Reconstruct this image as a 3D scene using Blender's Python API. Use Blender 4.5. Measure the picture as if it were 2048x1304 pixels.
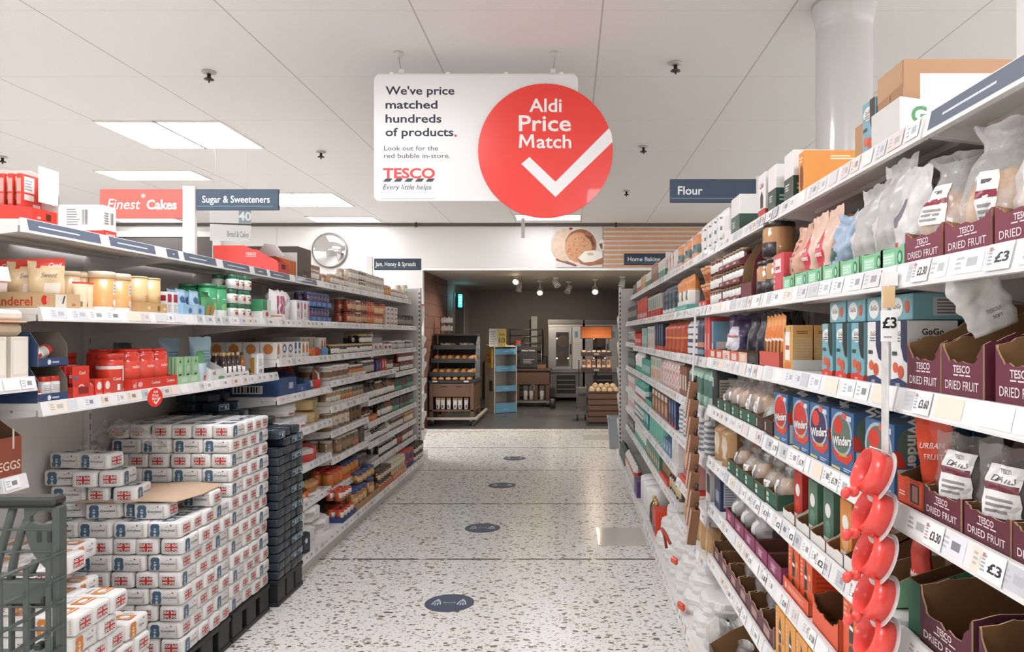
import bpy, math, random
from mathutils import Vector, Matrix, noise

for _o in list(bpy.data.objects):
    bpy.data.objects.remove(_o)
SC = bpy.context.scene
COL = SC.collection
RND = random.Random(7)
PI = math.pi

# ------------------------------------------------------------------ camera, exposure
FPX, VX, VY, CH = 1480.0, 1140.0, 668.0, 1.5
cam_data = bpy.data.cameras.new('camera')
cam = bpy.data.objects.new('camera', cam_data)
COL.objects.link(cam)
cam.location = (0, 0, CH)
cam.rotation_euler = (PI / 2, 0, 0)
cam_data.sensor_width = 36.0
cam_data.lens = 36.0 * FPX / 2048.0
cam_data.shift_x = -(VX - 1024.0) / 2048.0
cam_data.shift_y = (VY - 652.0) / 2048.0
cam_data.clip_end = 100
SC.camera = cam
SC.view_settings.view_transform = 'Standard'
SC.view_settings.look = 'None'
SC.view_settings.gamma = 1.0
SC.view_settings.exposure = 0.82
SC.view_settings.use_curve_mapping = False
SC.cycles.max_bounces = 7
SC.cycles.diffuse_bounces = 4
SC.cycles.glossy_bounces = 3
SC.cycles.transparent_max_bounces = 14
SC.cycles.use_denoising = True

world = bpy.data.worlds.new('world')
SC.world = world
world.use_nodes = True
world.node_tree.nodes['Background'].inputs[0].default_value = (0.96, 0.98, 1.0, 1)
world.node_tree.nodes['Background'].inputs[1].default_value = 1.12

LIGHT_STRENGTH = 12.5          # the ceiling light panels
LIGHT_CELLS = [                # x0, x1, y0, y1, label
    (-3.905, -3.425, 6.09, 6.93, 'near half of the twin square ceiling light over the sweetener shelves'),
    (-3.405, -2.885, 6.09, 6.93, 'aisle-side half of the twin square ceiling light over the sweetener shelves'),
    (-5.08, -4.06, 7.92, 8.36, 'narrow ceiling light seen above the red cakes sign'),
    (-3.935, -3.46, 9.18, 10.1, 'far half of the twin ceiling light beside the navy sugar sign'),
    (-3.44, -2.96, 9.18, 10.1, 'aisle-side half of the twin ceiling light beside the navy sugar sign'),
    (-3.93, -2.95, 11.02, 11.5, 'narrow ceiling light close to the back wall, above the round mirror'),
    (-0.80, 0.15, 10.85, 11.3, 'narrow ceiling light glowing behind the bottom of the red round sign'),
    (-6.95, -6.0, 11.0, 11.5, 'narrow ceiling light glimpsed below the red cakes sign'),
    (-1.845, -0.87, 2.3, 3.1, 'unseen ceiling light added over the near end of the aisle'),  # added above the frame to light the shelf fronts from overhead
    (0.22, 1.17, -0.6, 0.3, 'unseen ceiling light added just behind the viewer'),  # added out of view, set sideways to balance light on both shelf runs
    (-0.80, 0.15, -3.6, -2.8, 'unseen ceiling light added well behind the viewer'),  # extra panel put in behind the camera to brighten the aisle
    (-3.905, -2.885, 2.4, 3.2, 'ceiling light over the sugar stacks'),
    (-3.905, -2.885, -0.6, 0.3, 'ceiling light over the shelves behind the viewer'),
    (2.2, 3.2, -0.6, 0.3, 'ceiling light beyond the dried fruit shelves'),
]


def at(px, py, X=None, Y=None, Z=None):
    """the point of the place that the photograph shows at a pixel, on the plane X, Y or Z = given"""
    a, b = (px - VX) / FPX, (VY - py) / FPX
    if Y is None:
        Y = X / a if X is not None else (Z - CH) / b
    return Vector((a * Y, Y, CH + b * Y))


# ------------------------------------------------------------------ materials
def lin(h):
    h = h.lstrip('#')
    out = []
    for i in (0, 2, 4):
        c = int(h[i:i + 2], 16) / 255.0
        out.append(c / 12.92 if c <= 0.04045 else ((c + 0.055) / 1.055) ** 2.4)
    return (*out, 1.0)


_mats = {}


def mat(h, rough=0.5, metal=0.0, coat=0.0, emit=0.0, vary=0.0, scale=30.0, bump=0.0):
    key = (h, rough, metal, coat, emit, vary, scale, bump)
    if key in _mats:
        return _mats[key]
    m = bpy.data.materials.new('m_' + h.lstrip('#'))
    m.use_nodes = True
    nt = m.node_tree
    b = nt.nodes['Principled BSDF']
    c = lin(h)
    b.inputs['Base Color'].default_value = c
    b.inputs['Roughness'].default_value = rough
    b.inputs['Metallic'].default_value = metal
    b.inputs['Coat Weight'].default_value = coat
    if emit:
        b.inputs['Emission Color'].default_value = c
        b.inputs['Emission Strength'].default_value = emit
    if vary or bump:
        tc = nt.nodes.new('ShaderNodeTexCoord')
        n = nt.nodes.new('ShaderNodeTexNoise')
        n.inputs['Scale'].default_value = scale
        n.inputs['Detail'].default_value = 4
        nt.links.new(tc.outputs['Object'], n.inputs['Vector'])
        if vary:
            mix = nt.nodes.new('ShaderNodeMix')
            mix.data_type = 'RGBA'
            mix.inputs[6].default_value = tuple(max(0, x * (1 - vary)) for x in c[:3]) + (1,)
            mix.inputs[7].default_value = tuple(min(1, x * (1 + vary)) for x in c[:3]) + (1,)
            nt.links.new(n.outputs['Fac'], mix.inputs[0])
            nt.links.new(mix.outputs[2], b.inputs['Base Color'])
        if bump:
            bp = nt.nodes.new('ShaderNodeBump')
            bp.inputs['Strength'].default_value = bump
            bp.inputs['Distance'].default_value = 0.004
            nt.links.new(n.outputs['Fac'], bp.inputs['Height'])
            nt.links.new(bp.outputs['Normal'], b.inputs['Normal'])
    _mats[key] = m
    return m


def film(h='#f4f4f2', alpha=0.45, rough=0.25):
    key = ('film', h, alpha, rough)
    if key in _mats:
        return _mats[key]
    m = bpy.data.materials.new('film_' + h.lstrip('#'))
    m.use_nodes = True
    nt = m.node_tree
    b = nt.nodes['Principled BSDF']
    b.inputs['Base Color'].default_value = lin(h)
    b.inputs['Roughness'].default_value = rough
    b.inputs['Coat Weight'].default_value = 0.4
    n = nt.nodes.new('ShaderNodeTexNoise')
    n.inputs['Scale'].default_value = 14
    n.inputs['Detail'].default_value = 5
    tc = nt.nodes.new('ShaderNodeTexCoord')
    nt.links.new(tc.outputs['Object'], n.inputs['Vector'])
    mr = nt.nodes.new('ShaderNodeMapRange')
    mr.inputs[1].default_value = 0.3
    mr.inputs[2].default_value = 0.7
    mr.inputs[3].default_value = max(0.05, alpha - 0.22)
    mr.inputs[4].default_value = min(1, alpha + 0.22)
    nt.links.new(n.outputs['Fac'], mr.inputs[0])
    nt.links.new(mr.outputs[0], b.inputs['Alpha'])
    _mats[key] = m
    return m


def glass(h='#e8eeee', alpha=0.28):
    return film(h, alpha, 0.06)


CARD = '#9d7a58'


def card(h=CARD):
    return mat(h, 0.85, vary=0.08, scale=25, bump=0.05)


def col(c):
    """colour string or material -> material (satin printed card)"""
    return mat(c, 0.42, coat=0.12) if isinstance(c, str) else c


# ------------------------------------------------------------------ text as flat polygons
_font_ob = None
_txt = {}


def text_poly(s, bold=0.0, shear=0.0):
    """(verts2d, faces, width, height) of a line of text, 1 unit tall capitals, origin at its centre"""
    key = (s, bold, shear)
    if key in _txt:
        return _txt[key]
    cu = bpy.data.curves.new('txt', 'FONT')
    cu.body = s
    cu.resolution_u = 3
    cu.offset = bold
    cu.shear = shear
    cu.size = 1.0
    ob = bpy.data.objects.new('txt', cu)
    COL.objects.link(ob)
    dg = bpy.context.evaluated_depsgraph_get()
    dg.update()
    me = bpy.data.meshes.new_from_object(ob.evaluated_get(dg))
    vs = [(v.co.x, v.co.y) for v in me.vertices]
    fs = [tuple(p.vertices) for p in me.polygons]
    bpy.data.objects.remove(ob)
    bpy.data.curves.remove(cu)
    bpy.data.meshes.remove(me)
    if not vs:
        vs, fs = [(0, 0), (0.01, 0), (0, 0.01)], [(0, 1, 2)]
    x0, x1 = min(v[0] for v in vs), max(v[0] for v in vs)
    k = 1.0 / 0.72
    vs = [((v[0] - (x0 + x1) / 2) * k, (v[1] - 0.36) * k) for v in vs]
    _txt[key] = (vs, fs, (x1 - x0) * k, 1.0)
    return _txt[key]


# ------------------------------------------------------------------ mesh builder
class MB:
    def __init__(self):
        self.v, self.f, self.m, self.s, self.mats = [], [], [], [], []

    def mi(self, m):
        m = col(m)
        if m not in self.mats:
            self.mats.append(m)
        return self.mats.index(m)

    def add(self, vs, fs, m, smooth=False, M=None):
        b = len(self.v)
        self.v += [tuple(M @ Vector(p)) if M is not None else tuple(p) for p in vs]
        single = not isinstance(m, (list, tuple))
        k = self.mi(m) if single else None
        for i, f in enumerate(fs):
            self.f.append(tuple(b + j for j in f))
            self.m.append(k if single else self.mi(m[i]))
            self.s.append(smooth)

    def poly(self, pts, m):
        self.add(pts, [tuple(range(len(pts)))], m)

    def box(self, x0, x1, y0, y1, z0, z1, m, ch=0.0015, M=None, **side):
        """chamfered box; side colours by F B L R T D"""
        ch = min(ch, (x1 - x0) * .3, (y1 - y0) * .3, (z1 - z0) * .3)
        lo, hi = (x0, y0, z0), (x1, y1, z1)
        idx, vs = {}, []
        for sx in (0, 1):
            for sy in (0, 1):
                for sz in (0, 1):
                    s = (sx, sy, sz)
                    for ax in range(3):      # the vertex lies on the face normal to ax
                        p = []
                        for k in range(3):
                            e = hi[k] if s[k] else lo[k]
                            p.append(e if k == ax else e + (-ch if s[k] else ch))
                        idx[s, ax] = len(vs)
                        vs.append(p)
        fs, ms = [], []
        names = {(0, 0): 'L', (0, 1): 'R', (1, 0): 'F', (1, 1): 'B', (2, 0): 'D', (2, 1): 'T'}
        for ax in range(3):
            a, b = [k for k in range(3) if k != ax]
            for e in (0, 1):
                q = []
                for (i, j) in ((0, 0), (1, 0), (1, 1), (0, 1)):
                    s = [0, 0, 0]
                    s[ax], s[a], s[b] = e, i, j
                    q.append(idx[tuple(s), ax])
                if (e == 1) == (ax == 1):
                    q = q[::-1]
                fs.append(tuple(q))
                ms.append(side.get(names[ax, e], m))
        for ax in range(3):                  # edges along ax
            a, b = [k for k in range(3) if k != ax]
            for i in (0, 1):
                for j in (0, 1):
                    s0, s1 = [0, 0, 0], [0, 0, 0]
                    s0[a] = s1[a] = i
                    s0[b] = s1[b] = j
                    s1[ax] = 1
                    s0, s1 = tuple(s0), tuple(s1)
                    fs.append((idx[s0, a], idx[s1, a], idx[s1, b], idx[s0, b]))
                    ms.append(m)
        for sx in (0, 1):
            for sy in (0, 1):
                for sz in (0, 1):
                    s = (sx, sy, sz)
                    fs.append((idx[s, 0], idx[s, 1], idx[s, 2]))
                    ms.append(m)
        self.add(vs, fs, ms, M=M)

    def lathe(self, prof, ms, seg=16, cx=0, cy=0, sx=1.0, sy=1.0, cap=True, M=None, smooth=True):
        """prof: [(r, z)], ms: one material or one per band"""
        n = len(prof)
        vs = [(cx + r * sx * math.cos(2 * PI * k / seg), cy + r * sy * math.sin(2 * PI * k / seg), z) for r, z in prof for k in range(seg)]
        fs, mm = [], []
        one = not isinstance(ms, (list, tuple))
        for i in range(n - 1):
            for k in range(seg):
                k2 = (k + 1) % seg
                fs.append((i * seg + k, i * seg + k2, (i + 1) * seg + k2, (i + 1) * seg + k))
                q = ms if one else ms[min(i, len(ms) - 1)]
                if isinstance(q, tuple):             # (front label, elsewhere)
                    q = q[0] if math.sin(2 * PI * (k + .5) / seg) < -.3 else q[1]
                mm.append(q)
        self.add(vs, fs, mm, smooth=smooth, M=M)
        if cap:
            b = len(self.v) - len(vs)
            for i, rev in ((0, True), (n - 1, False)):
                if prof[i][0] > 1e-5:
                    f = [b + i * seg + k for k in range(seg)]
                    self.f.append(tuple(f[::-1] if rev else f))
                    self.m.append(self.mi(ms if one else ms[0 if rev else -1]))
                    self.s.append(False)

    def tube(self, pts, r, m, seg=8, closed=False):
        pts = [Vector(p) for p in pts]
        n = len(pts)
        vs = []
        for i, p in enumerate(pts):
            a = pts[(i - 1) % n] if (closed or i) else p
            c = pts[(i + 1) % n] if (closed or i < n - 1) else p
            t = (c - a).normalized()
            u = t.cross(Vector((0, 0, 1)))
            if u.length < 1e-3:
                u = t.cross(Vector((1, 0, 0)))
            u.normalize()
            w = t.cross(u)
            rr = r[i] if isinstance(r, (list, tuple)) else r
            vs += [p + (u * math.cos(2 * PI * k / seg) + w * math.sin(2 * PI * k / seg)) * rr for k in range(seg)]
        fs = []
        for i in range(n if closed else n - 1):
            j = (i + 1) % n
            for k in range(seg):
                k2 = (k + 1) % seg
                fs.append((i * seg + k, i * seg + k2, j * seg + k2, j * seg + k))
        if not closed:
            fs.append(tuple(range(seg))[::-1])
            fs.append(tuple((n - 1) * seg + k for k in range(seg)))
        self.add(vs, fs, m, smooth=True)

    def panel(self, pts, o, u, v, th, m, m_in=None, m_edge=None):
        """a flat outline (2-D pts in the frame o,u,v) given the thickness th along u x v, outer face at th"""
        o, u, v = Vector(o), Vector(u), Vector(v)
        n = u.cross(v).normalized()
        k = len(pts)
        a = [o + u * p[0] + v * p[1] for p in pts]
        b = [q + n * th for q in a]
        fs = [tuple(range(k))[::-1], tuple(range(k, 2 * k))]
        ms = [m_in or m, m]
        for i in range(k):
            j = (i + 1) % k
            fs.append((i, j, k + j, k + i))
            ms.append(m_edge or m_in or m)
        self.add(a + b, fs, ms)

    # ---- printing on faces: face(s, t, off) -> point, s and t in metres from the face's lower corner
    def art(self, face, W, H, ops, off=0.0004, curved=False):
        for op in ops:
            k = op[0]
            off += 0.00007
            if k == 'r':
                x0, y0, x1, y1 = op[1] * W, op[2] * H, op[3] * W, op[4] * H
                self._patch(face, x0, y0, x1, y1, op[5], off, curved)
            elif k == 'e':
                cx, cy, rx, ry = op[1] * W, op[2] * H, op[3] * W, op[4] * H
                n = 20
                ring = [face(cx + rx * math.cos(2 * PI * i / n), cy + ry * math.sin(2 * PI * i / n), off) for i in range(n)]
                if curved:
                    mid = [face(cx + .5 * rx * math.cos(2 * PI * i / n), cy + .5 * ry * math.sin(2 * PI * i / n), off) for i in range(n)]
                    vs = ring + mid + [face(cx, cy, off)]
                    fs = [(i, (i + 1) % n, n + (i + 1) % n, n + i) for i in range(n)] + [(n + i, n + (i + 1) % n, 2 * n) for i in range(n)]
                    self.add(vs, fs, op[5])
                else:
                    self.poly(ring, op[5])
            elif k == 'p':
                self.poly([face(x * W, y * H, off) for x, y in op[1]], op[2])
            elif k == 't':
                s, cx, cy, size, c = op[1:6]
                bold = op[6] if len(op) > 6 else 0.02
                shear = op[7] if len(op) > 7 else 0.0
                rot = op[8] if len(op) > 8 else 0.0
                fit = op[9] if len(op) > 9 else None
                vs, fs, w, h = text_poly(s, bold, shear)
                z = size * H
                xs = 1.0 if fit is None else fit * W / (w * z)
                cr, sr = math.cos(rot), math.sin(rot)
                pts = []
                for x, y in vs:
                    x, y = x * z * xs, y * z
                    pts.append(face(cx * W + x * cr - y * sr, cy * H + x * sr + y * cr, off))
                self.add(pts, fs, c)
            elif k == 'l':                    # rows of small print
                x0, y0, x1, y1, n, c = op[1:7]
                rr = random.Random(int(x0 * 999 + y0 * 77 + n))
                for i in range(n):
                    yy = y0 + (y1 - y0) * (i + .2) / n
                    x2 = x0 + (x1 - x0) * rr.uniform(.65, 1)
                    self._patch(face, x0 * W, yy * H, x2 * W, (yy + (y1 - y0) / n * .5) * H, c, off, curved)
            elif k == 'b':                    # barcode
                x0, y0, x1, y1 = op[1:5]
                self._patch(face, x0 * W, y0 * H, x1 * W, y1 * H, '#e6e4e0', off, curved)
                off += 0.00018
                rr = random.Random(5)
                x = x0 + (x1 - x0) * .08
                while x < x1 - (x1 - x0) * .1:
                    w = (x1 - x0) * rr.uniform(.02, .07)
                    self._patch(face, x * W, (y0 + (y1 - y0) * .15) * H, (x + w) * W, (y1 - (y1 - y0) * .1) * H, '#222222', off, False)
                    x += w + (x1 - x0) * rr.uniform(.03, .06)

    def _patch(self, face, x0, y0, x1, y1, c, off, curved):
        n = 7 if curved else 1
        vs = [face(x0 + (x1 - x0) * i / n, y0 + (y1 - y0) * j / n, off) for j in range(n + 1) for i in range(n + 1)]
        fs = [(j * (n + 1) + i, j * (n + 1) + i + 1, (j + 1) * (n + 1) + i + 1, (j + 1) * (n + 1) + i) for j in range(n) for i in range(n)]
        self.add(vs, fs, c)

    def mesh(self, name):
        me = bpy.data.meshes.new(name)
        me.from_pydata(self.v, [], self.f)
        for m in self.mats:
            me.materials.append(m)
        me.polygons.foreach_set('material_index', self.m)
        me.polygons.foreach_set('use_smooth', self.s)
        me.update()
        return me


def plane_face(o, u, v, n=None):
    o, u, v = Vector(o), Vector(u), Vector(v)
    n = Vector(n) if n is not None else u.cross(v).normalized()
    return lambda s, t, off: o + u * s + v * t + n * off


# ------------------------------------------------------------------ objects
_labels = {}


def tag(o, label, cat, group=None, kind=None):
    if label is not None:
        o['label'] = label
    if cat is not None:
        o['category'] = cat
    if group:
        o['group'] = group
    if kind:
        o['kind'] = kind
    return o


def obj(name, mb, parent=None, loc=None, rz=0.0):
    me = mb.mesh(name) if isinstance(mb, MB) else mb
    o = bpy.data.objects.new(name, me)
    COL.objects.link(o)
    if parent is not None:
        o.parent = parent
    if loc is not None:
        o.location = loc
    o.rotation_euler = (0, 0, rz)
    return o


def empty(name, loc, rz=0.0, label=None, cat=None, group=None):
    o = bpy.data.objects.new(name, None)
    o.empty_display_size = .05
    COL.objects.link(o)
    o.location = loc
    o.rotation_euler = (0, 0, rz)
    tag(o, label, cat, group)
    return o


def struct(name, mb):
    o = obj(name, mb)
    o['kind'] = 'structure'
    return o


class T:
    """a kind of product: its meshes, sizes and words; front face on local y = 0, width along x"""

    def __init__(self, name, mb, w, d, h, cat, parts=(), words=None):
        self.name, self.w, self.d, self.h, self.cat = name, w, d, h, cat
        self.me = mb.mesh(name)
        self.parts = [(n, b.mesh(n)) for n, b in parts]
        self.words = words

    def put(self, loc, rz, label, group=None, rot=None, scale=None, name=None):
        o = obj(name or self.name, self.me, loc=loc, rz=rz)
        if rot is not None:
            o.rotation_euler = rot
        if scale is not None:
            o.scale = scale
        for n, me in self.parts:
            obj(n, me, parent=o)
        tag(o, label, self.cat, group)
        return o


_ONES = 'zero first second third fourth fifth sixth seventh eighth ninth tenth eleventh twelfth thirteenth fourteenth fifteenth sixteenth seventeenth eighteenth nineteenth'.split()
_TENS = {2: 'twent', 3: 'thirt', 4: 'fort', 5: 'fift', 6: 'sixt', 7: 'sevent'}


def nth(n):
    if n < 20:
        return _ONES[n]
    t, r = divmod(n, 10)
    return _TENS[t] + ('ieth' if r == 0 else 'y-' + _ONES[r])


def label_of(words, *bits):
    s = ', '.join([words] + [b for b in bits if b])
    _labels[s] = _labels.get(s, 0) + 1
    return s
# ================================================================== the room
CEIL = 3.25
WALL_Y, LINTEL = 11.7, 2.51
BACK_Y = 17.3


def nodes_of(name):
    m = bpy.data.materials.new(name)
    m.use_nodes = True
    nt = m.node_tree
    return m, nt, nt.nodes['Principled BSDF']


def N(nt, kind, **kw):
    n = nt.nodes.new(kind)
    for k, v in kw.items():
        setattr(n, k, v)
    return n


def mth(nt, op, a, b=None, c=None):
    n = nt.nodes.new('ShaderNodeMath')
    n.operation = op
    for i, x in enumerate((a, b, c)):
        if x is None:
            continue
        if isinstance(x, (int, float)):
            n.inputs[i].default_value = x
        else:
            nt.links.new(x, n.inputs[i])
    return n.outputs[0]


def mixc(nt, f, a, b):
    n = nt.nodes.new('ShaderNodeMix')
    n.data_type = 'RGBA'
    if isinstance(f, (int, float)):
        n.inputs[0].default_value = f
    else:
        nt.links.new(f, n.inputs[0])
    for i, x in ((6, a), (7, b)):
        if isinstance(x, (tuple, list)):
            n.inputs[i].default_value = x
        elif isinstance(x, str):
            n.inputs[i].default_value = lin(x)
        else:
            nt.links.new(x, n.inputs[i])
    return n.outputs[2]


def line_mask(nt, coord, start, period, half):
    """1 within half of start + k * period"""
    a = mth(nt, 'SUBTRACT', coord, start - period / 2)
    a = mth(nt, 'FLOORED_MODULO', a, period)
    a = mth(nt, 'ABSOLUTE', mth(nt, 'SUBTRACT', a, period / 2))
    return mth(nt, 'LESS_THAN', a, half)


def terrazzo():
    m, nt, b = nodes_of('terrazzo')
    L = nt.links.new
    tc = N(nt, 'ShaderNodeTexCoord')
    sep = N(nt, 'ShaderNodeSeparateXYZ')
    L(tc.outputs['Object'], sep.inputs[0])
    dn = N(nt, 'ShaderNodeTexNoise')
    dn.inputs['Scale'].default_value = 30
    L(tc.outputs['Object'], dn.inputs['Vector'])
    vm = N(nt, 'ShaderNodeVectorMath', operation='MULTIPLY_ADD')
    L(dn.outputs['Color'], vm.inputs[0])
    vm.inputs[1].default_value = (0.035, 0.035, 0)
    L(tc.outputs['Object'], vm.inputs[2])
    base = N(nt, 'ShaderNodeTexNoise')
    base.inputs['Scale'].default_value = 1.3
    L(tc.outputs['Object'], base.inputs['Vector'])
    c = mixc(nt, base.outputs['Fac'], '#ece8e1', '#f3f0ea')
    for sc, th, keep, ca, cb, sx in ((22, .28, .34, '#66594a', '#998a76', .8), (34, .29, .34, '#82766a', '#b0a392', .9), (60, .34, .45, '#a39a8e', '#c0b8ac', 1)):
        mp = N(nt, 'ShaderNodeMapping')
        mp.inputs['Scale'].default_value = (sx, 1.25, 1)
        L(vm.outputs[0], mp.inputs[0])
        v = N(nt, 'ShaderNodeTexVoronoi')
        v.inputs['Scale'].default_value = sc
        L(mp.outputs[0], v.inputs['Vector'])
        sc3 = N(nt, 'ShaderNodeSeparateColor')
        L(v.outputs['Color'], sc3.inputs[0])
        t = mth(nt, 'MULTIPLY', mth(nt, 'LESS_THAN', v.outputs['Distance'], th), mth(nt, 'GREATER_THAN', sc3.outputs[0], keep))
        chip = mixc(nt, sc3.outputs[1], ca, cb)
        c = mixc(nt, t, c, chip)
    lx = line_mask(nt, sep.outputs[0], 0.01, 0.2735, 0.0022)
    c = mixc(nt, mth(nt, 'MULTIPLY', lx, .75), c, '#e6e2da')
    ly2 = line_mask(nt, sep.outputs[1], 4.93, 0.2735, 0.0016)
    c = mixc(nt, mth(nt, 'MULTIPLY', ly2, .35), c, '#e6e2da')
    jn = N(nt, 'ShaderNodeTexNoise')
    jn.inputs['Scale'].default_value = 9
    L(tc.outputs['Object'], jn.inputs['Vector'])
    ly = line_mask(nt, sep.outputs[1], 4.93, 1.61, 0.014)
    c = mixc(nt, mth(nt, 'MULTIPLY', ly, mth(nt, 'GREATER_THAN', jn.outputs['Fac'], .38)), c, '#5f5144')
    L(c, b.inputs['Base Color'])
    b.inputs['Roughness'].default_value = 0.24
    b.inputs['Specular IOR Level'].default_value = 0.5
    return m


def ceiling_mat():
    m, nt, b = nodes_of('ceiling')
    L = nt.links.new
    tc = N(nt, 'ShaderNodeTexCoord')
    sep = N(nt, 'ShaderNodeSeparateXYZ')
    L(tc.outputs['Object'], sep.inputs[0])
    n = N(nt, 'ShaderNodeTexNoise')
    n.inputs['Scale'].default_value = 60
    n.inputs['Detail'].default_value = 6
    L(tc.outputs['Object'], n.inputs['Vector'])
    c = mixc(nt, n.outputs['Fac'], '#e2deda', '#ece8e4')
    lx = line_mask(nt, sep.outputs[0], -0.845, 1.02, 0.0045)
    c = mixc(nt, mth(nt, 'MULTIPLY', lx, .6), c, '#8d857b')
    ly = line_mask(nt, sep.outputs[1], 4.0, 1.03, 0.003)
    c = mixc(nt, mth(nt, 'MULTIPLY', ly, .28), c, '#a29a90')
    L(c, b.inputs['Base Color'])
    b.inputs['Roughness'].default_value = 0.6
    return m


# floor, bakery floor
mb = MB()
mb.add([(-12, -8, 0), (7, -8, 0), (7, 11.68, 0), (-12, 11.68, 0)], [(0, 1, 2, 3)], terrazzo())
mb.add([(-12, -8, 0), (7, -8, 0), (7, 18, -.1), (-12, 18, -.1)], [(3, 2, 1, 0)], '#777777')
struct('floor', mb)
mb = MB()
mb.box(-12, 7, 11.68, 18, -.1, 0.0005, mat('#4b4c4d', .35, vary=.25, scale=2.5), ch=0)
struct('floor_bakery', mb)
# ceiling with real openings is not needed: the light panels hang just under it
mb = MB()
mb.box(-12, 7, -8, 11.72, CEIL, CEIL + .15, ceiling_mat(), ch=0)
struct('ceiling', mb)
mb = MB()
mb.box(-2.36, 3.4, 11.8, 17.4, 2.51, 2.6, mat('#b9aea0', .7), ch=0)
struct('ceiling_bakery', mb)
# back wall with its wide opening
WHITE = mat('#dedad4', .55, vary=.03, scale=3)
mb = MB()
mb.box(-12, -2.33, WALL_Y, WALL_Y + .12, 0, CEIL, WHITE, ch=0)
mb.box(-2.33, 7, WALL_Y, WALL_Y + .12, LINTEL, CEIL, WHITE, ch=0)
mb.box(3.2, 7, WALL_Y, WALL_Y + .12, 0, LINTEL, WHITE, ch=0)
struct('wall_back', mb)
mb = MB()
mb.box(-12, 7, WALL_Y - .03, WALL_Y, CEIL - .05, CEIL - .005, '#5b5149')
struct('trim_1', mb)
mb = MB()
mb.box(-2.33, 3.2, WALL_Y - .012, WALL_Y + .005, LINTEL - .004, LINTEL + .03, '#f1eee9')
struct('trim_2', mb)
mb = MB()
mb.box(-12, 7, -8.15, -8, 0, CEIL, WHITE, ch=0)
struct('wall_front', mb)


# brick side wall of the bakery
def brick_mat():
    m, nt, b = nodes_of('brick')
    L = nt.links.new
    tc = N(nt, 'ShaderNodeTexCoord')
    mp = N(nt, 'ShaderNodeMapping')
    mp.inputs['Rotation'].default_value = (0, PI / 2, PI / 2)
    sep = N(nt, 'ShaderNodeSeparateXYZ')
    L(tc.outputs['Object'], sep.inputs[0])
    cmb = N(nt, 'ShaderNodeCombineXYZ')
    L(sep.outputs[1], cmb.inputs[0])
    L(sep.outputs[2], cmb.inputs[1])
    br = N(nt, 'ShaderNodeTexBrick')
    L(cmb.outputs[0], br.inputs['Vector'])
    br.inputs['Scale'].default_value = 1.0
    br.inputs['Brick Width'].default_value = 0.62
    br.inputs['Row Height'].default_value = 0.2
    br.inputs['Mortar Size'].default_value = 0.007
    br.inputs['Color1'].default_value = lin('#7d5443')
    br.inputs['Color2'].default_value = lin('#6b4537')
    br.inputs['Mortar'].default_value = lin('#35231c')
    n = N(nt, 'ShaderNodeTexNoise')
    n.inputs['Scale'].default_value = 22
    n.inputs['Detail'].default_value = 6
    L(tc.outputs['Object'], n.inputs['Vector'])
    c = mixc(nt, mth(nt, 'MULTIPLY', n.outputs['Fac'], .7), br.outputs['Color'], '#4a3028')
    L(c, b.inputs['Base Color'])
    b.inputs['Roughness'].default_value = .7
    return m


mb = MB()
mb.box(-2.45, -2.331, WALL_Y + .12, 14.1, 0, LINTEL, brick_mat(), ch=0)
struct('wall_left', mb)
mb = MB()
GREYW = mat('#988f85', .6, vary=.05, scale=4)
mb.box(-2.45, -2.33, 14.1, BACK_Y, 0, LINTEL, GREYW, ch=0)
struct('wall_left_bakery', mb)
mb = MB()
mb.box(-2.6, 3.4, BACK_Y, BACK_Y + .1, 0, LINTEL, mat('#6f645b', .6, vary=.05, scale=2), ch=0)
struct('wall_back_bakery', mb)
mb = MB()
mb.box(3.2, 3.4, WALL_Y + .12, BACK_Y, 0, LINTEL, GREYW, ch=0)
struct('wall_right', mb)
mb = MB()                                      # grey door in the side wall of the bakery
mb.box(-2.329, -2.30, 14.75, 14.83, 0, 2.33, '#a09b94')
mb.box(-2.329, -2.30, 16.15, 16.23, 0, 2.33, '#a09b94')
mb.box(-2.329, -2.30, 14.83, 16.15, 2.25, 2.33, '#a09b94')
mb.box(-2.329, -2.315, 14.83, 16.15, 0, 2.25, '#5d5a56')
struct('door_1', mb)
# dark doorway far along the back wall
mb = MB()
mb.box(-7.2, -5.63, WALL_Y - .03, WALL_Y, 0, 3.03, '#57524d')
mb.box(-5.63, -5.5, WALL_Y - .05, WALL_Y, 0, 3.10, '#e4e0da')
mb.box(-7.33, -7.2, WALL_Y - .05, WALL_Y, 0, 3.10, '#e4e0da')
mb.box(-7.33, -5.5, WALL_Y - .05, WALL_Y, 3.03, 3.12, '#e4e0da')
struct('door_2', mb)
# white seams on the back wall
mb = MB()
mb.box(-4.64, -4.625, WALL_Y - .006, WALL_Y, 0, CEIL - .06, '#cfc9c1')
struct('trim_3', mb)
# round column
mb = MB()
COLW = mat('#d0ceca', .16, coat=.3, vary=.02, scale=3)
mb.lathe([(.158, 0), (.158, .06), (.145, .08), (.145, .1), (.145, CEIL - .16), (.145, CEIL - .121), (.146, CEIL - .12), (.15, CEIL - .1), (.165, CEIL - .03), (.165, CEIL)], COLW, seg=48, cx=1.455, cy=3.93)
tag(struct('column', mb), None, None)
mb = MB()
mb.box(1.30, 1.6, 2.1, 2.16, 2.2, CEIL, mat('#efecea', .4), ch=.005)
struct('column_boxed', mb)

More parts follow.
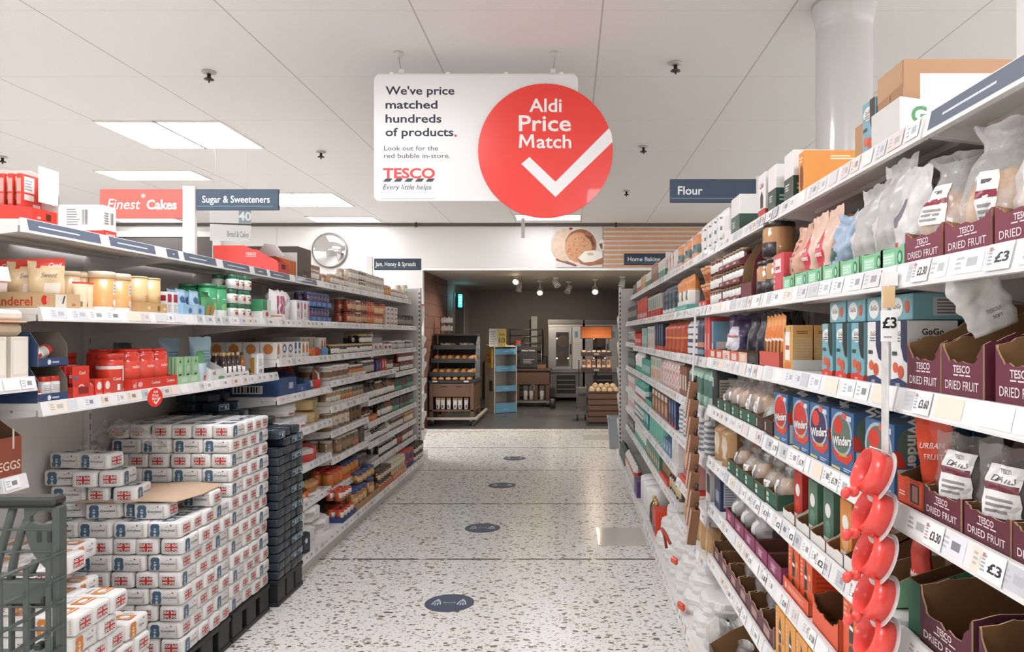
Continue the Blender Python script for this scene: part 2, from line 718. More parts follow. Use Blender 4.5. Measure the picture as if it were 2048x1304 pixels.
# ------------------------------------------------------------------ ceiling lights
EMIT = mat('#f7f8ff', .5, emit=LIGHT_STRENGTH)
EMIT2 = mat('#f7f8ff', .5, emit=LIGHT_STRENGTH * .45)      # the narrow fittings by the wall are dimmer
for x0, x1, y0, y1, lab in LIGHT_CELLS:
    r = empty('ceiling_light', ((x0 + x1) / 2, (y0 + y1) / 2, CEIL), label=lab, cat='ceiling light', group='square ceiling lights')
    w, d = (x1 - x0) / 2, (y1 - y0) / 2
    mb = MB()
    for a, b_, c, e in ((-w - .02, w + .02, -d - .02, -d), (-w - .02, w + .02, d, d + .02), (-w - .02, -w, -d, d), (w, w + .02, -d, d)):
        mb.box(a, b_, c, e, -.012, -.001, '#e9e5de')
    obj('frame', mb, r)
    mb = MB()
    mb.box(-w, w, -d, d, -.007, -.002, EMIT2 if y0 > 10.5 else EMIT, ch=.0005)
    obj('diffuser', mb, r)

# ------------------------------------------------------------------ sprinkler heads
sp = [((418, 149), 'over the sweetener shelves, nearest on its side'), ((642, 309), 'between the twin ceiling light and the big sign'), ((5, 319), 'above the red packs on the top shelf'),
      ((1351, 131), 'beside the round column'), ((1287, 298), 'just above and before the navy flour sign'), ((1253, 387), 'beside the red round sign')]
for (px, py), where in sp:
    p = at(px, py - 6, Z=CEIL)
    r = empty('sprinkler_head', (p.x, p.y, CEIL), label='small metal sprinkler head ' + where, cat='sprinkler', group='ceiling sprinkler heads')
    mb = MB()
    mb.lathe([(.045, -.001), (.045, -.01), (.02, -.016)], '#b9b2aa', 14)
    obj('collar', mb, r)
    mb = MB()
    mb.lathe([(.012, -.014), (.012, -.04), (.03, -.05), (.034, -.056), (.008, -.06)], mat('#4d4742', .35, metal=.8), 12)
    mb.lathe([(.006, -.056), (.006, -.075)], mat('#4d4742', .35, metal=.8), 8)
    obj('deflector', mb, r)
for px, py, where in ((832, 445, 'above the middle of the white wall'), (1232, 443, 'above the wooden slats')):
    p = at(px, py, Y=WALL_Y - .1)
    r = empty('sprinkler_head', (p.x, p.y, CEIL - .002), label='small dark sprinkler head by the wall trim ' + where, cat='sprinkler', group='ceiling sprinkler heads')
    mb = MB()
    mb.lathe([(.012, 0), (.012, -.04), (.035, -.05), (.03, -.06), (.01, -.075)], mat('#4d4742', .35, metal=.8), 12)
    obj('deflector', mb, r)

# ------------------------------------------------------------------ floor stickers
NAVY = '#37455c'
for i, (cy, cx) in enumerate(((4.126, -.672), (5.72, -.676), (7.33, -.672), (8.92, -.67))):
    mb = MB()
    f = plane_face((-.14, -.14, .0016), (1, 0, 0), (0, 1, 0))
    mb.lathe([(.137, .0004), (.137, .0016)], mat('#475469', .45), 40)
    ops = []
    for sx, d in ((.25, 1), (.75, -1)):
        ops += [('p', [(sx - .10 * d, .40), (sx - .07 * d, .40), (sx - .04 * d, .58), (sx - .055 * d, .61)], '#dfe3e8'), ('p', [(sx + .10 * d, .40), (sx + .07 * d, .40), (sx + .04 * d, .58), (sx + .055 * d, .61)], '#dfe3e8'),
                ('p', [(sx - .055, .57), (sx + .055, .57), (sx + .055, .615), (sx - .055, .615)], '#dfe3e8'), ('p', [(sx - .04, .36), (sx - .015, .36), (sx - .005, .5), (sx - .025, .5)], '#dfe3e8'),
                ('p', [(sx + .02, .36), (sx + .045, .36), (sx + .035, .5), (sx + .012, .5)], '#dfe3e8'), ('e', sx, .655, .035, .032, '#dfe3e8')]
    ops += [('r', .40, .485, .60, .5, '#dfe3e8'), ('p', [(.37, .4925), (.41, .465), (.41, .52)], '#dfe3e8'), ('p', [(.63, .4925), (.59, .465), (.59, .52)], '#dfe3e8')]
    mb.art(f, .28, .28, ops, off=.0002)
    o = obj('floor_sticker', mb, loc=(cx, cy, 0))
    tag(o, 'round navy distance floor sticker, ' + ('nearest of the four', 'second of the four down the aisle', 'third of the four down the aisle', 'farthest of the four down the aisle')[i], 'floor sticker', 'navy distance stickers on the aisle floor')
mb = MB()
mb.box(.2, .545, 5.24, 5.72, .0005, .004, mat('#d2cbc0', .12, vary=.06, scale=25), ch=.001, L='#5f564c')
tag(obj('floor_hatch', mb), 'pale shiny floor hatch beside the white flour bags', 'floor hatch')
mb = MB()
mb.box(.19, .75, 10.45, 11.0, .0005, .004, mat('#d6d0c6', .2, vary=.06, scale=25), ch=.001, L='#5f564c')
tag(obj('floor_hatch', mb), 'pale floor hatch near the grey bin by the bakery', 'floor hatch')


# ------------------------------------------------------------------ hanging and post signs
def rounded(w, h, r, n=5, corners='all'):
    pts = []
    for cx, cy, a0 in ((w - r, r, -90), (w - r, h - r, 0), (r, h - r, 90), (r, r, 180)):
        for i in range(n + 1):
            a = math.radians(a0 + 90 * i / n)
            pts.append((cx + r * math.cos(a), cy + r * math.sin(a)))
    return pts


SY = 4.6
k = SY / FPX
p0 = at(748, 402, Y=SY)
W, H = 408 * k, 253 * k
r = empty('hanging_sign', (p0.x + W / 2, SY, p0.z), label='large white hanging price sign over the aisle with red round tick disc', cat='sign')
mb = MB()
mb.panel(rounded(W, H, .035), (-W / 2, .004, 0), (1, 0, 0), (0, 0, 1), .004, mat('#e9e8e6', .35), mat('#e9e8e6', .35))
f = plane_face((-W / 2, 0, 0), (1, 0, 0), (0, 0, 1), (0, -1, 0))
DK, RED = mat('#23283a', .5), mat('#e2372b', .4)
ops = []


def txt(s, px, py, hpx, c, bold=.02, shear=0.0):
    """a line of text whose left end is at px, capital height hpx, baseline py: in the sign's own units"""
    w = text_poly(s, bold, shear)[2] * hpx
    return ('t', s, (px + w / 2 - 748) / 408, (402 - py + hpx / 2) / 253, hpx / 253, c, bold, shear)


def fitted(s, x0, x1, base, hpx, c, bold=.02, shear=0.0):
    return ('t', s, ((x0 + x1) / 2 - 748) / 408, (402 - base + hpx / 2) / 253, hpx / 253, c, bold, shear, 0.0, (x1 - x0) / 408)


for s, x1, py in (("We've price", 909, 189), ('matched', 875, 217), ('hundreds', 883, 245), ('of products', 907, 272)):
    ops.append(fitted(s, 771, x1, py, 16.5, DK, .02))
ops.append(('e', (911 - 748) / 408, (402 - 271.5) / 253, 2.6 / 408, 2.6 / 253, RED))
for s, x1, py in (('Look out for the', 876, 301), ('red bubble in-store.', 900, 316)):
    ops.append(fitted(s, 768, x1, py, 9.6, mat('#4a4c52', .5), .003))
ops.append(('t', 'TESCO', (818 - 748) / 408, (402 - 346) / 253, 20 / 253., RED, .03, 0, 0, 104 / 408))
for i in range(5):
    x = (766 + 21.2 * i - 748) / 408
    ops.append(('p', [(x, (402 - 363.5) / 253), (x + 14 / 408, (402 - 363.5) / 253), (x + 19 / 408, (402 - 357) / 253), (x + 6 / 408, (402 - 357) / 253)], mat('#3a4154', .5)))
ops.append(txt('Every little helps', 766, 379, 10.5, mat('#3d4048', .5), -.004, .25))
ops.append(('r', .04, .018, .30, .021, '#a5a4a2'))
mb.art(f, W, H, ops)
obj('panel', mb, r)
# disc
R = 134.5 * k
dc = at(1091, 303, Y=SY)
mb = MB()
Mx = Matrix.Translation((dc.x - (p0.x + W / 2), -.012, dc.z - p0.z)) @ Matrix.Rotation(PI / 2, 4, 'X')
mb.lathe([(R - .001, -.003), (R, -.002), (R, .002), (R - .001, .003)], mat('#f2423a', .28, coat=.25), 72, M=Mx)
f = plane_face((dc.x - (p0.x + W / 2) - R, -.0155, dc.z - p0.z - R), (1, 0, 0), (0, 0, 1), (0, -1, 0))
D = 2 * R
wt = mat('#f4f2f0', .35)


def dpt(px, py):
    return ((px - 956.5) / 269, (437.5 - py) / 269)


ops = []
for s, cx, by, hp, fw_ in (('Aldi', 1091, 225, 27, 65), ('Price', 1090, 263, 32, 104), ('atch', 1108, 297, 27, 69)):
    x, y = dpt(cx, by - hp / 2)
    ops.append(('t', s, x, y, hp / 269, wt, .016, 0, 0, fw_ / 269))
for q in ([(1038, 297), (1040, 270), (1045, 270), (1043.5, 297)], [(1064, 297), (1062.5, 270), (1067.5, 270), (1069.5, 297)], [(1040, 270), (1045.5, 270), (1054.5, 287), (1054, 295)], [(1067.5, 270), (1062, 270), (1053, 287), (1053.5, 295)]):
    ops.append(('p', [dpt(*v) for v in q], wt))
tick = [(1043, 329), (1059, 315), (1111, 364.5), (1217.5, 258), (1222.5, 268), (1225, 285), (1111, 395)]
ops.append(('p', [dpt(*q) for q in tick], wt))
mb.art(f, D, D, ops)
obj('price_disc', mb, r)
mb = MB()
for px in (783, 896, 1012, 1123):
    x = (px - 748) * k - W / 2
    mb.box(x - .012, x + .012, -.006, .008, H - .004, H + .014, '#e6e4e0')
mb.box(-W / 2 + .02, W / 2 - .02, -.002, .004, H - .002, H + .006, '#dcd9d4')
obj('clip', mb, r)
for px, px2 in ((803, 799), (1106, 1110)):
    mb = MB()
    x = (px - 748) * k - W / 2
    x2 = at(px2, 108, Z=CEIL).x - (p0.x + W / 2)
    top = CEIL - p0.z
    mb.tube([(x, .0, H + .005), (x2, .0, top - .02)], .0022, '#8e8882', 6)
    mb.lathe([(.008, top - .035), (.03, top - .012), (.03, top - .001)], '#c8c3bc', 14, cx=x2)
    mb.lathe([(.016, H + .004), (.016, H + .03), (.006, H + .036)], '#dedbd6', 10, cx=x)
    obj('hanger', mb, r)
# small folded tag hanging under the disc
mb = MB()
q = at(1046, 440, Y=SY + .4)
mb.box(q.x - .012, q.x + .012, q.y - .004, q.y + .004, q.z - .12, q.z + .012, '#dedbd6', ch=.001)
r2 = obj('hanging_tag', mb)
tag(r2, 'narrow white hanging tag dangling behind the red round sign', 'tag')
mb = MB()
mb.tube([(q.x, q.y, q.z + .01), (q.x, q.y, CEIL - .002)], .001, '#b5b0aa', 5)
obj('string', mb, r2)


def sign_board(name, px0, px1, py0, py1, Y, bg, ops, label, th=.02, post=None, back=None, line=True, wire=False, hide=0.0):
    a, b_ = at(px0, py1, Y=Y), at(px1, py0, Y=Y)
    w, h = b_.x - a.x + hide, b_.z - a.z
    r = empty(name, (a.x + w / 2, Y, a.z), label=label, cat='sign', group=None)
    mb = MB()
    mb.box(-w / 2, w / 2, 0, th, 0, h, mat(bg, .4), ch=.003)
    f = plane_face((-w / 2, 0, 0), (1, 0, 0), (0, 0, 1), (0, -1, 0))
    if line:
        ops = [('r', .01, .17, .93, .19, '#8fa6b8')] + ops
    mb.art(f, w, h, ops)
    obj('board', mb, r)
    if post:
        px, pw, ptop, zb = post
        x = (px - VX) * Y / FPX - (a.x + w / 2)
        mb = MB()
        mb.box(x - pw / 2, x + pw / 2, -.005, .025, zb - a.z, CH + (VY - ptop) * Y / FPX - a.z, '#e6e3de', ch=.003)
        obj('post', mb, r)
    if wire:
        mb = MB()
        for s in (-.4, .4):
            mb.tube([(s * w, th / 2, h), (s * w, th / 2, CEIL - .002 - a.z)], .0012, '#b5b0aa', 5)
        obj('wire', mb, r)
    return r


WH = '#eef0f0'
sign_board('aisle_sign', 392, 557, 378, 420, 4.44, '#3d4e5e', [('t', 'Sugar & Sweeteners', .485, .52, .34, WH, .012, 0, 0, .82)],
           'navy sugar and sweeteners sign on a white post above the top shelf', post=(378, .075, 372, 1.935))
r = sign_board('aisle_sign', 199, 366, 378, 437, 4.5, '#e0685c', [('t', 'Finest', .29, .5, .36, WH, .006, .22, 0, .40), ('t', '*', .525, .72, .26, WH, .01), ('t', 'Cakes', .745, .48, .32, WH, .03, 0, 0, .36)],
           'red rounded cakes sign above the white case on the top shelf', line=False, post=(376, .03, 390, 1.935))
sign_board('aisle_sign', 748, 842, 517, 540, 8.42, '#2c3c4b', [('t', 'Jam, Honey & Spreads', .46, .53, .38, WH, .012, 0, 0, .86)],
           'small navy jam, honey and spreads sign on a white post', post=(739, .07, 513, 1.935))
sign_board('aisle_sign', 1340, 1508, 358, 405, 4.42, '#35475c', [('t', 'Flour', .215, .52, .36, WH, .015)],
           'navy flour sign above the top shelf beside the white and green cartons', hide=.06, post=(1524, .07, 352, 1.995))
sign_board('aisle_sign', 1248, 1328, 507, 530, 8.4, '#2a3a50', [('t', 'Home Baking', .45, .52, .38, WH, .012)],
           'small navy home baking sign before the wooden slats', hide=.05, post=(1337, .07, 504, 1.995))
# number sign hung over the next aisle: two white boards turned towards the aisle
a = at(430, 482, Y=6.3)
r = empty('aisle_sign', (-2.89, 6.3, 2.27), rz=math.radians(18), label='white bread and cakes hanging sign with a grey number forty', cat='sign')
for z0, z1, ops, nm in ((.175, .305, [('r', .70, 0, 1, 1, '#93a4b0'), ('t', '40', .85, .5, .55, WH, .03)], 'number_board'),
                        (.02, .16, [('t', 'Bread & Cakes', .68, .45, .36, '#6d7780', .004, 0, 0, .52)], 'name_board')):
    mb = MB()
    mb.box(-.16, .16, 0, .012, z0, z1, '#dfe0de', ch=.002)
    mb.art(plane_face((-.16, 0, z0), (1, 0, 0), (0, 0, 1), (0, -1, 0)), .32, z1 - z0, ops)
    obj(nm, mb, r)
mb = MB()
for s in (-.12, .12):
    mb.tube([(s, .006, .01), (s, .006, CEIL - 2.272)], .0004, '#aaa59f', 5)
obj('wire', mb, r)

# ------------------------------------------------------------------ convex mirror on the back wall
c = at(658, 500, Y=WALL_Y - .08)
r = empty('convex_mirror', (c.x, WALL_Y - .001, c.z), label='round convex security mirror on the white back wall', cat='mirror')
Mx = Matrix.Rotation(PI / 2, 4, 'X')
mb = MB()
Rm = .265
prof = [(Rm * math.sin(t), .05 + .085 * math.cos(t)) for t in [PI / 2 * i / 10 for i in range(10, -1, -1)]]
mb.lathe(prof, mat('#e4e4e4', .02, metal=1.0), 40, M=Mx)
obj('mirror_dome', mb, r)
mb = MB()
mb.lathe([(Rm - .005, 0.0), (Rm + .014, .0), (Rm + .014, .055), (Rm - .002, .055)], '#6c6862', 40, M=Mx)
obj('rim', mb, r)

# ------------------------------------------------------------------ bread poster and wooden slats on the fascia
x0, x1 = at(1112, 500, Y=WALL_Y).x, at(1205, 500, Y=WALL_Y).x
mb = MB()
mb.box(x0, x1, WALL_Y - .02, WALL_Y - .002, LINTEL + .04, CEIL - .055, '#cfc8be', ch=.002)
w, h = x1 - x0, CEIL - .055 - LINTEL - .04
f = plane_face((x0, WALL_Y - .02, LINTEL + .04), (1, 0, 0), (0, 0, 1), (0, -1, 0))
crust, crumb, dark = mat('#8f5a3c', .6, vary=.45, scale=16), mat('#bf8c66', .6, vary=.3, scale=24), mat('#6a3d2b', .6, vary=.3, scale=20)
rr = random.Random(4)
mb.art(f, w, h, [('r', 0, .6, 1, 1, '#c9c1b6'), ('r', 0, 0, 1, .22, '#d2cec8'), ('p', [(0, .22), (0, .17), (.42, .02), (.46, .06), (.1, .22)], '#8b5a44'),
                 ('e', .20, .55, .30, .40, mat('#c9b09a', .6, vary=.25, scale=16)), ('e', .53, .54, .34, .40, crust), ('e', .48, .49, .29, .37, crumb), ('e', .32, .95, .04, .03, dark)]
       + [('e', .45 + rr.uniform(-.19, .19), .5 + rr.uniform(-.24, .22), rr.uniform(.008, .028), rr.uniform(.008, .024), '#9a6a4c') for _ in range(24)]
       + [('p', [(.60, .80), (.78, .74), (.83, .55), (.80, .52), (.72, .68)], dark), ('p', [(.46, .22), (.52, .09), (.70, .04), (1, .08), (1, .24), (.8, .36), (.6, .38)], '#a4694a'),
          ('p', [(.47, .23), (.60, .12), (.80, .14), (1, .24), (1, .38), (.82, .42), (.62, .40)], '#e3dcd0'), ('e', .74, .33, .07, .035, '#c6ab8c'), ('e', .99, .55, .08, .14, '#ddd4c8'), ('p', [(.92, .58), (1, .60), (1, .44), (.96, .46)], '#6b5648')])
o = obj('bread_poster', mb)
tag(o, 'square poster photo of a cut loaf on the fascia above the bakery', 'poster')
o = empty('slat_cladding', (at(1206, 500, Y=WALL_Y).x + 1.2, WALL_Y, LINTEL), label='wooden slat cladding on the fascia to the side of the bread poster', cat='cladding')
mb = MB()
mb.box(-1.19, 1.6, -.012, -.002, .03, CEIL - LINTEL - .055, '#e2dcd4', ch=0)
obj('backing_board', mb, o)
mb = MB()
wood = mat('#c79370', .55, vary=.18, scale=9)
n = 9
for i in range(n):
    z = .045 + i * .072
    mb.box(-1.19, 1.6, -.035, -.012, z, z + .040, wood, ch=.002)
obj('slat', mb, o)
# ================================================================== shelving
STEEL = mat('#e4e1dc', .38)
STEEL2 = mat('#d9d5cf', .42, vary=.03, scale=6)
LIPW = mat('#e9e8e6', .3)
TICKETS = ['#f3f3f1'] * 4 + ['#eceae6', '#d9dadb', '#d9dadb', '#c7c9cb', '#efe0cc', '#e6d6cf', '#e3e6ea']


def joint(k):
    return .45 + k


class Side:
    def __init__(self, s, back, name):
        self.s, self.back, self.name = s, back, name      # s = -1 left of the aisle, +1 right of it

    def rz(self):
        return PI / 2 if self.s < 0 else -PI / 2


LEFT, RIGHT = Side(-1, 2.27, 'sugar'), Side(1, 1.13, 'flour')
SHELVES = {}          # key -> (side, y0, y1, z, front)


def rail_mesh(L, rng, dark=False):
    """price rail along local x, front towards -y, top edge at z = 0"""
    mb = MB()
    t = .012
    prof = [(0.006, .001), (-t * .2, .001), (-t, -.042), (-t, -.047), (.004, -.047)]
    n = len(prof)
    vs = [(x, y, z) for x in (-L / 2, L / 2) for y, z in prof]
    fs = [(i, (i + 1) % n, n + (i + 1) % n, n + i) for i in range(n)] + [tuple(range(n))[::-1], tuple(range(n, 2 * n))]
    mb.add(vs, fs, LIPW)
    a, b = Vector((-L / 2, -t * .2, .001)), Vector((-L / 2, -t, -.042))
    v = (a - b)
    H = v.length
    f = plane_face(b, (1, 0, 0), v / H, (0, -1, .2))
    ops = []
    if dark:
        x = .02
        while x < L - .1:
            w = min(rng.uniform(.3, .42), L - .02 - x)
            ops += [('r', x / L, .08, (x + w) / L, .95, '#5d6878'), ('l', (x + .05) / L, .40, (x + w - .03) / L, .62, 1, '#d5dae0')]
            x += w + rng.uniform(.05, .12)
    else:
        x = rng.uniform(.01, .05)
        while x < L - .05:
            w = min(rng.uniform(.045, .09), L - .01 - x)
            ops.append(('r', x / L, .1, (x + w) / L, .92, rng.choice(TICKETS)))
            if rng.random() < .75:
                ops += [('r', (x + w * .45) / L, .35, (x + w * .8) / L, .68, rng.choice(['#9a9c9f', '#b8babd', '#85888c'])), ('l', (x + w * .08) / L, .25, (x + w * .36) / L, .8, 3, '#b9bbbd')]
            x += w + rng.uniform(.0, .05)
    mb.art(f, L, H, ops, off=.0003)
    return mb


def make_bay(side, k0, k1, shelves, label, base=True, base_front=None, brackets=True, top_dark=False):
    """one run of shelving between joints k0 and k1; shelves: [(key, z, front)]"""
    y0, y1 = joint(k0) + .002, joint(k1) - .002
    L = y1 - y0
    rng = random.Random(int(k0 * 10 + side.s + 50))
    r = empty('shelving_bay', (side.s * side.back, (y0 + y1) / 2, 0), side.rz(), label, 'shelving', side.name + ' side shelving bays')
    D0 = side.back
    mb = MB()                                     # back panel: local y = 0 at the back line; front is -y
    mb.box(-L / 2, L / 2, 0.0, .03, 0.0, 1.93 if side.s < 0 else 1.99, STEEL2, ch=.001)
    obj('back_panel', mb, r)
    mb = MB()
    ztop = 1.93 if side.s < 0 else 1.99
    mb.box(-L / 2, -L / 2 + .03, -.022, 0, .0, ztop, STEEL, ch=.001)
    z = .2
    while z < ztop - .05:
        mb.add([(-L / 2 + .012, -.0225, z), (-L / 2 + .018, -.0225, z), (-L / 2 + .018, -.0225, z + .03), (-L / 2 + .012, -.0225, z + .03)], [(0, 1, 2, 3)], '#55504a')
        z += .05
    obj('upright', mb, r)
    for key, z, front in shelves:
        SHELVES[key] = SHELVES.get(key) or []
        SHELVES[key].append((side, y0, y1, z, front))
        depth = side.back - abs(front)
        s = bpy.data.objects.new('shelf', None)
        COL.objects.link(s)
        s.parent = r
        s.location = (0, 0, z)
        sm = MB()
        sm.box(-L / 2 + .001, L / 2 - .001, -depth + .006, -.024, -.026, -.004, STEEL, ch=.001)
        if depth > .3:
            for q in (.35, .7):                   # folded stiffeners under the board
                sm.box(-L / 2 + .03, L / 2 - .03, -depth * q - .03, -depth * q + .01, -.04, -.026, STEEL2, ch=.001)
        obj('shelf_board', sm, s)
        rm = rail_mesh(L - .004, rng, dark=top_dark and z > 1.85)
        ro = obj('price_rail', rm, s)
        ro.location = (0, -depth, 0)
        if brackets:
            for e in (-1, 1):
                bm = MB()
                x = e * (L / 2 - .004)
                pts = [(.024, -.006), (depth - .012, -.006), (depth - .012, -.046), (depth * .72, -.06), (.024, -.10)]
                bm.panel([(-a, c) for a, c in pts], (x - .0015, 0, 0), (0, 1, 0), (0, 0, 1), .003, STEEL)
                bm.lathe([(.004, 0), (.004, .002)], '#8b857d', 8, M=Matrix.Translation((x - .002, -depth * .82, -.03)) @ Matrix.Rotation(-PI / 2, 4, 'Y'))
                obj('bracket', bm, s)
    if base:
        bf = base_front
        depth = side.back - bf
        s = bpy.data.objects.new('base_shelf', None)
        COL.objects.link(s)
        s.parent = r
        bm = MB()
        bm.box(-L / 2, L / 2, -depth + .006, -.024, .085, .125, STEEL, ch=.001)
        obj('base_board', bm, s)
        bm = MB()
        bm.box(-L / 2, L / 2, -depth + .03, -depth + .05, .0, .084, STEEL2, ch=.001)
        bm.box(-L / 2, -L / 2 + .04, -depth + .05, -.03, .0, .084, STEEL2, ch=.001)
        obj('kick_plate', bm, s)
        rm = rail_mesh(L - .004, rng)
        ro = obj('price_rail', rm, s)
        ro.location = (0, -depth, .129)
        SHELVES[side.name + '_base'] = SHELVES.get(side.name + '_base') or []
        SHELVES[side.name + '_base'].append((side, y0, y1, .129, side.s * bf))
    return r


LB, RB = 1.64, .548
U, UT = 1.76, 1.82
P = 'white metal shelving bay '
make_bay(LEFT, 1, 2, [('A2', 1.72, 1.86), ('A3', 1.36, 1.772), ('A4', 1.04, 1.80)], P + 'at the near end with the egg cartons', base=False)
make_bay(LEFT, 2, 3, [('L1', 1.886, UT), ('L2', 1.59, U), ('LB3', 1.272, U)], P + 'of sweeteners behind the sugar pallets', base=False, top_dark=True)
make_bay(LEFT, 3, 4, [('L1', 1.886, UT), ('L2', 1.59, U), ('LB3', 1.272, U)], P + 'of sweeteners just before the sugar sign post', base=False, top_dark=True)
make_bay(LEFT, 4, 5, [('L1', 1.886, UT), ('L2', 1.59, U), ('L3', 1.348, U), ('D4', 1.12, U), ('D5', .88, U), ('D6', .632, U), ('D7', .385, U)], P + 'just past the sugar sign post with flat white bags', base_front=LB, top_dark=True)
make_bay(LEFT, 5, 6, [('L1', 1.886, UT), ('L2', 1.59, U), ('L3', 1.348, U), ('E4', 1.155, U), ('E5', .965, U), ('E6', .78, U), ('E7', .58, U), ('E8', .352, U)], P + 'of spread jars, third from the bakery end', base_front=LB)
make_bay(LEFT, 6, 7, [('L1', 1.886, UT), ('L2', 1.59, U), ('L3', 1.348, U), ('E4', 1.155, U), ('F5', .917, U), ('F6', .723, U), ('F7', .54, U), ('E8', .352, U)], P + 'of jam jars, second from the bakery end', base_front=LB)
make_bay(LEFT, 7, 8, [('L1', 1.886, UT), ('L2', 1.59, U), ('L3', 1.348, U), ('G4', 1.11, U), ('F5', .917, U), ('F6', .723, U), ('F7', .54, U), ('E8', .352, U)], P + 'of jam jars under the jam sign at the bakery end', base_front=LB)

V, VT = .645, .70
make_bay(RIGHT, 0, 1, [('R1', 1.93, VT), ('R2', 1.635, V), ('R3', 1.395, V), ('R4', 1.168, V), ('R5', .93, V)], P + 'of dried fruit nearest the viewer', base_front=RB, top_dark=True)
make_bay(RIGHT, 1, 2, [('R1', 1.93, VT), ('R2', 1.635, V), ('R3', 1.395, V), ('R4', 1.168, V), ('R5', .94, V), ('R6', .722, V), ('R7', .485, V)], P + 'with the blue boxes and orange snack boxes', base_front=RB)
make_bay(RIGHT, 2, 3, [('R1', 1.93, VT), ('R2', 1.635, V), ('R3', 1.392, V), ('R4', 1.172, V), ('R5', .935, V), ('R6', .722, V), ('R7', .485, V)], P + 'with green trays of bagged nuts', base_front=RB)
make_bay(RIGHT, 3, 4, [('R1', 1.93, VT), ('R2', 1.635, V), ('R3', 1.388, V), ('S4', 1.145, V), ('S5', .91, V), ('S6', .645, V), ('S7', .42, V)], P + 'just past the hanging brown clip strip', base_front=RB)
for k, w in ((4, 'of flour before the red storage tins'), (5, 'of flour halfway down the baking shelves'), (6, 'of baking goods, second from the bin'), (7, 'of baking goods beside the grey bin')):
    sh = [('R1', 1.93, VT), ('R2', 1.635, V)]
    sh += [('R3', 1.385, V)] if k < 7 else [('R3', 1.41, V)]
    sh += [('S4', 1.145, V), ('S5', .905, V), ('U6', .69, V), ('U7', .475, V)]
    make_bay(RIGHT, k, k + 1, sh, P + w, base_front=RB)

# end-of-run shelving that faces the bakery
def end_cap(cx, y, w, zs, label, skirt):
    r = empty('end_shelving', (cx, y, 0), PI, label, 'shelving')
    mb = MB()
    mb.box(-w / 2, w / 2, 0, .03, 0, 2.02, STEEL2, ch=.001)
    for e in (-1, 1):
        x = e * (w / 2 - .015)
        mb.box(x - .015, x + .015, -.035, 0.035, 0, 2.03, STEEL, ch=.001)
    obj('back_panel', mb, r)
    mb = MB()
    for e in (-1, 1):
        z = .1
        while z < 1.98:
            xs = e * (w / 2 + .0004)
            mb.add([(xs, -.012, z), (xs, .002, z), (xs, .002, z + .026), (xs, -.012, z + .026)], [(0, 1, 2, 3)], '#3d3a36')
            mb.add([(e * (w / 2 - .008), .0356, z), (e * (w / 2 - .022), .0356, z), (e * (w / 2 - .022), .0356, z + .026), (e * (w / 2 - .008), .0356, z + .026)], [(0, 1, 2, 3)], '#3d3a36')
            z += .05
    obj('upright', mb, r)
    for z, d in zs:
        s = bpy.data.objects.new('shelf', None)
        COL.objects.link(s)
        s.parent = r
        s.location = (0, 0, z)
        mb = MB()
        mb.box(-w / 2, w / 2, -d, -.036, -.024, -.004, STEEL, ch=.001)
        obj('shelf_board', mb, s)
        for e in (-1, 1):
            mb = MB()
            mb.panel([(-.036, .02), (-d, -.01), (-d, -.045), (-d * .75, -.07), (-.036, -.17)], (e * (w / 2 - .002) - .0015, 0, 0), (0, 1, 0), (0, 0, 1), .004, STEEL)
            obj('bracket', mb, s)
        ro = obj('price_rail', rail_mesh(w - .004, random.Random(int(z * 100))), s)
        ro.location = (0, -d, 0)
    mb = MB()
    mb.box(-w / 2, w / 2, -skirt, -.036, .06, .12, STEEL, ch=.001)
    mb.box(-w / 2, w / 2, -skirt + .02, -.036, .0, .06, STEEL2, ch=.001)
    obj('base_board', mb, r)
    return r


ENDZ = [(1.74, .20), (1.47, .3), (1.33, .32), (1.17, .33), (.98, .33), (.79, .33), (.58, .33), (.37, .33)]
end_cap(-1.995, 8.5, .57, ENDZ, 'white end shelving that faces the bakery beside the jam shelves', .42)
end_cap(.84, 8.5, .56, [(1.7, .3), (1.4, .3), (1.1, .3), (.8, .3), (.5, .3)], 'white end shelving that faces the bakery beside the baking shelves', .4)
# ================================================================== kinds of products
def faces_of(w, d, h):
    return {'F': (plane_face((-w / 2, 0, 0), (1, 0, 0), (0, 0, 1), (0, -1, 0)), w, h),
            'L': (plane_face((-w / 2, d, 0), (0, -1, 0), (0, 0, 1), (-1, 0, 0)), d, h),
            'R': (plane_face((w / 2, 0, 0), (0, 1, 0), (0, 0, 1), (1, 0, 0)), d, h),
            'T': (plane_face((-w / 2, 0, h), (1, 0, 0), (0, 1, 0), (0, 0, 1)), w, d)}


def carton(w, d, h, m, front=(), side=(), top=(), name='carton', cat='box', ch=.0015, parts=(), **sides):
    mb = MB()
    mb.box(-w / 2, w / 2, 0, d, 0, h, m, ch=ch, **sides)
    fc = faces_of(w, d, h)
    for k, ops in (('F', front), ('L', side), ('R', side), ('T', top)):
        if ops:
            mb.art(*fc[k], list(ops))
    return T(name, mb, w, d, h, cat, parts)


def cyl_face(r, z0=0, span=2.2):
    W = r * span
    return lambda s, t, off: Vector(((r + off) * math.sin((s - W / 2) / r), r - (r + off) * math.cos((s - W / 2) / r), z0 + t))


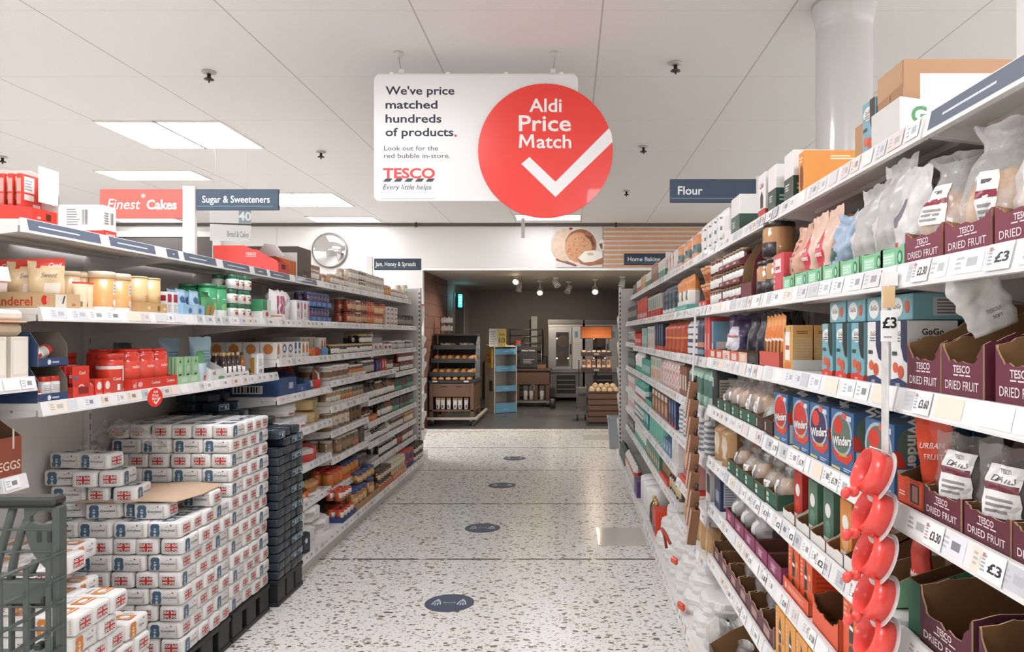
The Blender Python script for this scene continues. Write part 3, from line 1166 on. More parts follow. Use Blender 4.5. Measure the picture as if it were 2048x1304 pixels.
def jar(r, h, body, lid, label=None, lo=.12, hi=.6, lidh=.14, neck=.88, seg=14, front=(), name='jar', cat='jar', part=True, lid_over=1.0, shine=True):
    """round jar: glass body with a printed band, screw lid as its own part"""
    b = mat(body, .12, coat=.5) if isinstance(body, str) and shine else col(body)
    lb = (col(label), b) if label else b
    zl = h * (1 - lidh)
    mb = MB()
    pr = [(r * .55, 0), (r * .93, 0), (r, h * .035), (r, h * lo), (r * 1.012, h * lo + .0003), (r * 1.012, h * hi), (r, h * hi + .0003), (r, zl - h * .09), (r * .95, zl - h * .04), (r * neck, zl - h * .01), (r * neck, zl)]
    mm = [b, b, b, b, lb, b, b, b, b, b]
    mb.lathe(pr, mm, seg, cy=r)
    if front:
        mb.art(cyl_face(r * 1.014, h * lo), r * 2.2, h * (hi - lo), list(front), curved=True)
    lm = mat(lid, .35, coat=.3) if isinstance(lid, str) else lid
    lr = r * neck * 1.06 * lid_over
    lp = [(lr * .96, zl - .001), (lr, zl + .0005), (lr, h - h * .02), (lr * .95, h), (0.0005, h)]
    if part:
        lm_b = MB()
        lm_b.lathe(lp, lm, seg, cy=r)
        return T(name, mb, 2 * r, 2 * r, h, cat, [('lid', lm_b)])
    mb.lathe(lp, lm, seg, cy=r)
    return T(name, mb, 2 * r, 2 * r, h, cat)


def bottle(r, h, body, cap, label, lo=.12, hi=.5, name='bottle', cat='bottle', seg=12, part=False, shoulder=.62, neckr=.36):
    b, cm = mat(body, .12, coat=.5), mat(cap, .35, coat=.2)
    lb = (col(label), b)
    mb = MB()
    mb.lathe([(r * .5, 0), (r * .95, 0), (r, h * .03), (r, h * lo), (r * 1.012, h * lo + .0002), (r * 1.012, h * hi), (r, h * hi + .0002), (r * .98, h * shoulder), (r * .75, h * (shoulder + .1)), (r * neckr, h * (shoulder + .2)), (r * neckr, h * .88)],
             [b, b, b, b, lb, b, b, b, b, b], seg, cy=r)
    lp = [(r * neckr * 1.12, h * .87), (r * neckr * 1.2, h * .88), (r * neckr * 1.2, h * .99), (0.0005, h)]
    if part:
        c = MB()
        c.lathe(lp, cm, seg, cy=r)
        return T(name, mb, 2 * r, 2 * r, h, cat, [('cap', c)])
    mb.lathe(lp, cm, seg, cy=r)
    return T(name, mb, 2 * r, 2 * r, h, cat)


def tub(r0, r1, h, body, lid, band=None, name='tub', cat='tub', seg=16, lidh=.16):
    mb, lb = MB(), MB()
    bm = mat(body, .35)
    bd = col(band) if band else bm
    mb.lathe([(r0 * .9, 0), (r0, .002), (r0 + (r1 - r0) * .25, h * .22), (r0 + (r1 - r0) * .65, h * .6), (r1, h * (1 - lidh))], [bm, bm, bd, bm], seg, cy=r1)
    lb.lathe([(r1 * 1.0, h * (1 - lidh)), (r1 * 1.06, h * (1 - lidh)), (r1 * 1.06, h * .98), (r1 * .98, h), (.0005, h * .985)], mat(lid, .35), seg, cy=r1)
    return T(name, mb, 2.12 * r1, 2.12 * r1, h, cat, [('lid', lb)])


def canister(r, h, bands, lid, front=(), name='canister', cat='canister', seg=18, lidh=.12, lid_r=1.03):
    """straight card or plastic canister; bands: [(fraction, colour)] from the bottom"""
    mb, lb = MB(), MB()
    pr, mm, z = [(r * .9, 0), (r, .002)], [col(bands[0][1])], .002
    zl = h * (1 - lidh)
    for f, c in bands:
        z2 = min(zl, zl * f)
        pr.append((r, z2))
        mm.append(mat(c, .3, coat=.25))
    mb.lathe(pr, mm, seg, cy=r)
    if front:
        mb.art(cyl_face(r * 1.004, 0), r * 2.2, zl, list(front), curved=True)
    lb.lathe([(r * .97, zl), (r * lid_r, zl), (r * lid_r, h * .985), (r * lid_r - .003, h), (.0005, h)], mat(lid, .3, coat=.25), seg, cy=r)
    return T(name, mb, 2 * r * lid_r, 2 * r * lid_r, h, cat, [('lid', lb)])


def pouch_fn(w, d, h, seed, wr, top='crimp', belly=.35, lean=0.0, bottom=.75):
    def prof(v):
        if top == 'crimp':
            if v < belly:
                return bottom + (1 - bottom) * math.sin(v / belly * PI / 2)
            if v < .9:
                return max(.05, math.cos((v - belly) / (.9 - belly) * PI / 2) ** .8)
            return .05
        if top == 'gather':
            if v < belly:
                return bottom + (1 - bottom) * math.sin(v / belly * PI / 2)
            if v < .84:
                return .26 + .74 * math.cos((v - belly) / (.84 - belly) * PI / 2) ** .9
            return .26 + .3 * (v - .84) / .16
        return 1.0 if v < .8 else max(.12, 1 - (v - .8) / .2 * .88)

    def wf(v):
        return wf0(v) * (.80 + .20 * min(1, v / .36))

    def wf0(v):
        if top == 'gather':
            if v < .4:
                return 1.0
            if v < .84:
                return 1 - .58 * ((v - .4) / .44) ** 1.6
            return .42 + .34 * (v - .84) / .16
        if top == 'crimp':
            return 1 - .05 * math.sin(PI * v)
        return 1.0

    def P_(u, v, back, off=0.0):
        a = 2 * u - 1
        t = d / 2 * math.sqrt(max(0.0, 1 - abs(a) ** 2.6)) * prof(v)
        x = a * w / 2 * wf(v)
        q = Vector((x * 22 + seed * 7.1, v * h * 22 + seed * 3.3, (5.5 if back else 0) + seed))
        nz = noise.noise(q) + .6 * abs(noise.noise(q * 2.1)) - .2
        edge = min(1.0, 4 * (1 - abs(a)) + .25)
        t2 = t + (nz * wr * edge if t > .0005 else 0) + off
        y = max(-.003, min(d + .003, d / 2 + (t2 if back else -t2))) + lean * v * h
        z = v * h + (.5 * wr * noise.noise(Vector((x * 40, seed, 1.7))) * 2 * v ** 6)
        x += wr * .8 * noise.noise(Vector((seed, v * 9, 4.4 + a)))
        return Vector((x, y, z))
    return P_


def pouch(w, d, h, m, paint=None, seed=1, wr=.005, top='crimp', nu=12, nv=16, words=(), name='pouch', cat='bag', belly=.35, lean=0.0, extra=None, bottom=.75, art=(), base=None):
    fn = pouch_fn(w, d, h, seed, wr, top, belly, lean, bottom)
    mb = MB()
    vs, fs, ms = [], [], []
    m0 = col(m)
    for back in (0, 1):
        b = len(vs)
        for j in range(nv + 1):
            for i in range(nu + 1):
                vs.append(fn(i / nu, j / nv, back))
        for j in range(nv):
            for i in range(nu):
                q = (b + j * (nu + 1) + i, b + j * (nu + 1) + i + 1, b + (j + 1) * (nu + 1) + i + 1, b + (j + 1) * (nu + 1) + i)
                fs.append(q if not back else q[::-1])
                c = paint((i + .5) / nu, (j + .5) / nv, back) if paint else None
                ms.append(col(c) if c else m0)
    o = (nv + 1) * (nu + 1)
    for i in range(nu):                      # closed bottom
        fs.append((i, o + i, o + i + 1, i + 1))
        ms.append(m0)
    mb.add(vs, fs, ms, smooth=True)
    if art:
        f = lambda s, t, off: fn(min(1, max(0, s / w)), min(1, max(0, t / h)), 0, off + .0012)
        mb.art(f, w, h, list(art), curved=True)
    parts = []
    if extra:
        parts = extra(fn, w, d, h)
    return T(name, mb, w, d, h, cat, parts)


def lumps(rx, ry, rz, n, m, seed, size):
    """the food in a clear bag: one heap of rounded pieces as one lumpy body"""
    mb = MB()
    nu, nv = 16, 10
    vs = []
    for j in range(nv + 1):
        th = PI * j / nv
        for i in range(nu):
            ph = 2 * PI * i / nu
            q = Vector((math.sin(th) * math.cos(ph), math.sin(th) * math.sin(ph), -math.cos(th)))
            k = 1 + .22 * noise.noise(q * 2.6 + Vector((seed, 0, 0))) + .10 * noise.noise(q * 6 + Vector((0, seed, 0)))
            vs.append((q.x * rx * k, q.y * ry * k, (q.z * k) * rz))
    fs = [(j * nu + i, j * nu + (i + 1) % nu, (j + 1) * nu + (i + 1) % nu, (j + 1) * nu + i) for j in range(nv) for i in range(nu)]
    mb.add(vs, fs, m, smooth=True)
    return mb


def clear_bag(w, d, h, food, seed, alpha=.42, label=None, tint='#f2f2f0', fill=.62, wr=.009, top='gather', name='clear_bag', cat='bag', barcode=False, art=()):
    """see-through bag: film, the food inside it, a printed label"""
    fm = film(tint, alpha * .6, .16)

    def extra(fn, w, d, h):
        fo = lumps(w * .43, d * .37, h * fill * .5, 1, mat(food, .6, vary=.35, scale=45), seed, .02)
        fo.v = [(x, y + d / 2, z + h * fill * .5 + .006) for x, y, z in fo.v]
        out = [('food', fo)]
        if label:
            lb = MB()
            x0, y0, x1, y1, ops = label
            n = 4
            f = lambda s, t, off: fn(x0 + (x1 - x0) * s, y0 + (y1 - y0) * t, 0, off + .002)
            lb._patch(f, 0, 0, 1, 1, '#eeece8', 0, True)
            lb.art(f, 1, 1, ops, off=.0006, curved=True)
            out.append(('label', lb))
        return out
    return pouch(w, d, h, fm, None, seed, wr, top, 14, 16, name=name, cat=cat, belly=.3, extra=extra, art=art)


def jag(a, b, n, amp, rng):
    out = []
    for i in range(1, n):
        t = i / n
        out.append((a[0] + (b[0] - a[0]) * t + rng.uniform(-amp, amp), a[1] + (b[1] - a[1]) * t + rng.uniform(-amp, amp)))
    return out


def tray(w, d, hf, hb, outer, inner=CARD, front=(), side=(), torn=0, seed=1, dip=0.0, run=.45, name='display_tray', cat='cardboard tray', th=.003, edge=None):
    """shelf-ready card tray: low front, side walls that rise to the back; parts: front, side walls, back, bottom"""
    rng = random.Random(seed)
    o, i = mat(outer, .5, vary=.05, scale=20) if isinstance(outer, str) else outer, mat(inner, .85, vary=.1, scale=22) if isinstance(inner, str) else inner
    e = mat(edge, .8) if edge else i
    base = MB()
    base.box(-w / 2, w / 2, 0, d, 0, th, i, ch=.0005)
    fr = MB()
    top = [(w, hf + dip), (w * .82, hf), (w * .18, hf), (0, hf + dip)] if dip else [(w, hf), (0, hf)]
    if torn:
        t2 = []
        for a, b in zip(top, top[1:]):
            t2 += [a] + jag(a, b, 6, torn, rng)
        top = t2 + [top[-1]]
    fr.panel([(0, .0), (w, .0)] + top, (-w / 2, th, 0), (1, 0, 0), (0, 0, 1), th, o, i, e)
    if front:
        fr.art(plane_face((-w / 2, 0, 0), (1, 0, 0), (0, 0, 1), (0, -1, 0)), w, hf, list(front))
    parts = [('front_panel', fr)]
    for sgn in (-1, 1):
        sd = MB()
        prof = [(th, 0), (d, 0), (d, hb), (d * (run + .12), hb), (d * run * .5, (hf + hb) * .5), (th, hf + dip)]
        if torn:
            p2 = []
            for q, (a, b) in enumerate(zip(prof[2:], prof[3:])):
                p2 += [a] + (jag(a, b, 7, torn, rng) if q > 0 else [])
            prof = prof[:2] + p2 + [prof[-1]]
        if sgn < 0:
            sd.panel([(-y, z) for y, z in prof], (-w / 2 + th, 0, 0), (0, -1, 0), (0, 0, 1), th, o, i, e)
        else:
            sd.panel(prof, (w / 2 - th, 0, 0), (0, 1, 0), (0, 0, 1), th, o, i, e)
        if side:
            f = faces_of(w, d, hf)['L' if sgn < 0 else 'R']
            sd.art(*f, list(side))
        parts.append(('side_wall', sd))
    bk = MB()
    bk.panel([(-w, 0), (0, 0), (0, hb), (-w, hb)], (-w / 2, d - th, 0), (-1, 0, 0), (0, 0, 1), th, o, i, e)
    parts.append(('back_panel', bk))
    return T(name, base, w, d, hb, cat, parts)


def brick_vs(w, d, h, rr, seed, amp, n=5):
    """rounded, slightly soft brick: verts and faces, x across, y along, z up, base at z=0"""
    vs, fs, index = [], [], {}

    def vid(p):
        k = tuple(round(c, 5) for c in p)
        if k in index:
            return index[k]
        q = Vector(p)
        half = Vector((w / 2, d / 2, h / 2))
        core = Vector([max(-half[i] + rr, min(half[i] - rr, q[i] * half[i])) for i in range(3)])
        full = Vector([q[i] * half[i] for i in range(3)])
        dv = full - core
        if dv.length > 1e-7:
            full = core + dv.normalized() * rr
        nz = noise.noise(full * 28 + Vector((seed * 3.7, 0, 0))) * amp
        nrm = Vector((q.x ** 5, q.y ** 5, q.z ** 5))
        if nrm.length > 0:
            full = full + nrm.normalized() * nz
        index[k] = len(vs)
        vs.append((full.x, full.y, full.z + h / 2))
        return index[k]
    g = [-1, -.93, -.8, -.4, 0, .4, .8, .93, 1]
    for ax in range(3):
        a, b = [k for k in range(3) if k != ax]
        for e in (-1, 1):
            for i in range(len(g) - 1):
                for j in range(len(g) - 1):
                    q = []
                    for ii, jj in ((i, j), (i + 1, j), (i + 1, j + 1), (i, j + 1)):
                        p = [0, 0, 0]
                        p[ax], p[a], p[b] = e, g[ii], g[jj]
                        q.append(vid(p))
                    fs.append(tuple(q if (e > 0) == (ax != 1) else q[::-1]))
    return vs, fs


# ------------------------------------------------------------------ placing
SHELF_WORDS = {'A2': 'uppermost egg-bay shelf', 'A3': 'middle egg-bay shelf', 'A4': 'lowest egg-bay shelf',
               'L1': 'sugar-side top shelf', 'L2': 'sugar-side shelf two', 'LB3': 'sugar-side shelf three', 'L3': 'jam-side shelf three', 'D4': 'past-pallet shelf four', 'D5': 'past-pallet shelf five',
               'D6': 'past-pallet shelf six', 'D7': 'past-pallet shelf seven', 'E4': 'jam-side shelf four', 'G4': 'jam-sign shelf four', 'E5': 'spreads shelf five', 'E6': 'spreads shelf six', 'E7': 'spreads shelf seven',
               'F5': 'jam-side shelf five', 'F6': 'jam-side shelf six', 'F7': 'jam-side shelf seven', 'E8': 'jam-side shelf eight', 'sugar_base': 'jam-side bottom shelf',
               'R1': 'flour-side top shelf', 'R2': 'flour-side shelf two', 'R3': 'flour-side shelf three', 'R4': 'flour-side shelf four', 'R5': 'flour-side shelf five', 'R6': 'flour-side shelf six', 'R7': 'flour-side shelf seven',
               'S4': 'baking shelf four', 'S5': 'baking shelf five', 'S6': 'baking shelf six', 'S7': 'baking shelf seven', 'U6': 'far baking shelf six', 'U7': 'far baking shelf seven', 'flour_base': 'flour-side bottom shelf'}
_count = {}


def shelf(key, Y=None):
    s, y0, y1, z, fr = min(SHELVES[key], key=lambda q: 0 if Y is None else max(q[1] - Y, Y - q[2], 0))
    return s, z - .0035, abs(fr)


def ypx(key, px, setback=.015):
    s, z, fr = shelf(key)
    return FPX * (fr + setback) / abs(px - VX)


def word_for(key, words, row, tier, tiers):
    k = (key, words, row, tier)
    _count[k] = _count.get(k, 0) + 1
    n = _count[k]
    bits = [nth(n) + '-nearest']
    if row:
        bits.append(('second-row', 'third-row', 'fourth-row', 'fifth-row', 'sixth-row')[row - 1])
    if tiers > 1:
        bits.append(('bottom-tier', 'second-tier', 'third-tier', 'fourth-tier')[tier])
    return label_of(words, ' '.join(bits) + ', on ' + SHELF_WORDS[key])


def jar_kind(words):
    for k, n in (('honey', 'honey_jar'), ('peanut', 'peanut_butter_jar'), ('nut', 'nut_butter_jar'), ('jam', 'jam_jar'), ('preserve', 'preserve_jar'), ('spread', 'spread_jar'), ('gold lid', 'paste_jar'), ('brown', 'sauce_jar'), ('sprinkle', 'sprinkle_jar')):
        if k in words:
            return n
    return 'glass_jar'


def headroom(key, Y, h):
    """scale that keeps a thing of height h under the shelf above it"""
    s, z, fr = shelf(key, Y)
    above = [q[3] for k in SHELVES for q in SHELVES[k] if q[0] is s and q[1] - .05 < Y < q[2] + .05 and q[3] > z + .05]
    return min(1.0, (min(above) - .053 - z) / h) if above else 1.0


def row(key, px0, px1, tpl, words, n=None, deep=1, tiers=1, gap=.004, setback=.015, dz=0.0, jit=.0, y=None, turn=0.0, dx=0.0, tier_h=None, skip=0.0, rot=None):
    """fill the shelf between two picture columns (or the Y range y) with copies, nearest first"""
    s, z, fr = shelf(key)
    tpls = tpl if isinstance(tpl, (list, tuple)) else [tpl]
    t0 = tpls[0]
    ya, yb = y if y else (ypx(key, px0, setback), ypx(key, px1, setback))
    ya, yb = min(ya, yb), min(8.41, max(ya, yb))
    if n is None:
        n = max(1, int((yb - ya + gap) / (t0.w + gap) + .35))
    step = (yb - ya) / n
    setback = max(setback, .0085)
    out = []
    nm = jar_kind(words) if t0.name == 'jar' else None
    if jit == 0 and dz == 0 and t0.name in ('jar', 'bottle', 'tub'):
        jit = .007
    if t0.name in ('jar', 'bottle') and len(tpls) > 1 and n > 4:
        runs, cur = [], 0
        while len(runs) < n:
            runs += [cur % len(tpls)] * RND.randint(2, 4)
            cur += 1
    else:
        runs = [i % len(tpls) for i in range(n)]
    for i in range(n):
        t = tpls[runs[i]]
        gapped = t0.name in ('jar', 'bottle') and n > 5 and tiers == 1 and RND.random() < .07
        for j in range(deep):
            if gapped and j == 0 and deep > 1:
                continue
            for q in range(tiers):
                if skip and (j or q) and RND.random() < skip:
                    continue
                th = tier_h or t.h
                X = s.s * (fr + setback + dx + j * (t0.d + .004) + (RND.uniform(0, jit) if jit else 0))
                Y = ya + step * (i + .5) + (RND.uniform(-1, 1) * min(jit * .5, max(0, (step - t.w) / 2)) if jit else 0)
                z = shelf(key, Y)[1]
                o = t.put((X, Y, z + dz + q * th), s.rz() + turn + (RND.uniform(-.1, .1) if jit else 0), word_for(key, words, j, q, tiers), words + ' row, ' + SHELF_WORDS[key], name=nm)
                hs = headroom(key, Y, dz + (tiers - 1) * th + t.h)
                o.scale = (1, 1, min(hs, 1) * (RND.uniform(.95, 1.0) if jit else 1))
                if hs < 1 and tiers > 1:
                    o.location.z = z + dz + q * th * hs
                out.append(o)
    return out


def one(key, px, tpl, label, setback=.015, dz=0.0, turn=0.0, y=None, rot=None, dx=0.0, scale=None, group=None):
    """a single thing on a shelf, centred on a picture column (or at Y = y)"""
    setback = max(setback, .0085)
    s, z, fr = shelf(key)
    Y = y if y is not None else ypx(key, px, setback)
    z = shelf(key, Y)[1]
    o = tpl.put((s.s * (fr + setback + dx), Y, z + dz), s.rz() + turn, label_of(label), group, scale=scale)
    hs = headroom(key, Y, dz + tpl.h)
    if hs < 1:
        o.scale = (o.scale[0], o.scale[1], o.scale[2] * hs)
    if rot:
        o.rotation_euler = (rot[0], rot[1], s.rz() + turn + rot[2])
    return o
# ================================================================== the sugar and jam side
WHT, CREAM, TAN, REDP, NVY, GRN, LBL = '#e8e6e1', '#e4d2b4', '#cfae84', '#dc3a2c', '#33476b', '#3f8a5c', '#e9e7e3'
DARKW, LINE = '#cf3325', '#b9b6b0'


def pack_file(w, d, n, tray_t, pack_t, key, y, words_tray, words_pack, step, setback=.015, dz=0.0, lean=0.0, first=.008):
    """a tray and the flat packs filed in it from front to back"""
    one(key, 0, tray_t, words_tray, y=y, setback=setback, dz=dz)
    s, z, fr = shelf(key)
    for i in range(n):
        o = pack_t.put((s.s * (fr + setback + first + i * step), y, z + dz + .0045), s.rz(), label_of(words_pack, nth(i + 1) + ' from the front'), words_pack + ', ' + SHELF_WORDS[key])
        if lean:
            o.rotation_euler = (-lean, 0, s.rz())


# ---- top shelf
red_pack = carton(.098, .018, .165, '#d93c2c', front=[('r', .12, .62, .62, .95, '#e9e4df'), ('r', .12, .46, .6, .58, '#e9e4df'), ('r', .55, .05, .92, .40, '#e6d9d4'), ('l', .16, .66, .58, .9, 4, '#9aa9b0')],
                  side=[('r', .1, .62, .9, .9, '#e7a79c'), ('r', .1, .36, .9, .58, '#d98478'), ('r', 0, 0, 1, .3, '#b32a20')], name='sweetener_pack', cat='packet')
t = tray(.125, .42, .05, .07, '#dc3c2c', '#c4533f', front=[('r', .55, .3, .75, .75, '#5a1d16'), ('r', .2, .3, .34, .45, '#e9b7ae')], name='display_tray')
pack_file(.125, .42, 13, t, red_pack, 'L1', 2.585, 'red open tray of red sweetener packs at the near end of the sugar-side top shelf', 'upright red sweetener pack in the top shelf tray', .030, first=.045)
mb = MB()
mb.panel([(-.42, 0), (0, 0), (0, .11), (-.03, .155), (-.1, .2), (-.42, .205)], (0, 0, .005), (0, -1, 0), (0, 0, 1), .004, WHT, mat('#dcd9d3', .7))
mb.box(-.10, .0, .0, .004, .075, .2, WHT, ch=.001)
liner = T('card_liner', mb, .01, .42, .2, 'card')
o = one('L1', 0, liner, 'tall white card liner torn open behind the red sweetener packs', y=2.665, setback=.02, dz=.0)
case = carton(.085, .42, .125, '#e6e4df', side=[('r', 0, 0, 1, .20, REDP), ('b', .80, .28, .87, .92), ('l', .66, .35, .79, .9, 7, '#8a8d90'), ('r', .89, .35, .97, .9, '#dddbd6'), ('e', .60, .2, .035, .1, '#3a1b16')],
              front=[('r', 0, 0, 1, .22, REDP), ('b', .55, .35, .8, .85), ('l', .1, .4, .45, .8, 5, '#8a8d90'), ('t', 'Canderel', .55, .11, .09, '#f3d9d4', .01)], name='shipping_case', cat='case')
one('L1', 0, case, 'white case with a red base and barcode on the sugar-side top shelf', y=2.95)
tesco = tray(.17, .41, .07, .175, '#e24b44', '#b8543f', side=[('t', 'TESCO', .58, 1.75, .22, '#f4dad6', .02), ('r', .50, 1.5, .66, 1.55, '#f0cfca'), ('r', .30, .05, .55, .25, '#3c1512')],
             front=[('r', .3, .45, .7, .9, '#4c1b15')], torn=.006, seed=3, run=.4)
one('L1', 0, tesco, 'large red torn-open store case on the sugar-side top shelf', y=4.74)
mb = MB()
mb.panel([(0, 0), (.2, .01), (.22, .05), (.12, .1), (.02, .085)], (-.1, 0, 0), (1, .1, 0), (0, .55, .84), .003, WHT, WHT)
one('L1', 0, T('torn_flap', mb, .2, .1, .1, 'card'), 'torn white card flap on top of the large red store case', y=4.78, setback=.08, dz=.115, turn=.9)
orange_case = tray(.115, .36, .10, .15, '#cf6a30', '#b8743f', run=.5)
one('L1', 0, orange_case, 'orange open case beside the large red store case', y=4.90)
one('L1', 0, carton(.012, .28, .165, WHT, name='card_sheet', cat='card'), 'white card sheet standing between orange case and dark brown case', y=4.975)
brown = carton(.25, .39, .21, '#584a42', front=[('p', [(.35, .32), (.40, .18), (.66, .18), (.70, .30), (.62, .24), (.45, .24)], '#2d2420'), ('l', .35, .06, .75, .12, 1, '#b5aca4')], name='shipping_case', cat='case')
one('L1', 0, brown, 'dark brown case on the top shelf past the red store case', y=5.12)
kraft = carton(.36, .33, .13, '#a77f5c', front=[('r', .06, .06, .62, .74, '#c7b8a4')], name='shipping_case', cat='case')
one('L1', 0, kraft, 'brown card case with jars before it on the top shelf', y=5.47, dx=.075)
sj = jar(.03, .085, '#b98f6a', '#d8d4cc', '#e6e2da', lo=.2, hi=.65, part=False)
sj2 = jar(.034, .085, '#c9b79c', '#cfcac2', '#f0ede7', part=False)
sj3 = jar(.032, .088, '#8f6a48', '#e2ded6', '#e9e2d4', part=False)
oj = jar(.033, .11, '#c77f3c', '#dcd8d0', '#e0a060', lo=.1, hi=.5, part=False)
row('L1', 622, 641, sj, 'small silver-lidded amber jar before the brown case', n=3, setback=.01)
row('L1', 664, 700, [sj, sj3], 'silver-lidded amber jar past the brown case', tiers=1, deep=2, jit=.006)
row('L1', 701, 742, [sj2, sj3], 'pale jar with a grey lid', tiers=2, deep=2, jit=.003)
row('L1', 743, 770, sj2, 'white labelled jar with a grey lid', tiers=2, deep=2)
row('L1', 771, 784, oj, 'orange jar with a pale lid', deep=2)
row('L1', 786, 812, sj, 'silver-lidded jar near the jam sign', tiers=1, deep=2, jit=.006)
row('L1', 813, 826, sj2, 'pale jar at the end of the top shelf', tiers=2, deep=2)

# ---- shelf two
tan_tray = tray(.135, .45, .055, .06, TAN, '#c39b6a', front=[('r', .04, .1, .45, .92, '#e5dccd'), ('p', [(.28, .35), (.34, .35), (.42, .85), (.36, .85)], '#4b4b4b'), ('t', '100g', .74, .32, .16, '#cf5f26', .02)],
                side=[('t', 'Canderel', .66, .5, .56, '#c4481f', .02), ('e', .925, .55, .024, .3, '#d9342a'), ('e', .955, .58, .016, .25, '#e39a86')])
one('L2', 0, tan_tray, 'tan tray of sweetener pouches at the near end of shelf two', y=2.61, setback=.012)


def p_tan(u, v, b):
    if v > .86 - .18 * max(0, .6 - u):
        return '#dd3d2c' if (u > .25 or v > .95) else '#e0c79e'
    return '#f0e4d2' if .55 < u < .95 and .12 < v < .5 else None


tp = pouch(.135, .045, .175, '#e2c497', p_tan, 3, .003, nu=16, nv=20, art=[('t', 'Cand', .76, .86, .09, '#f5e6df', .02), ('t', 'Sweet', .66, .66, .10, '#77706a', .0, .2)], name='sweetener_pouch')
tps = pouch(.075, .03, .10, '#e6b57c', lambda u, v, b: '#dd3d2c' if v > .85 else ('#f0e6d8' if v > .4 else None), 5, .003, name='sweetener_pouch')
s, z, fr = shelf('L2')
for i, (x, yy) in enumerate(((-1.835, 2.57), (-1.93, 2.60), (-2.03, 2.61))):
    tp.put((x, yy, z + .004), 0, label_of('tall tan and red sweetener pouch in the near tray, ' + ('nearest the aisle', 'middle of three', 'deepest of three')[i]), 'tall tan pouches in the near tray')
for i in range(4):
    tps.put((-1.985 - .035 * i, 2.545, z + .004), .25, label_of('small tan and red sweetener pouch before the tall ones, ' + nth(i + 1) + ' from the aisle'), 'small tan pouches in the near tray')
for i in range(2):
    pouch(.05, .02, .105, '#e8d3ae', lambda u, v, b: '#d9342a' if v > .92 else ('#8c7a5c' if .15 < v < .32 and .3 < u < .7 else None), 8 + i, .002, name='sweetener_sachet').put((-1.79, 2.705 + .03 * i, z), PI / 2 - .9, label_of('narrow tan sachet pack beside the near pouch tray, ' + ('nearer one', 'farther one')[i]), 'tan sachet packs')
cn = canister(.042, .148, [(1, '#e0c193')], '#ead9bb', front=[('r', .3, .55, .8, .9, '#efe9df'), ('e', .55, .25, .18, .16, '#e9e4da')], cat='canister')
row('L2', 0, 0, cn, 'cream lidded sweetener canister behind the sachets', n=2, y=(2.735, 2.905), dx=.07)
cb = canister(.046, .155, [(.14, '#f2efe9'), (1, '#e2a467')], '#ecd9ba', front=[('r', .48, .50, .85, .88, '#efece6'), ('e', .62, .26, .15, .11, '#eeeae2'), ('l', .52, .55, .8, .84, 3, '#a8b0b6')], lidh=.16, cat='canister')
row('L2', 207, 274, cb, 'orange and cream sweetener canister', n=2, deep=2, y=(2.825, 3.03))
ct = canister(.043, .15, [(1, '#dcb985')], '#e4c695', front=[('l', .4, .3, .8, .5, 3, '#c79a5e')], lidh=.04)
row('L2', 276, 331, ct, 'plain tan canister', n=2, deep=2, y=(3.055, 3.245), dz=.004)
tt2 = tray(.20, .12, .045, .045, '#cda672', '#c49a66', front=[('e', .3, .5, .05, .2, '#e6d3b4'), ('r', .62, .25, .72, .75, '#8c6c42'), ('r', .84, .35, .95, .6, '#e6d3b4')])
one('L2', 0, tt2, 'low tan tray under the plain tan canisters', y=3.15, setback=.009)
wr_ = carton(.04, .05, .10, WHT, front=[('r', .1, .55, .9, .9, '#a8324a'), ('l', .15, .1, .85, .45, 4, LINE)], side=[('r', .1, .6, .9, .85, '#8f2d42'), ('r', .15, .1, .85, .3, '#c9d4d8')], name='tablet_box')
row('L2', 333, 357, wr_, 'small white and dark red tablet box', n=2, deep=3)
gp = pouch(.08, .04, .13, '#6f7f8d', lambda u, v, b: '#55616c' if v > .8 else None, 4, .004)
row('L2', 336, 360, gp, 'grey blue pouch standing behind the tablet boxes', n=1, setback=.2)
lb = pouch(.085, .035, .115, '#9fc0d4', lambda u, v, b: '#3d5d86' if (u - .5) ** 2 * 4 + (v - .58) ** 2 * 16 < .35 else ('#c6d9e4' if v < .3 else None), 6, .004, nu=18, nv=20)
row('L2', 359, 412, lb, 'light blue sweetener pouch', n=2, deep=2, dz=.006, dx=.012)
lbt = tray(.19, .10, .05, .055, '#9cc4de', '#8ab0c8', front=[('e', .3, .45, .08, .25, '#4d7ba6'), ('e', .78, .45, .08, .25, '#4d7ba6'), ('r', .42, .2, .66, .95, '#b9d6e6')])
one('L2', 0, lbt, 'light blue tray of light blue pouches', y=3.485, setback=.009)
gpo = pouch(.07, .04, .12, '#4f8f5f', lambda u, v, b: '#c88a4c' if v < .45 and (u - .5) ** 2 + (v - .25) ** 2 < .06 else ('#356b45' if v > .8 else None), 7, .004, nu=16, nv=18)
row('L2', 413, 431, gpo, 'green pouch with a tan picture', n=2, deep=2)
gc = canister(.044, .165, [(.25, '#e8eae6'), (.3, '#3d8c5a'), (1, '#3f9a66')], '#357d53', front=[('r', .62, .45, .9, .75, '#e8eae6'), ('e', .4, .35, .2, .12, '#8cc07a'), ('l', .25, .6, .6, .66, 1, '#dfe8dd')])
row('L2', 432, 489, gc, 'green stevia canister', n=2, deep=2, y=(3.66, 3.87))
wj = jar(.034, .078, '#e6e5e0', '#2f6a49', '#dcdcd4', neck=.8, lidh=.3, part=True, front=[('e', .5, .4, .2, .25, '#c23b33'), ('l', .2, .7, .8, .9, 1, '#5d8a6a')])
row('L2', 490, 527, wj, 'white jar with a dark green lid', n=3, tiers=3, deep=2, y=(3.92, 4.16))
gt = carton(.12, .2, .115, '#eceae4', front=[('r', 0, .45, .55, 1, '#4a9467'), ('t', 'ia', .45, .6, .25, '#3a7d55', .02), ('e', .55, .25, .16, .12, '#c14338')], side=[('r', 0, .4, 1, 1, '#4a9467')])
one('L2', 0, gt, 'green and white carton beside the white jars', y=4.33)


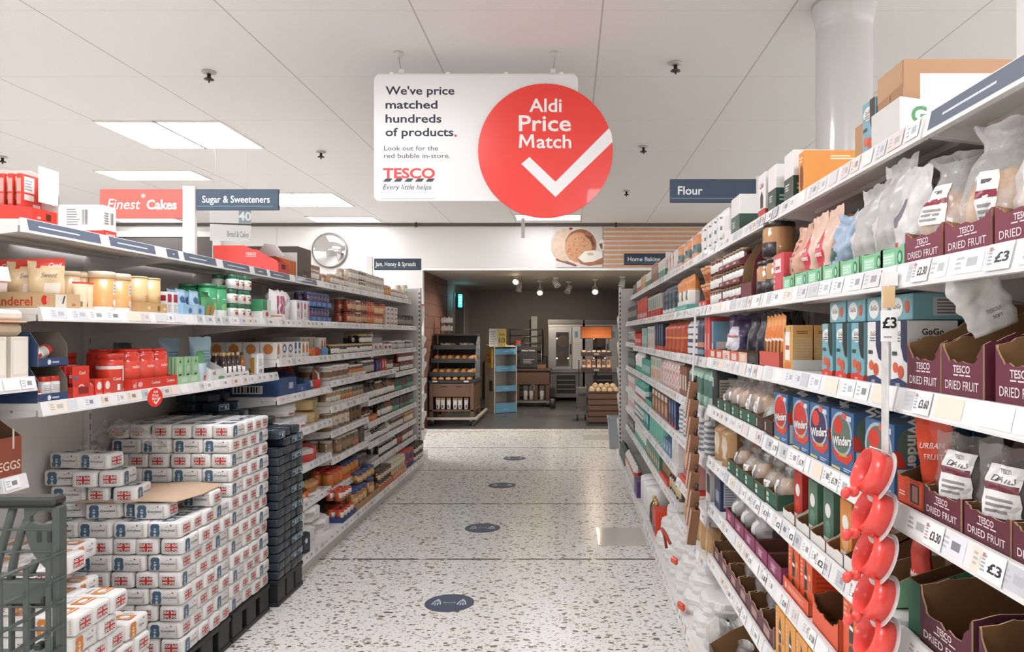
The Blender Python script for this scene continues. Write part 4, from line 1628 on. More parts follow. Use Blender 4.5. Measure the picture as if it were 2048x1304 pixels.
def p_pink(u, v, b):
    return '#c0567e' if ((.12 < u < .2 or .26 < u < .34 or .40 < u < .48) and .2 < v < .8) else ('#d99a4e' if u < .35 and .08 < v < .17 else None)


pk = pouch(.27, .10, .185, '#e9e7e6', p_pink, 9, .012, top='pillow', nu=26, nv=20, name='sweetener_bag')
one('L2', 0, pk, 'large white crumpled bag with pink print on shelf two', y=4.62)
pb = carton(.11, .2, .135, '#ecebe8', front=[('e', .25, .72, .16, .16, '#b8527c'), ('r', .75, .1, .92, .9, '#c0719a'), ('l', .1, .2, .6, .45, 3, LINE)], side=[('e', .5, .6, .25, .2, '#b8527c')])
row('L2', 0, 0, pb, 'white carton with pink print', n=2, deep=1, y=(4.80, 5.045))
bt = tray(.10, .3, .035, .05, '#5b7fb4', '#46608a', front=[('e', .5, .5, .15, .3, '#8aa6d0')])
dj = jar(.031, .075, '#4b3548', '#3d4f7d', '#6d5a78', lidh=.22, part=False)
for q in (0, 1):
    for i in range(4):
        one('L2', 0, bt, 'blue tray of small dark jars, %s, %s layer' % (nth(i + 1) + ' nearest', ('bottom', 'top')[q]), y=5.13 + .108 * i, dz=q * .105, group='blue trays of dark jars')
row('L2', 0, 0, dj, 'dark blue lidded jar in blue tray', n=6, tiers=2, deep=2, y=(5.085, 5.50), dz=.024, tier_h=.105, dx=.006)
rj = jar(.033, .10, '#9a3f2a', '#5a4038', '#c8a27e', lo=.2, hi=.6, part=False)
row('L2', 701, 737, [rj, jar(.033, .1, '#6a2c1e', '#c8bfae', '#d9b48a', part=False)], 'dark red honey jar', tiers=2, deep=2, skip=.1)
rj2 = jar(.034, .1, '#b5562f', '#d2472c', '#d98a50', part=False)
row('L2', 738, 772, [rj2, jar(.033, .095, '#c8702f', '#8f3a24', '#e2c9a4', part=False)], 'orange honey jar with a red lid', tiers=2, deep=2)
wt_ = carton(.115, .3, .045, '#eceae6', front=[('r', .1, .25, .6, .7, '#b9503e'), ('r', .7, .2, .9, .8, '#c9c5bf')], name='flat_box')
row('L2', 773, 796, wt_, 'flat white box in a stack', n=3, tiers=4)
bj = jar(.034, .12, '#2b2624', '#191716', '#8f8a80', lo=.15, hi=.55, part=False)
row('L2', 798, 834, bj, 'black jar with a grey label', deep=2)

# ---- third shelf above the pallets
nt_ = tray(.145, .22, .03, .118, NVY, '#7d7266', front=[('e', .35, .5, .06, .3, '#d8dfe8'), ('l', .45, .3, .75, .7, 1, '#b8c4d6')], run=.02, name='display_tray')
rwj = jar(.022, .082, '#ddd9d4', '#d23428', '#f1efec', lidh=.2, lo=.05, hi=.75, front=[('r', .35, .05, .6, .35, '#c8382c'), ('l', .1, .5, .9, .9, 4, '#c9c5c0')])
for q, wrd in ((0, 'lower'), (1, 'upper')):
    one('LB3', 0, nt_, wrd + ' navy display tray stacked at the near end of the third shelf', y=2.535, dz=q * .121, setback=.008)
row('LB3', 0, 0, rwj, 'white red-lidded jar in lower navy tray', n=3, y=(2.467, 2.603), dz=.004, dx=.008)
for i, (yy, rx, zz) in enumerate(((2.50, 0, 0), (2.55, 1.15, .03))):
    o = rwj.put((-1.80 - .03 * (1 - i), yy, shelf('LB3')[1] + .127 + zz * .4), PI / 2, label_of(('upright', 'tipped-over')[i] + ' red lidded jar in the upper navy tray'), None)
    if rx:
        o.rotation_euler = (0, 1.25, PI / 2)
        o.location = (-1.79, 2.485, shelf('LB3')[1] + .152)
rp2 = carton(.092, .016, .11, '#dd3e2e', front=[('t', 'Cand', .55, .78, .11, '#f2d6d0', .02), ('r', .05, .55, .3, .66, '#5a6d8a'), ('e', .5, .25, .22, .15, '#f0d9d3'), ('e', .5, .25, .14, .09, '#9a2d22')],
             side=[('r', 0, 0, 1, .45, '#7c2a26'), ('r', .2, .62, .8, .72, '#e9a9a0')], name='sweetener_pack', cat='packet')
t2 = tray(.115, .26, .04, .045, '#e04838', '#b3382b', front=[('r', .25, .35, .75, .98, '#8d2a20')], side=[('r', .55, .4, .72, .95, '#8d2a20'), ('r', .3, .4, .38, .9, '#8d2a20')])
pack_file(.115, .26, 8, t2, rp2, 'LB3', 2.70, 'red tray of thin red packs on the third shelf', 'thin red sweetener pack filed on the third shelf', .028)
rb = carton(.042, .05, .06, '#dd4030', front=[('e', .5, .6, .33, .26, '#efe6e0'), ('t', 'Canderel', .5, .12, .13, '#f2d6d0', .01, 0, 0, .8)], side=[('e', .5, .6, .3, .25, '#efe6e0')], name='dispenser_pack')
row('LB3', 0, 0, rb, 'small red tablet box with a white circle', n=2, y=(2.765, 2.865), tiers=1, deep=2)
rc = canister(.048, .155, [(.70, '#e0472f'), (.80, '#f0ece6'), (1, '#d8402f')], '#cf3828', front=[('r', .55, .35, .85, .7, '#ece8e4'), ('t', 'Cand', .3, .42, .08, '#f3ddd6', .02), ('r', .3, .08, .42, .26, '#efe9e4'), ('r', .6, .05, .9, .12, '#efd5cf')], lidh=.14)
row('LB3', 0, 0, rc, 'large red sweetener canister with a white band', n=1, deep=1, y=(2.875, 2.985))
row('LB3', 0, 0, rc, 'large red canister standing deep on the third shelf', n=4, y=(2.67, 3.08), setback=.27)
rbt = jar(.05, .165, '#d93a2a', '#d63727', '#e24a36', lo=.05, hi=.7, lidh=.05, neck=.82, front=[('t', 'nderel', .5, .80, .14, '#f3dcd6', .015), ('r', .7, .02, .95, .12, '#f0e9e5'), ('e', .4, .25, .03, .02, '#f6e6e2'), ('e', .55, .3, .03, .02, '#f6e6e2'), ('e', .7, .24, .03, .02, '#f6e6e2')], name='sweetener_jar')
row('LB3', 0, 0, rbt, 'bulging red sweetener jar', n=3, deep=2, y=(3.00, 3.32), dz=.004, dx=.008)
rt = tray(.345, .12, .048, .05, '#dd4232', '#b8382a', front=[('t', 'el', .06, .5, .5, '#f2d2cc', .02), ('e', .17, .5, .05, .22, '#f0b7ad'), ('t', 'Canderel', .5, .55, .26, '#f3dad5', .02), ('t', 'Canderel', .84, .58, .26, '#f3dad5', .02)])
one('LB3', 0, rt, 'long low red tray under the bulging red jars', y=3.16, setback=.009)
gk = carton(.05, .012, .12, '#9cc497', front=[('p', [(.35, .78), (.65, .78), (.5, .92)], '#2d3b2b'), ('e', .5, .55, .28, .12, '#b9d6b0'), ('r', .25, .05, .75, .35, '#2b3a2c'), ('r', .6, .05, .95, .3, '#d8e4d4')], name='sweetener_card', cat='packet')
row('LB3', 0, 0, gk, 'pale green carded sweetener pack', n=3, deep=4, y=(3.335, 3.545), dz=.006)
gt2 = tray(.20, .13, .04, .045, '#a9cfa4', '#8fb58c', front=[('r', .15, .2, .4, .8, '#c3dfbd'), ('r', .6, .2, .85, .8, '#c3dfbd')])
one('LB3', 0, gt2, 'pale green tray of carded sweetener packs', y=3.44, setback=.009)
gw = pouch(.075, .05, .15, '#bfd3dc', lambda u, v, b: '#5b9a62' if v > .62 else ('#d5552f' if .05 < v < .22 and u > .4 else None), 12, .004, nu=16, nv=20)
one('LB3', 0, gw, 'standing pouch, green above and pale blue below, beside carded packs', y=3.60)
bp = pouch(.12, .06, .16, '#a3bfce', lambda u, v, b: '#6c8ea3' if (.2 < v < .6 and .3 < u < .8 and int(v * 20) % 2) else None, 13, .007, nu=20, nv=22)
s, z, fr = shelf('LB3')
bp.put((-1.83, 3.70, z + .055), PI / 2 - .5, label_of('light blue pouch leaning out of the white tray on the third shelf'))
bp.put((-1.96, 3.66, z + .05), PI / 2 - .4, label_of('light blue pouch standing behind the leaning one'))
dkp = pouch(.14, .05, .19, '#34454d', None, 14, .006)
one('LB3', 0, dkp, 'dark green grey pouch standing deep behind the carded packs', y=3.5, setback=.33)
wtr = tray(.135, .2, .055, .11, '#e4e4e1', '#d3d2ce', front=[('t', 'od.', .22, .72, .38, '#3a3f44', .02), ('p', [(.5, .05), (.55, .3), (.7, .38), (.98, .3), (.98, .08), (.8, .02)], '#6aa36a')], run=.5)
one('LB3', 0, wtr, 'white tray with a green leaf print below the light blue pouches', y=3.72, setback=.009)
db = bottle(.018, .13, '#3a2a22', '#c8a878', '#e9e7e3', lo=.1, hi=.45, part=True)
db2 = bottle(.018, .13, '#8a4f22', '#2d2622', '#e9e7e3', lo=.1, hi=.4, part=True)
row('LB3', 0, 0, [db, db2], 'small dark flavouring bottle', n=5, deep=3, y=(3.80, 4.07), dz=.004)
wst = tray(.09, .15, .03, .05, '#e9e7e4', '#d3d0cb', front=[('l', .15, .3, .85, .6, 1, '#555555')], run=.6)
for i in range(3):
    one('LB3', 0, wst, 'small white tray of flavouring bottles, %s nearest' % nth(i + 1), y=3.845 + .0945 * i, setback=.009, group='small white trays of flavouring bottles')
wp = carton(.06, .05, .12, '#eceae6', front=[('b', .2, .05, .8, .28), ('l', .2, .4, .8, .75, 5, '#a9acae')], side=[('r', .05, .05, .6, .8, '#c98e3e')], ch=.006, name='sugar_pack', cat='packet')
one('LB3', 0, wp, 'white paper sachet pack with barcode alone at the end of the third shelf', y=4.25, turn=-.25)

# ---- jam side shelf three
c1 = carton(.095, .1, .105, '#e6e2da', front=[('e', .5, .62, .34, .26, '#4a6a8a'), ('e', .5, .62, .2, .14, '#e6e2da'), ('l', .2, .1, .8, .25, 2, '#8a8d90')], side=[('r', .1, .2, .9, .9, '#dcc6a4'), ('e', .5, .65, .28, .2, '#c99a66')])
c2 = carton(.065, .1, .105, '#e8e6e0', front=[('r', .25, .3, .75, .95, '#44648a'), ('e', .5, .5, .15, .1, '#e8e6e0')], side=[('r', .1, .2, .9, .9, '#d9c8ae')])
c3 = carton(.065, .1, .105, '#e9e5dd', front=[('p', [(.25, .3), (.25, .7), (.5, .95), (.75, .7), (.75, .3)], '#d07a3a'), ('l', .2, .08, .8, .2, 1, '#9a9a9a')], side=[('e', .5, .6, .3, .3, '#d38a4c')])
c4 = carton(.10, .1, .135, '#b9b4ad', front=[('r', .35, .45, .65, .9, '#8f8a84'), ('l', .2, .1, .8, .3, 3, '#8a8680')])
c5 = carton(.06, .1, .13, '#e6e1d8', front=[('p', [(.2, .3), (.2, .7), (.5, .95), (.8, .7), (.8, .3)], '#c9763f')])
row('L3', 0, 0, c3, 'white and orange carton at the pallet end', n=1, deep=4, y=(4.47, 4.54))
row('L3', 0, 0, c1, 'white carton with a blue oval', n=2, deep=4, y=(4.55, 4.75))
row('L3', 0, 0, c2, 'white carton with a blue bar', n=2, deep=4, y=(4.755, 4.89))
row('L3', 0, 0, c3, 'white carton with an orange arch', n=2, deep=3, y=(4.895, 5.03))
row('L3', 0, 0, c4, 'taller grey carton', n=3, deep=3, y=(5.035, 5.35), dx=.06)
row('L3', 0, 0, c5, 'taller white and orange carton', n=2, deep=3, y=(5.355, 5.48), dx=.03)
for yy, c_, w_ in ((5.13, '#d07038', 'orange'), (5.235, '#a8452f', 'brick red'), (5.40, '#5f8db0', 'blue')):
    one('L3', 0, pouch(.09, .05, .06, c_, None, int(yy * 10), .004, top='pillow', name='small_bag'), 'small %s bag lying before the tall cartons' % w_, y=yy, setback=.009)
gj = jar(.03, .078, '#2e2722', '#cda45c', '#e6e2d8', lo=.12, hi=.62, lidh=.16, part=False)
row('L3', 666, 722, [gj, jar(.03, .075, '#1f1b19', '#b9b4aa', '#e6e2d8', lo=.1, hi=.5, part=False), gj], 'small dark jar with a gold lid', tiers=1, deep=2)
row('L3', 723, 747, gj, 'dark gold-lidded jar, double stack', tiers=2, deep=2)
row('L3', 748, 766, carton(.13, .3, .07, '#e8e4e0', front=[('r', .1, .3, .5, .75, '#b4514a'), ('r', .6, .2, .8, .6, '#8c8a88')], name='flat_box'), 'flat white box with a red mark', tiers=1)
row('L3', 748, 768, carton(.12, .26, .05, '#9a9896', name='flat_box'), 'flat grey box on the white ones', dz=.071, dx=.02)
row('L3', 768, 784, carton(.14, .3, .06, '#e7e1dd', front=[('r', .1, .3, .8, .7, '#a8403a')], name='flat_box'), 'flat white and red box', tiers=1)
wj3 = jar(.034, .085, '#9b9a98', '#e0deda', '#c9c7c3', part=False)
row('L3', 785, 833, [wj3, jar(.034, .09, '#4a4644', '#e6e3de', '#b5b2ac', part=False)], 'grey jar with a white lid', deep=2)

# ---- shelf four
nb = carton(.28, .34, .11, '#35507c', front=[('r', .55, .35, .80, .7, '#b9c4d4')], side=[('b', .15, .15, .7, .6)], name='shipping_case', cat='case')
one('D4', 0, nb, 'long navy case on shelf four past the pallets', y=4.66)
nb2 = tray(.17, .26, .055, .13, '#3f5d90', '#35507c', front=[('e', .5, .4, .12, .2, '#8aa0c4')])
one('D4', 0, nb2, 'open blue tray on shelf four past the pallets', y=4.90)
one('D4', 0, pouch(.16, .09, .17, '#34486c', None, 22, .012, top='pillow'), 'dark blue bag standing behind the open blue tray', y=4.86, setback=.19)
one('D4', 0, pouch(.14, .08, .075, '#3d567c', lambda u, v, b: '#c6ccd4' if .3 < u < .6 and .3 < v < .8 else None, 23, .012, top='pillow'), 'crumpled blue bag lying past the open blue tray', y=5.09)
rwb = pouch(.13, .07, .14, '#7c3a30', lambda u, v, b: '#d23c2e' if v < .45 else ('#e6dfd8' if .25 < u < .5 and v < .9 else None), 24, .008, nu=18, nv=18)
one('D4', 0, rwb, 'red and clear bag near the far end of shelf four', y=5.26)
row('D4', 0, 0, pouch(.16, .08, .15, '#6e4030', lambda u, v, b: '#8a2c28' if v > .7 else None, 25, .01), 'brown and red bag', n=2, y=(4.98, 5.36), setback=.2)
tb = tub(.048, .06, .115, '#d9d2c8', '#e9e7e3', '#8a6a54')
row('E4', 0, 0, tb, 'white tub with a brown picture', n=4, deep=2, y=(5.47, 5.99))
kt = tray(.13, .2, .035, .04, '#d8cdbb', '#b89a74', front=[('r', .1, .2, .4, .8, '#efeae2'), ('r', .55, .2, .85, .8, '#efeae2')])
oj2 = jar(.033, .09, '#8a4a2a', '#e2ded6', '#d98f4c', part=False)
for i in range(3):
    one('E4', 0, kt, 'low cream tray of jars past the white tubs, %s nearest' % nth(i + 1), y=6.07 + .135 * i, setback=.009, group='low cream trays on shelf four')
row('E4', 0, 0, oj2, 'brown jar with an orange label', n=5, deep=2, y=(6.01, 6.40), dz=.004, dx=.006)
bx = jar(.048, .12, '#4a3428', '#e6e3de', '#b7b0a6', part=False)
row('E4', 0, 0, bx, 'large dark jar with a white lid', n=3, deep=2, y=(6.43, 6.76), dz=.0)
row('E4', 0, 0, carton(.085, .12, .105, '#4a3a72', front=[('e', .5, .5, .25, .25, '#8d7cae')]), 'purple carton', n=2, deep=2, y=(6.78, 6.97))
row('E4', 0, 0, carton(.085, .12, .11, '#cf3b2c', front=[('r', .3, .3, .7, .8, '#e5ded6')]), 'bright red carton', n=2, deep=2, y=(6.98, 7.17))
rl = jar(.031, .095, '#5a2a22', '#7a2c24', '#d6cfc4', part=False)
row('E4', 0, 0, rl, 'dark jam jar with a red lid', n=4, deep=2, y=(7.18, 7.44))
rl2 = jar(.031, .09, '#6a2a24', '#a83a2e', '#e3ddd2', part=False)
row('G4', 0, 0, [rl, rl2], 'jam jar with a red lid', deep=2, tiers=1, y=(7.46, 8.43))
row('G4', 0, 0, rl2, 'jam jar with a red lid on a second tier', deep=1, y=(7.7, 8.43), dz=.097)

# ---- shelf five
flat_w = pouch(.31, .30, .09, '#e6e4e2', lambda u, v, b: '#c85a50' if (.3 < u < .55 and .1 < v < .2 and not b) else None, 31, .022, top='pillow', nu=22, nv=14, name='sugar_bag')
flat_y = pouch(.305, .34, .085, '#d8bd85', lambda u, v, b: '#b39a66' if .35 < u < .6 else ('#e6d8b4' if u > .8 else None), 33, .02, top='pillow', nu=22, nv=14, name='sugar_bag')
for i, (t_, yy, dz_, sb) in enumerate(((flat_w, 4.635, 0, .012), (flat_w, 4.955, .0, .02), (flat_y, 5.272, .0, .04), (flat_y, 5.26, .09, .05), (flat_w, 4.80, .095, .04))):
    one('D5', 0, t_, ('flat white sugar bag on shelf five at the pallet end', 'flat white sugar bag on shelf five, middle of the row', 'flat yellow sugar bag at the far end of shelf five', 'flat yellow sugar bag lying on the other yellow one', 'flat white crumpled sugar bag lying on two others')[i], y=yy, dz=dz_, setback=sb)
pj = jar(.046, .105, '#94714f', '#d6d0c6', '#cf8a55', lo=.15, hi=.6, part=False)
pj2 = jar(.046, .105, '#a98a66', '#cfc8bd', '#e2dccf', part=False)
kt2 = tray(.1, .23, .03, .035, '#e0d9cc', '#b89a74', front=[('r', .2, .15, .75, .85, '#f2efe9'), ('r', .4, .3, .6, .7, '#c08a60')])
row('E5', 0, 0, [pj2, pj, jar(.046, .1, '#6a4a34', '#8f8a80', '#b59a7c', part=False)], 'brown spread jar with a pale lid', n=9, deep=2, y=(5.47, 6.42), dz=.004, dx=.006)
row('E5', 0, 0, kt2, 'low white tray of spread jars', n=9, y=(5.47, 6.42), setback=.009)
cb_ = bottle(.036, .15, '#2c211c', '#1f1a18', '#e4dfd6', lo=.1, hi=.5)
ob_ = bottle(.034, .15, '#7c3f1e', '#d8d2c6', '#ece6da', lo=.1, hi=.5)
gjl = jar(.034, .125, '#3a4a3c', '#2e2c2a', '#6fa588', lo=.05, hi=.4, part=False)
gjd = jar(.034, .125, '#4a2620', '#2a2422', '#58886c', lo=.05, hi=.35, part=False)
row('F5', 0, 0, cb_, 'dark syrup bottle with a pale label', n=5, deep=2, y=(6.46, 6.85))
row('F5', 0, 0, [ob_, cb_, bottle(.034, .155, '#8f4a22', '#2a2624', '#e9e4da')], 'amber syrup bottle with a white label', n=9, deep=2, y=(6.86, 7.52))
row('F5', 0, 0, [gjl, gjd], 'dark preserve jar with a green tray band', n=12, deep=2, y=(7.54, 8.43))
# ---- shelf six
one('D6', 0, pouch(.30, .22, .10, '#c83f3c', lambda u, v, b: '#d8cfc8' if .1 < u < .5 and .5 < v < .9 else None, 41, .014, top='pillow', nu=20, nv=12, name='sugar_bag'), 'red bag of sugar lying on shelf six', y=5.12)
one('D6', 0, tray(.25, .3, .06, .14, '#8a6748', CARD, torn=.006, seed=6), 'brown torn tray on shelf six beside the red bag', y=4.77)
bigj = jar(.06, .155, '#9a7250', '#cfc6b8', '#dccfbd', lo=.2, hi=.75, lidh=.1, part=False, front=[('t', 'Nut', .5, .5, .3, '#6a4a38', .02, .2)])
bigd = jar(.055, .15, '#4a3426', '#6a5a4c', '#7c5a3c', part=False)
row('E6', 0, 0, bigj, 'large nut butter jar with a pale lid', n=4, deep=2, y=(5.47, 6.02))
row('E6', 0, 0, bigd, 'large dark brown jar', n=3, deep=2, y=(6.04, 6.42), dx=.02)
row('F6', 0, 0, bottle(.036, .15, '#6b3a20', '#e6e1d8', '#efece6', lo=.08, hi=.45), 'amber bottle with a white band', n=4, deep=2, y=(6.46, 6.80), dx=.05)
one('F6', 0, pouch(.34, .1, .05, '#d9773c', None, 44, .005, top='pillow', name='small_bag'), 'long orange bag lying before the amber bottles', y=6.72, setback=.009)
row('F6', 0, 0, [cb_, ob_, bottle(.034, .14, '#5a2c1a', '#d9d4c9', '#d9cdb8')], 'amber syrup bottle', n=8, deep=2, y=(6.9, 7.42))
row('F6', 0, 0, [gjl, gjd, gjd], 'dark preserve jar with a green band', n=13, deep=2, y=(7.43, 8.43))
# ---- shelf seven
oc = tray(.14, .28, .06, .15, '#dd6a2c', '#8a5a38', front=[('r', .2, .3, .6, .8, '#f0b27c')], torn=.004, seed=9)
for i in range(3):
    one('D7', 0, oc, ('orange tray at the pallet end of shelf seven', 'orange tray in the middle of shelf seven', 'orange tray third along shelf seven')[i], y=4.63 + .16 * i)
one('D7', 0, pouch(.20, .12, .10, '#b5763c', lambda u, v, b: '#d9773c' if u > .7 else '#c99a5c' if v > .6 else None, 46, .01, top='pillow', name='sugar_bag'), 'tan and orange bag lying at the far end of shelf seven', y=5.17)
one('D7', 0, pouch(.24, .12, .15, '#7a5430', lambda u, v, b: '#a8763c' if .3 < v < .7 else None, 47, .01, top='pillow', name='sugar_bag'), 'brown bag standing deep at the far end of shelf seven', y=5.2, setback=.2)
sl = jar(.048, .125, '#8f7355', '#b9b2a6', '#a88a64', lo=.1, hi=.5, part=False)
sl2 = jar(.046, .125, '#6f5a44', '#c9c2b6', '#9a7c5a', part=False)
row('E7', 0, 0, [sl, sl2, jar(.046, .12, '#54402f', '#8f897e', '#cdbfa6', part=False)], 'brown jar with a grey lid', n=6, deep=2, y=(5.47, 6.14), dz=.004)
row('E7', 0, 0, jar(.045, .13, '#8a7a68', '#d8d2c8', '#d9743a', lo=.05, hi=.35, part=False), 'jar with an orange lower band', n=1, y=(6.15, 6.26))
row('E7', 0, 0, jar(.05, .14, '#40372f', '#2e2a27', '#564a3e', part=False), 'dark jar', n=2, deep=2, y=(6.27, 6.44))
row('F7', 0, 0, [bottle(.03, .115, '#c9c5bd', '#efece7', '#e6e3dc', lo=.1, hi=.55), bottle(.03, .115, '#3a3430', '#d9d6d0', '#e6e3dc', lo=.1, hi=.55), bottle(.03, .11, '#8a8078', '#2b2826', '#efece7')], 'pale small bottle', n=14, deep=2, y=(6.46, 7.42))
row('F7', 0, 0, jar(.034, .115, '#5a2a24', '#b9b4ac', '#ddd6ca', part=False), 'dark red jam jar with a grey lid', n=6, deep=2, y=(7.43, 7.9))
row('F7', 0, 0, jar(.036, .11, '#a8763c', '#cdb68a', '#e3d6b8', part=False), 'amber honey jar', n=6, deep=2, y=(7.92, 8.43))
# ---- shelf eight
pn = jar(.042, .125, '#c98a4a', '#2c3c66', '#d98a46', lo=.15, hi=.65, lidh=.2, part=False)
pn2 = jar(.042, .12, '#cf8440', '#c8402c', '#e2783a', lo=.12, hi=.6, lidh=.2, part=False)
row('E8', 0, 0, pn2, 'peanut butter jar with a red lid', n=3, deep=2, y=(5.50, 5.82), dz=.004)
row('E8', 0, 0, pn, 'peanut butter jar with a navy lid', n=4, deep=2, y=(5.84, 6.24), dz=.004)
row('E8', 0, 0, tray(.098, .25, .035, .04, '#e0763a', '#b8743f'), 'low orange tray of peanut butter jars', n=4, y=(5.84, 6.24), setback=.009)
row('E8', 0, 0, jar(.05, .12, '#5a4c40', '#8f8a82', '#6e6052', part=False), 'dark brown jar', n=2, deep=2, y=(6.29, 6.5))
one('E8', 0, carton(.34, .3, .035, '#a9a7a3', name='low_tray'), 'empty low grey tray on shelf eight', y=6.70)
row('E8', 0, 0, bottle(.032, .11, '#2e2c2a', '#dedad4', '#e6e3de', lo=.2, hi=.75), 'small bottle with a white sleeve', n=10, deep=2, y=(6.92, 7.62))
row('E8', 0, 0, [jar(.034, .125, '#4a1c1c', '#3c3430', '#a8503c', part=False), jar(.034, .12, '#6a2420', '#8f2c24', '#e0d9cf', part=False), jar(.034, .125, '#35201c', '#241e1c', '#d9cfc2', part=False)], 'deep red preserve jar', n=10, deep=2, y=(7.64, 8.43))
# ---- bottom shelf
fw = pouch(.27, .24, .105, '#e8e6e3', lambda u, v, b: '#b5aca2' if (.12 < u < .3 and .35 < v < .65 and not b) else None, 51, .018, top='pillow', nu=20, nv=14, name='sugar_bag')
for i, (yy, dz_, sb) in enumerate(((4.62, 0, .08), (4.9, 0, .07), (5.18, 0, .06), (4.76, .112, .09), (5.04, .112, .08), (4.9, .22, .11), (5.18, .22, .12))):
    one('sugar_base', 0, fw, 'white sugar bag lying in the heap on the bottom shelf, ' + ('lowest nearest', 'lowest second', 'lowest third', 'middle layer nearer', 'middle layer farther', 'top nearer', 'top farther')[i], y=yy, dz=dz_, setback=sb, group='white sugar bags on the bottom shelf')
blk = carton(.075, .05, .13, '#23262a', front=[('r', .25, .2, .75, .8, '#3c4650'), ('e', .5, .62, .15, .12, '#cfd6da')], ch=.01, name='sugar_pack', cat='packet')
one('sugar_base', 0, blk, 'single black sugar pack standing at the near end of the bottom shelf', y=4.63, setback=.009, turn=-.5)
one('sugar_base', 0, blk, 'second black sugar pack half hidden by the navy pallet stack', y=4.54, setback=.02, turn=-.3)
rdj = jar(.03, .085, '#b5532f', '#c8402c', '#e0dad0', lo=.3, hi=.8, part=False)
for q in (0, 1):
    row('sugar_base', 0, 0, rdj, ('small red lidded jar low in the navy tray', 'small red lidded jar high on the white bags')[q], n=4, y=(5.38 - .03 * q, 5.70 - .06 * q), dz=.004 + .16 * q, deep=2)
row('sugar_base', 0, 0, tray(.08, .14, .035, .04, '#2f3f78', '#2a3560'), 'low navy tray of red lidded jars', n=4, y=(5.38, 5.70), setback=.009)
nl = jar(.05, .16, '#a8763f', '#2c4478', '#cda878', lo=.12, hi=.6, lidh=.2, part=False)
row('sugar_base', 0, 0, nl, 'large peanut butter jar with a navy lid', n=6, deep=2, tiers=1, y=(5.72, 6.42), dz=.004)
row('sugar_base', 0, 0, tray(.113, .25, .05, .06, '#b28a5c', CARD), 'low brown tray of navy lidded jars', n=6, y=(5.72, 6.42), setback=.009)
row('sugar_base', 0, 0, nl, 'peanut butter jar with a navy lid on the second tier', n=4, deep=1, y=(5.95, 6.42), dz=.166, dx=.03)
row('sugar_base', 0, 0, jar(.04, .135, '#5f3f24', '#3a2c22', '#c9b89c', part=False), 'dark brown spread jar', n=5, deep=2, tiers=2, y=(6.44, 6.89), dz=.004)
row('sugar_base', 0, 0, tray(.088, .2, .05, .06, '#c76a34', CARD), 'low orange brown tray of spread jars', n=5, y=(6.44, 6.89), setback=.009)
row('sugar_base', 0, 0, jar(.04, .14, '#c9b48a', '#cfc6b4', '#ddd2b8', part=False), 'cream spread jar', n=6, deep=2, tiers=2, y=(6.91, 7.46), dz=.004)
row('sugar_base', 0, 0, tray(.09, .2, .06, .07, '#d9743a', CARD, front=[('r', .3, .3, .7, .7, '#efe3d6')]), 'orange tray of cream spread jars', n=6, y=(6.91, 7.46), setback=.009)
row('sugar_base', 0, 0, jar(.037, .13, '#a8332c', '#b23a30', '#3d4f7d', part=False), 'bright red jam jar', n=5, deep=2, tiers=2, y=(7.48, 7.9))
row('sugar_base', 0, 0, jar(.04, .13, '#3a241e', '#241c1a', '#d9d2c8', part=False), 'black jam jar with a pale label', n=5, deep=2, tiers=2, y=(7.92, 8.43))

# ---- egg bay at the near end
egg = carton(.075, .28, .135, '#e6ddcc', side=[('p', [(.1, .12), (.80, .12), (.88, .28), (.88, .9), (.1, .9)], '#e2672f'), ('p', [(.1, .15), (.79, .15), (.865, .3), (.865, .87), (.1, .87)], '#efe9dc'), ('r', .1, .42, .865, .62, '#8a6a46'), ('e', .5, .75, .06, .05, '#3a2c20'), ('e', .5, .3, .06, .05, '#3a2c20')], front=[('r', .1, .1, .9, .9, '#efe9dc')], name='egg_carton', cat='egg carton')
one('A3', 0, egg, 'white and orange egg carton on the middle egg-bay shelf', y=2.405)
one('A3', 0, egg, 'second white and orange egg carton, nearer on the middle egg-bay shelf', y=2.31)
pulp = MB()
pulp.box(-.15, .15, 0, .11, 0, .045, mat('#b9a68a', .9, vary=.1), ch=.015)
pl = MB()
pl.box(-.15, .15, 0, .11, .047, .085, mat('#e6dccb', .8), ch=.02)
pl.box(-.155, .155, -.006, .116, .043, .049, mat('#d9a888', .8), ch=.002)
one('A3', 0, T('egg_box', pulp, .3, .11, .09, 'egg carton', [('lid', pl)]), 'pulp egg box with a white lid on top of the egg cartons', y=2.28, dz=.137, setback=.02)
eggs = tray(.20, .3, .13, .235, '#8f4a34', '#6a4a34', front=[('t', 'EGGS', .74, .3, .22, '#e6d3c4', .01), ('r', .8, .7, .84, 1.2, '#d9c8b8')], run=.5)
one('A4', 0, eggs, 'brown red egg tray on the lowest egg-bay shelf', y=2.34, setback=.0)
one('A4', 0, eggs, 'second brown red egg tray, nearer the end', y=2.13, setback=.0)
disc = MB()
Mx = Matrix.Translation((0, 0, 0)) @ Matrix.Rotation(PI / 2, 4, 'X')
disc.lathe([(.039, -.001), (.04, 0), (.04, .001), (.039, .002)], mat('#e2382c', .3, coat=.2), 32, M=Mx)
disc.art(plane_face((-.04, -.0022, -.04), (1, 0, 0), (0, 0, 1), (0, -1, 0)), .08, .08,
         [('t', 'Aldi', .5, .80, .14, '#f6e6e2', .02), ('t', 'Price', .5, .62, .15, '#f6e6e2', .02), ('t', 'Match', .5, .45, .14, '#f6e6e2', .02), ('p', [(.36, .28), (.42, .34), (.52, .24), (.80, .5), (.84, .44), (.52, .12)], '#f6e6e2')])
s, z, fr = shelf('LB3')
T('shelf_disc', disc, .08, .01, .08, 'shelf tag').put((-(fr - .022), FPX * (fr - .022) / (1140 - 310), z - .034), PI / 2 - .25, label_of('small red round price disc clipped on the third shelf edge'))
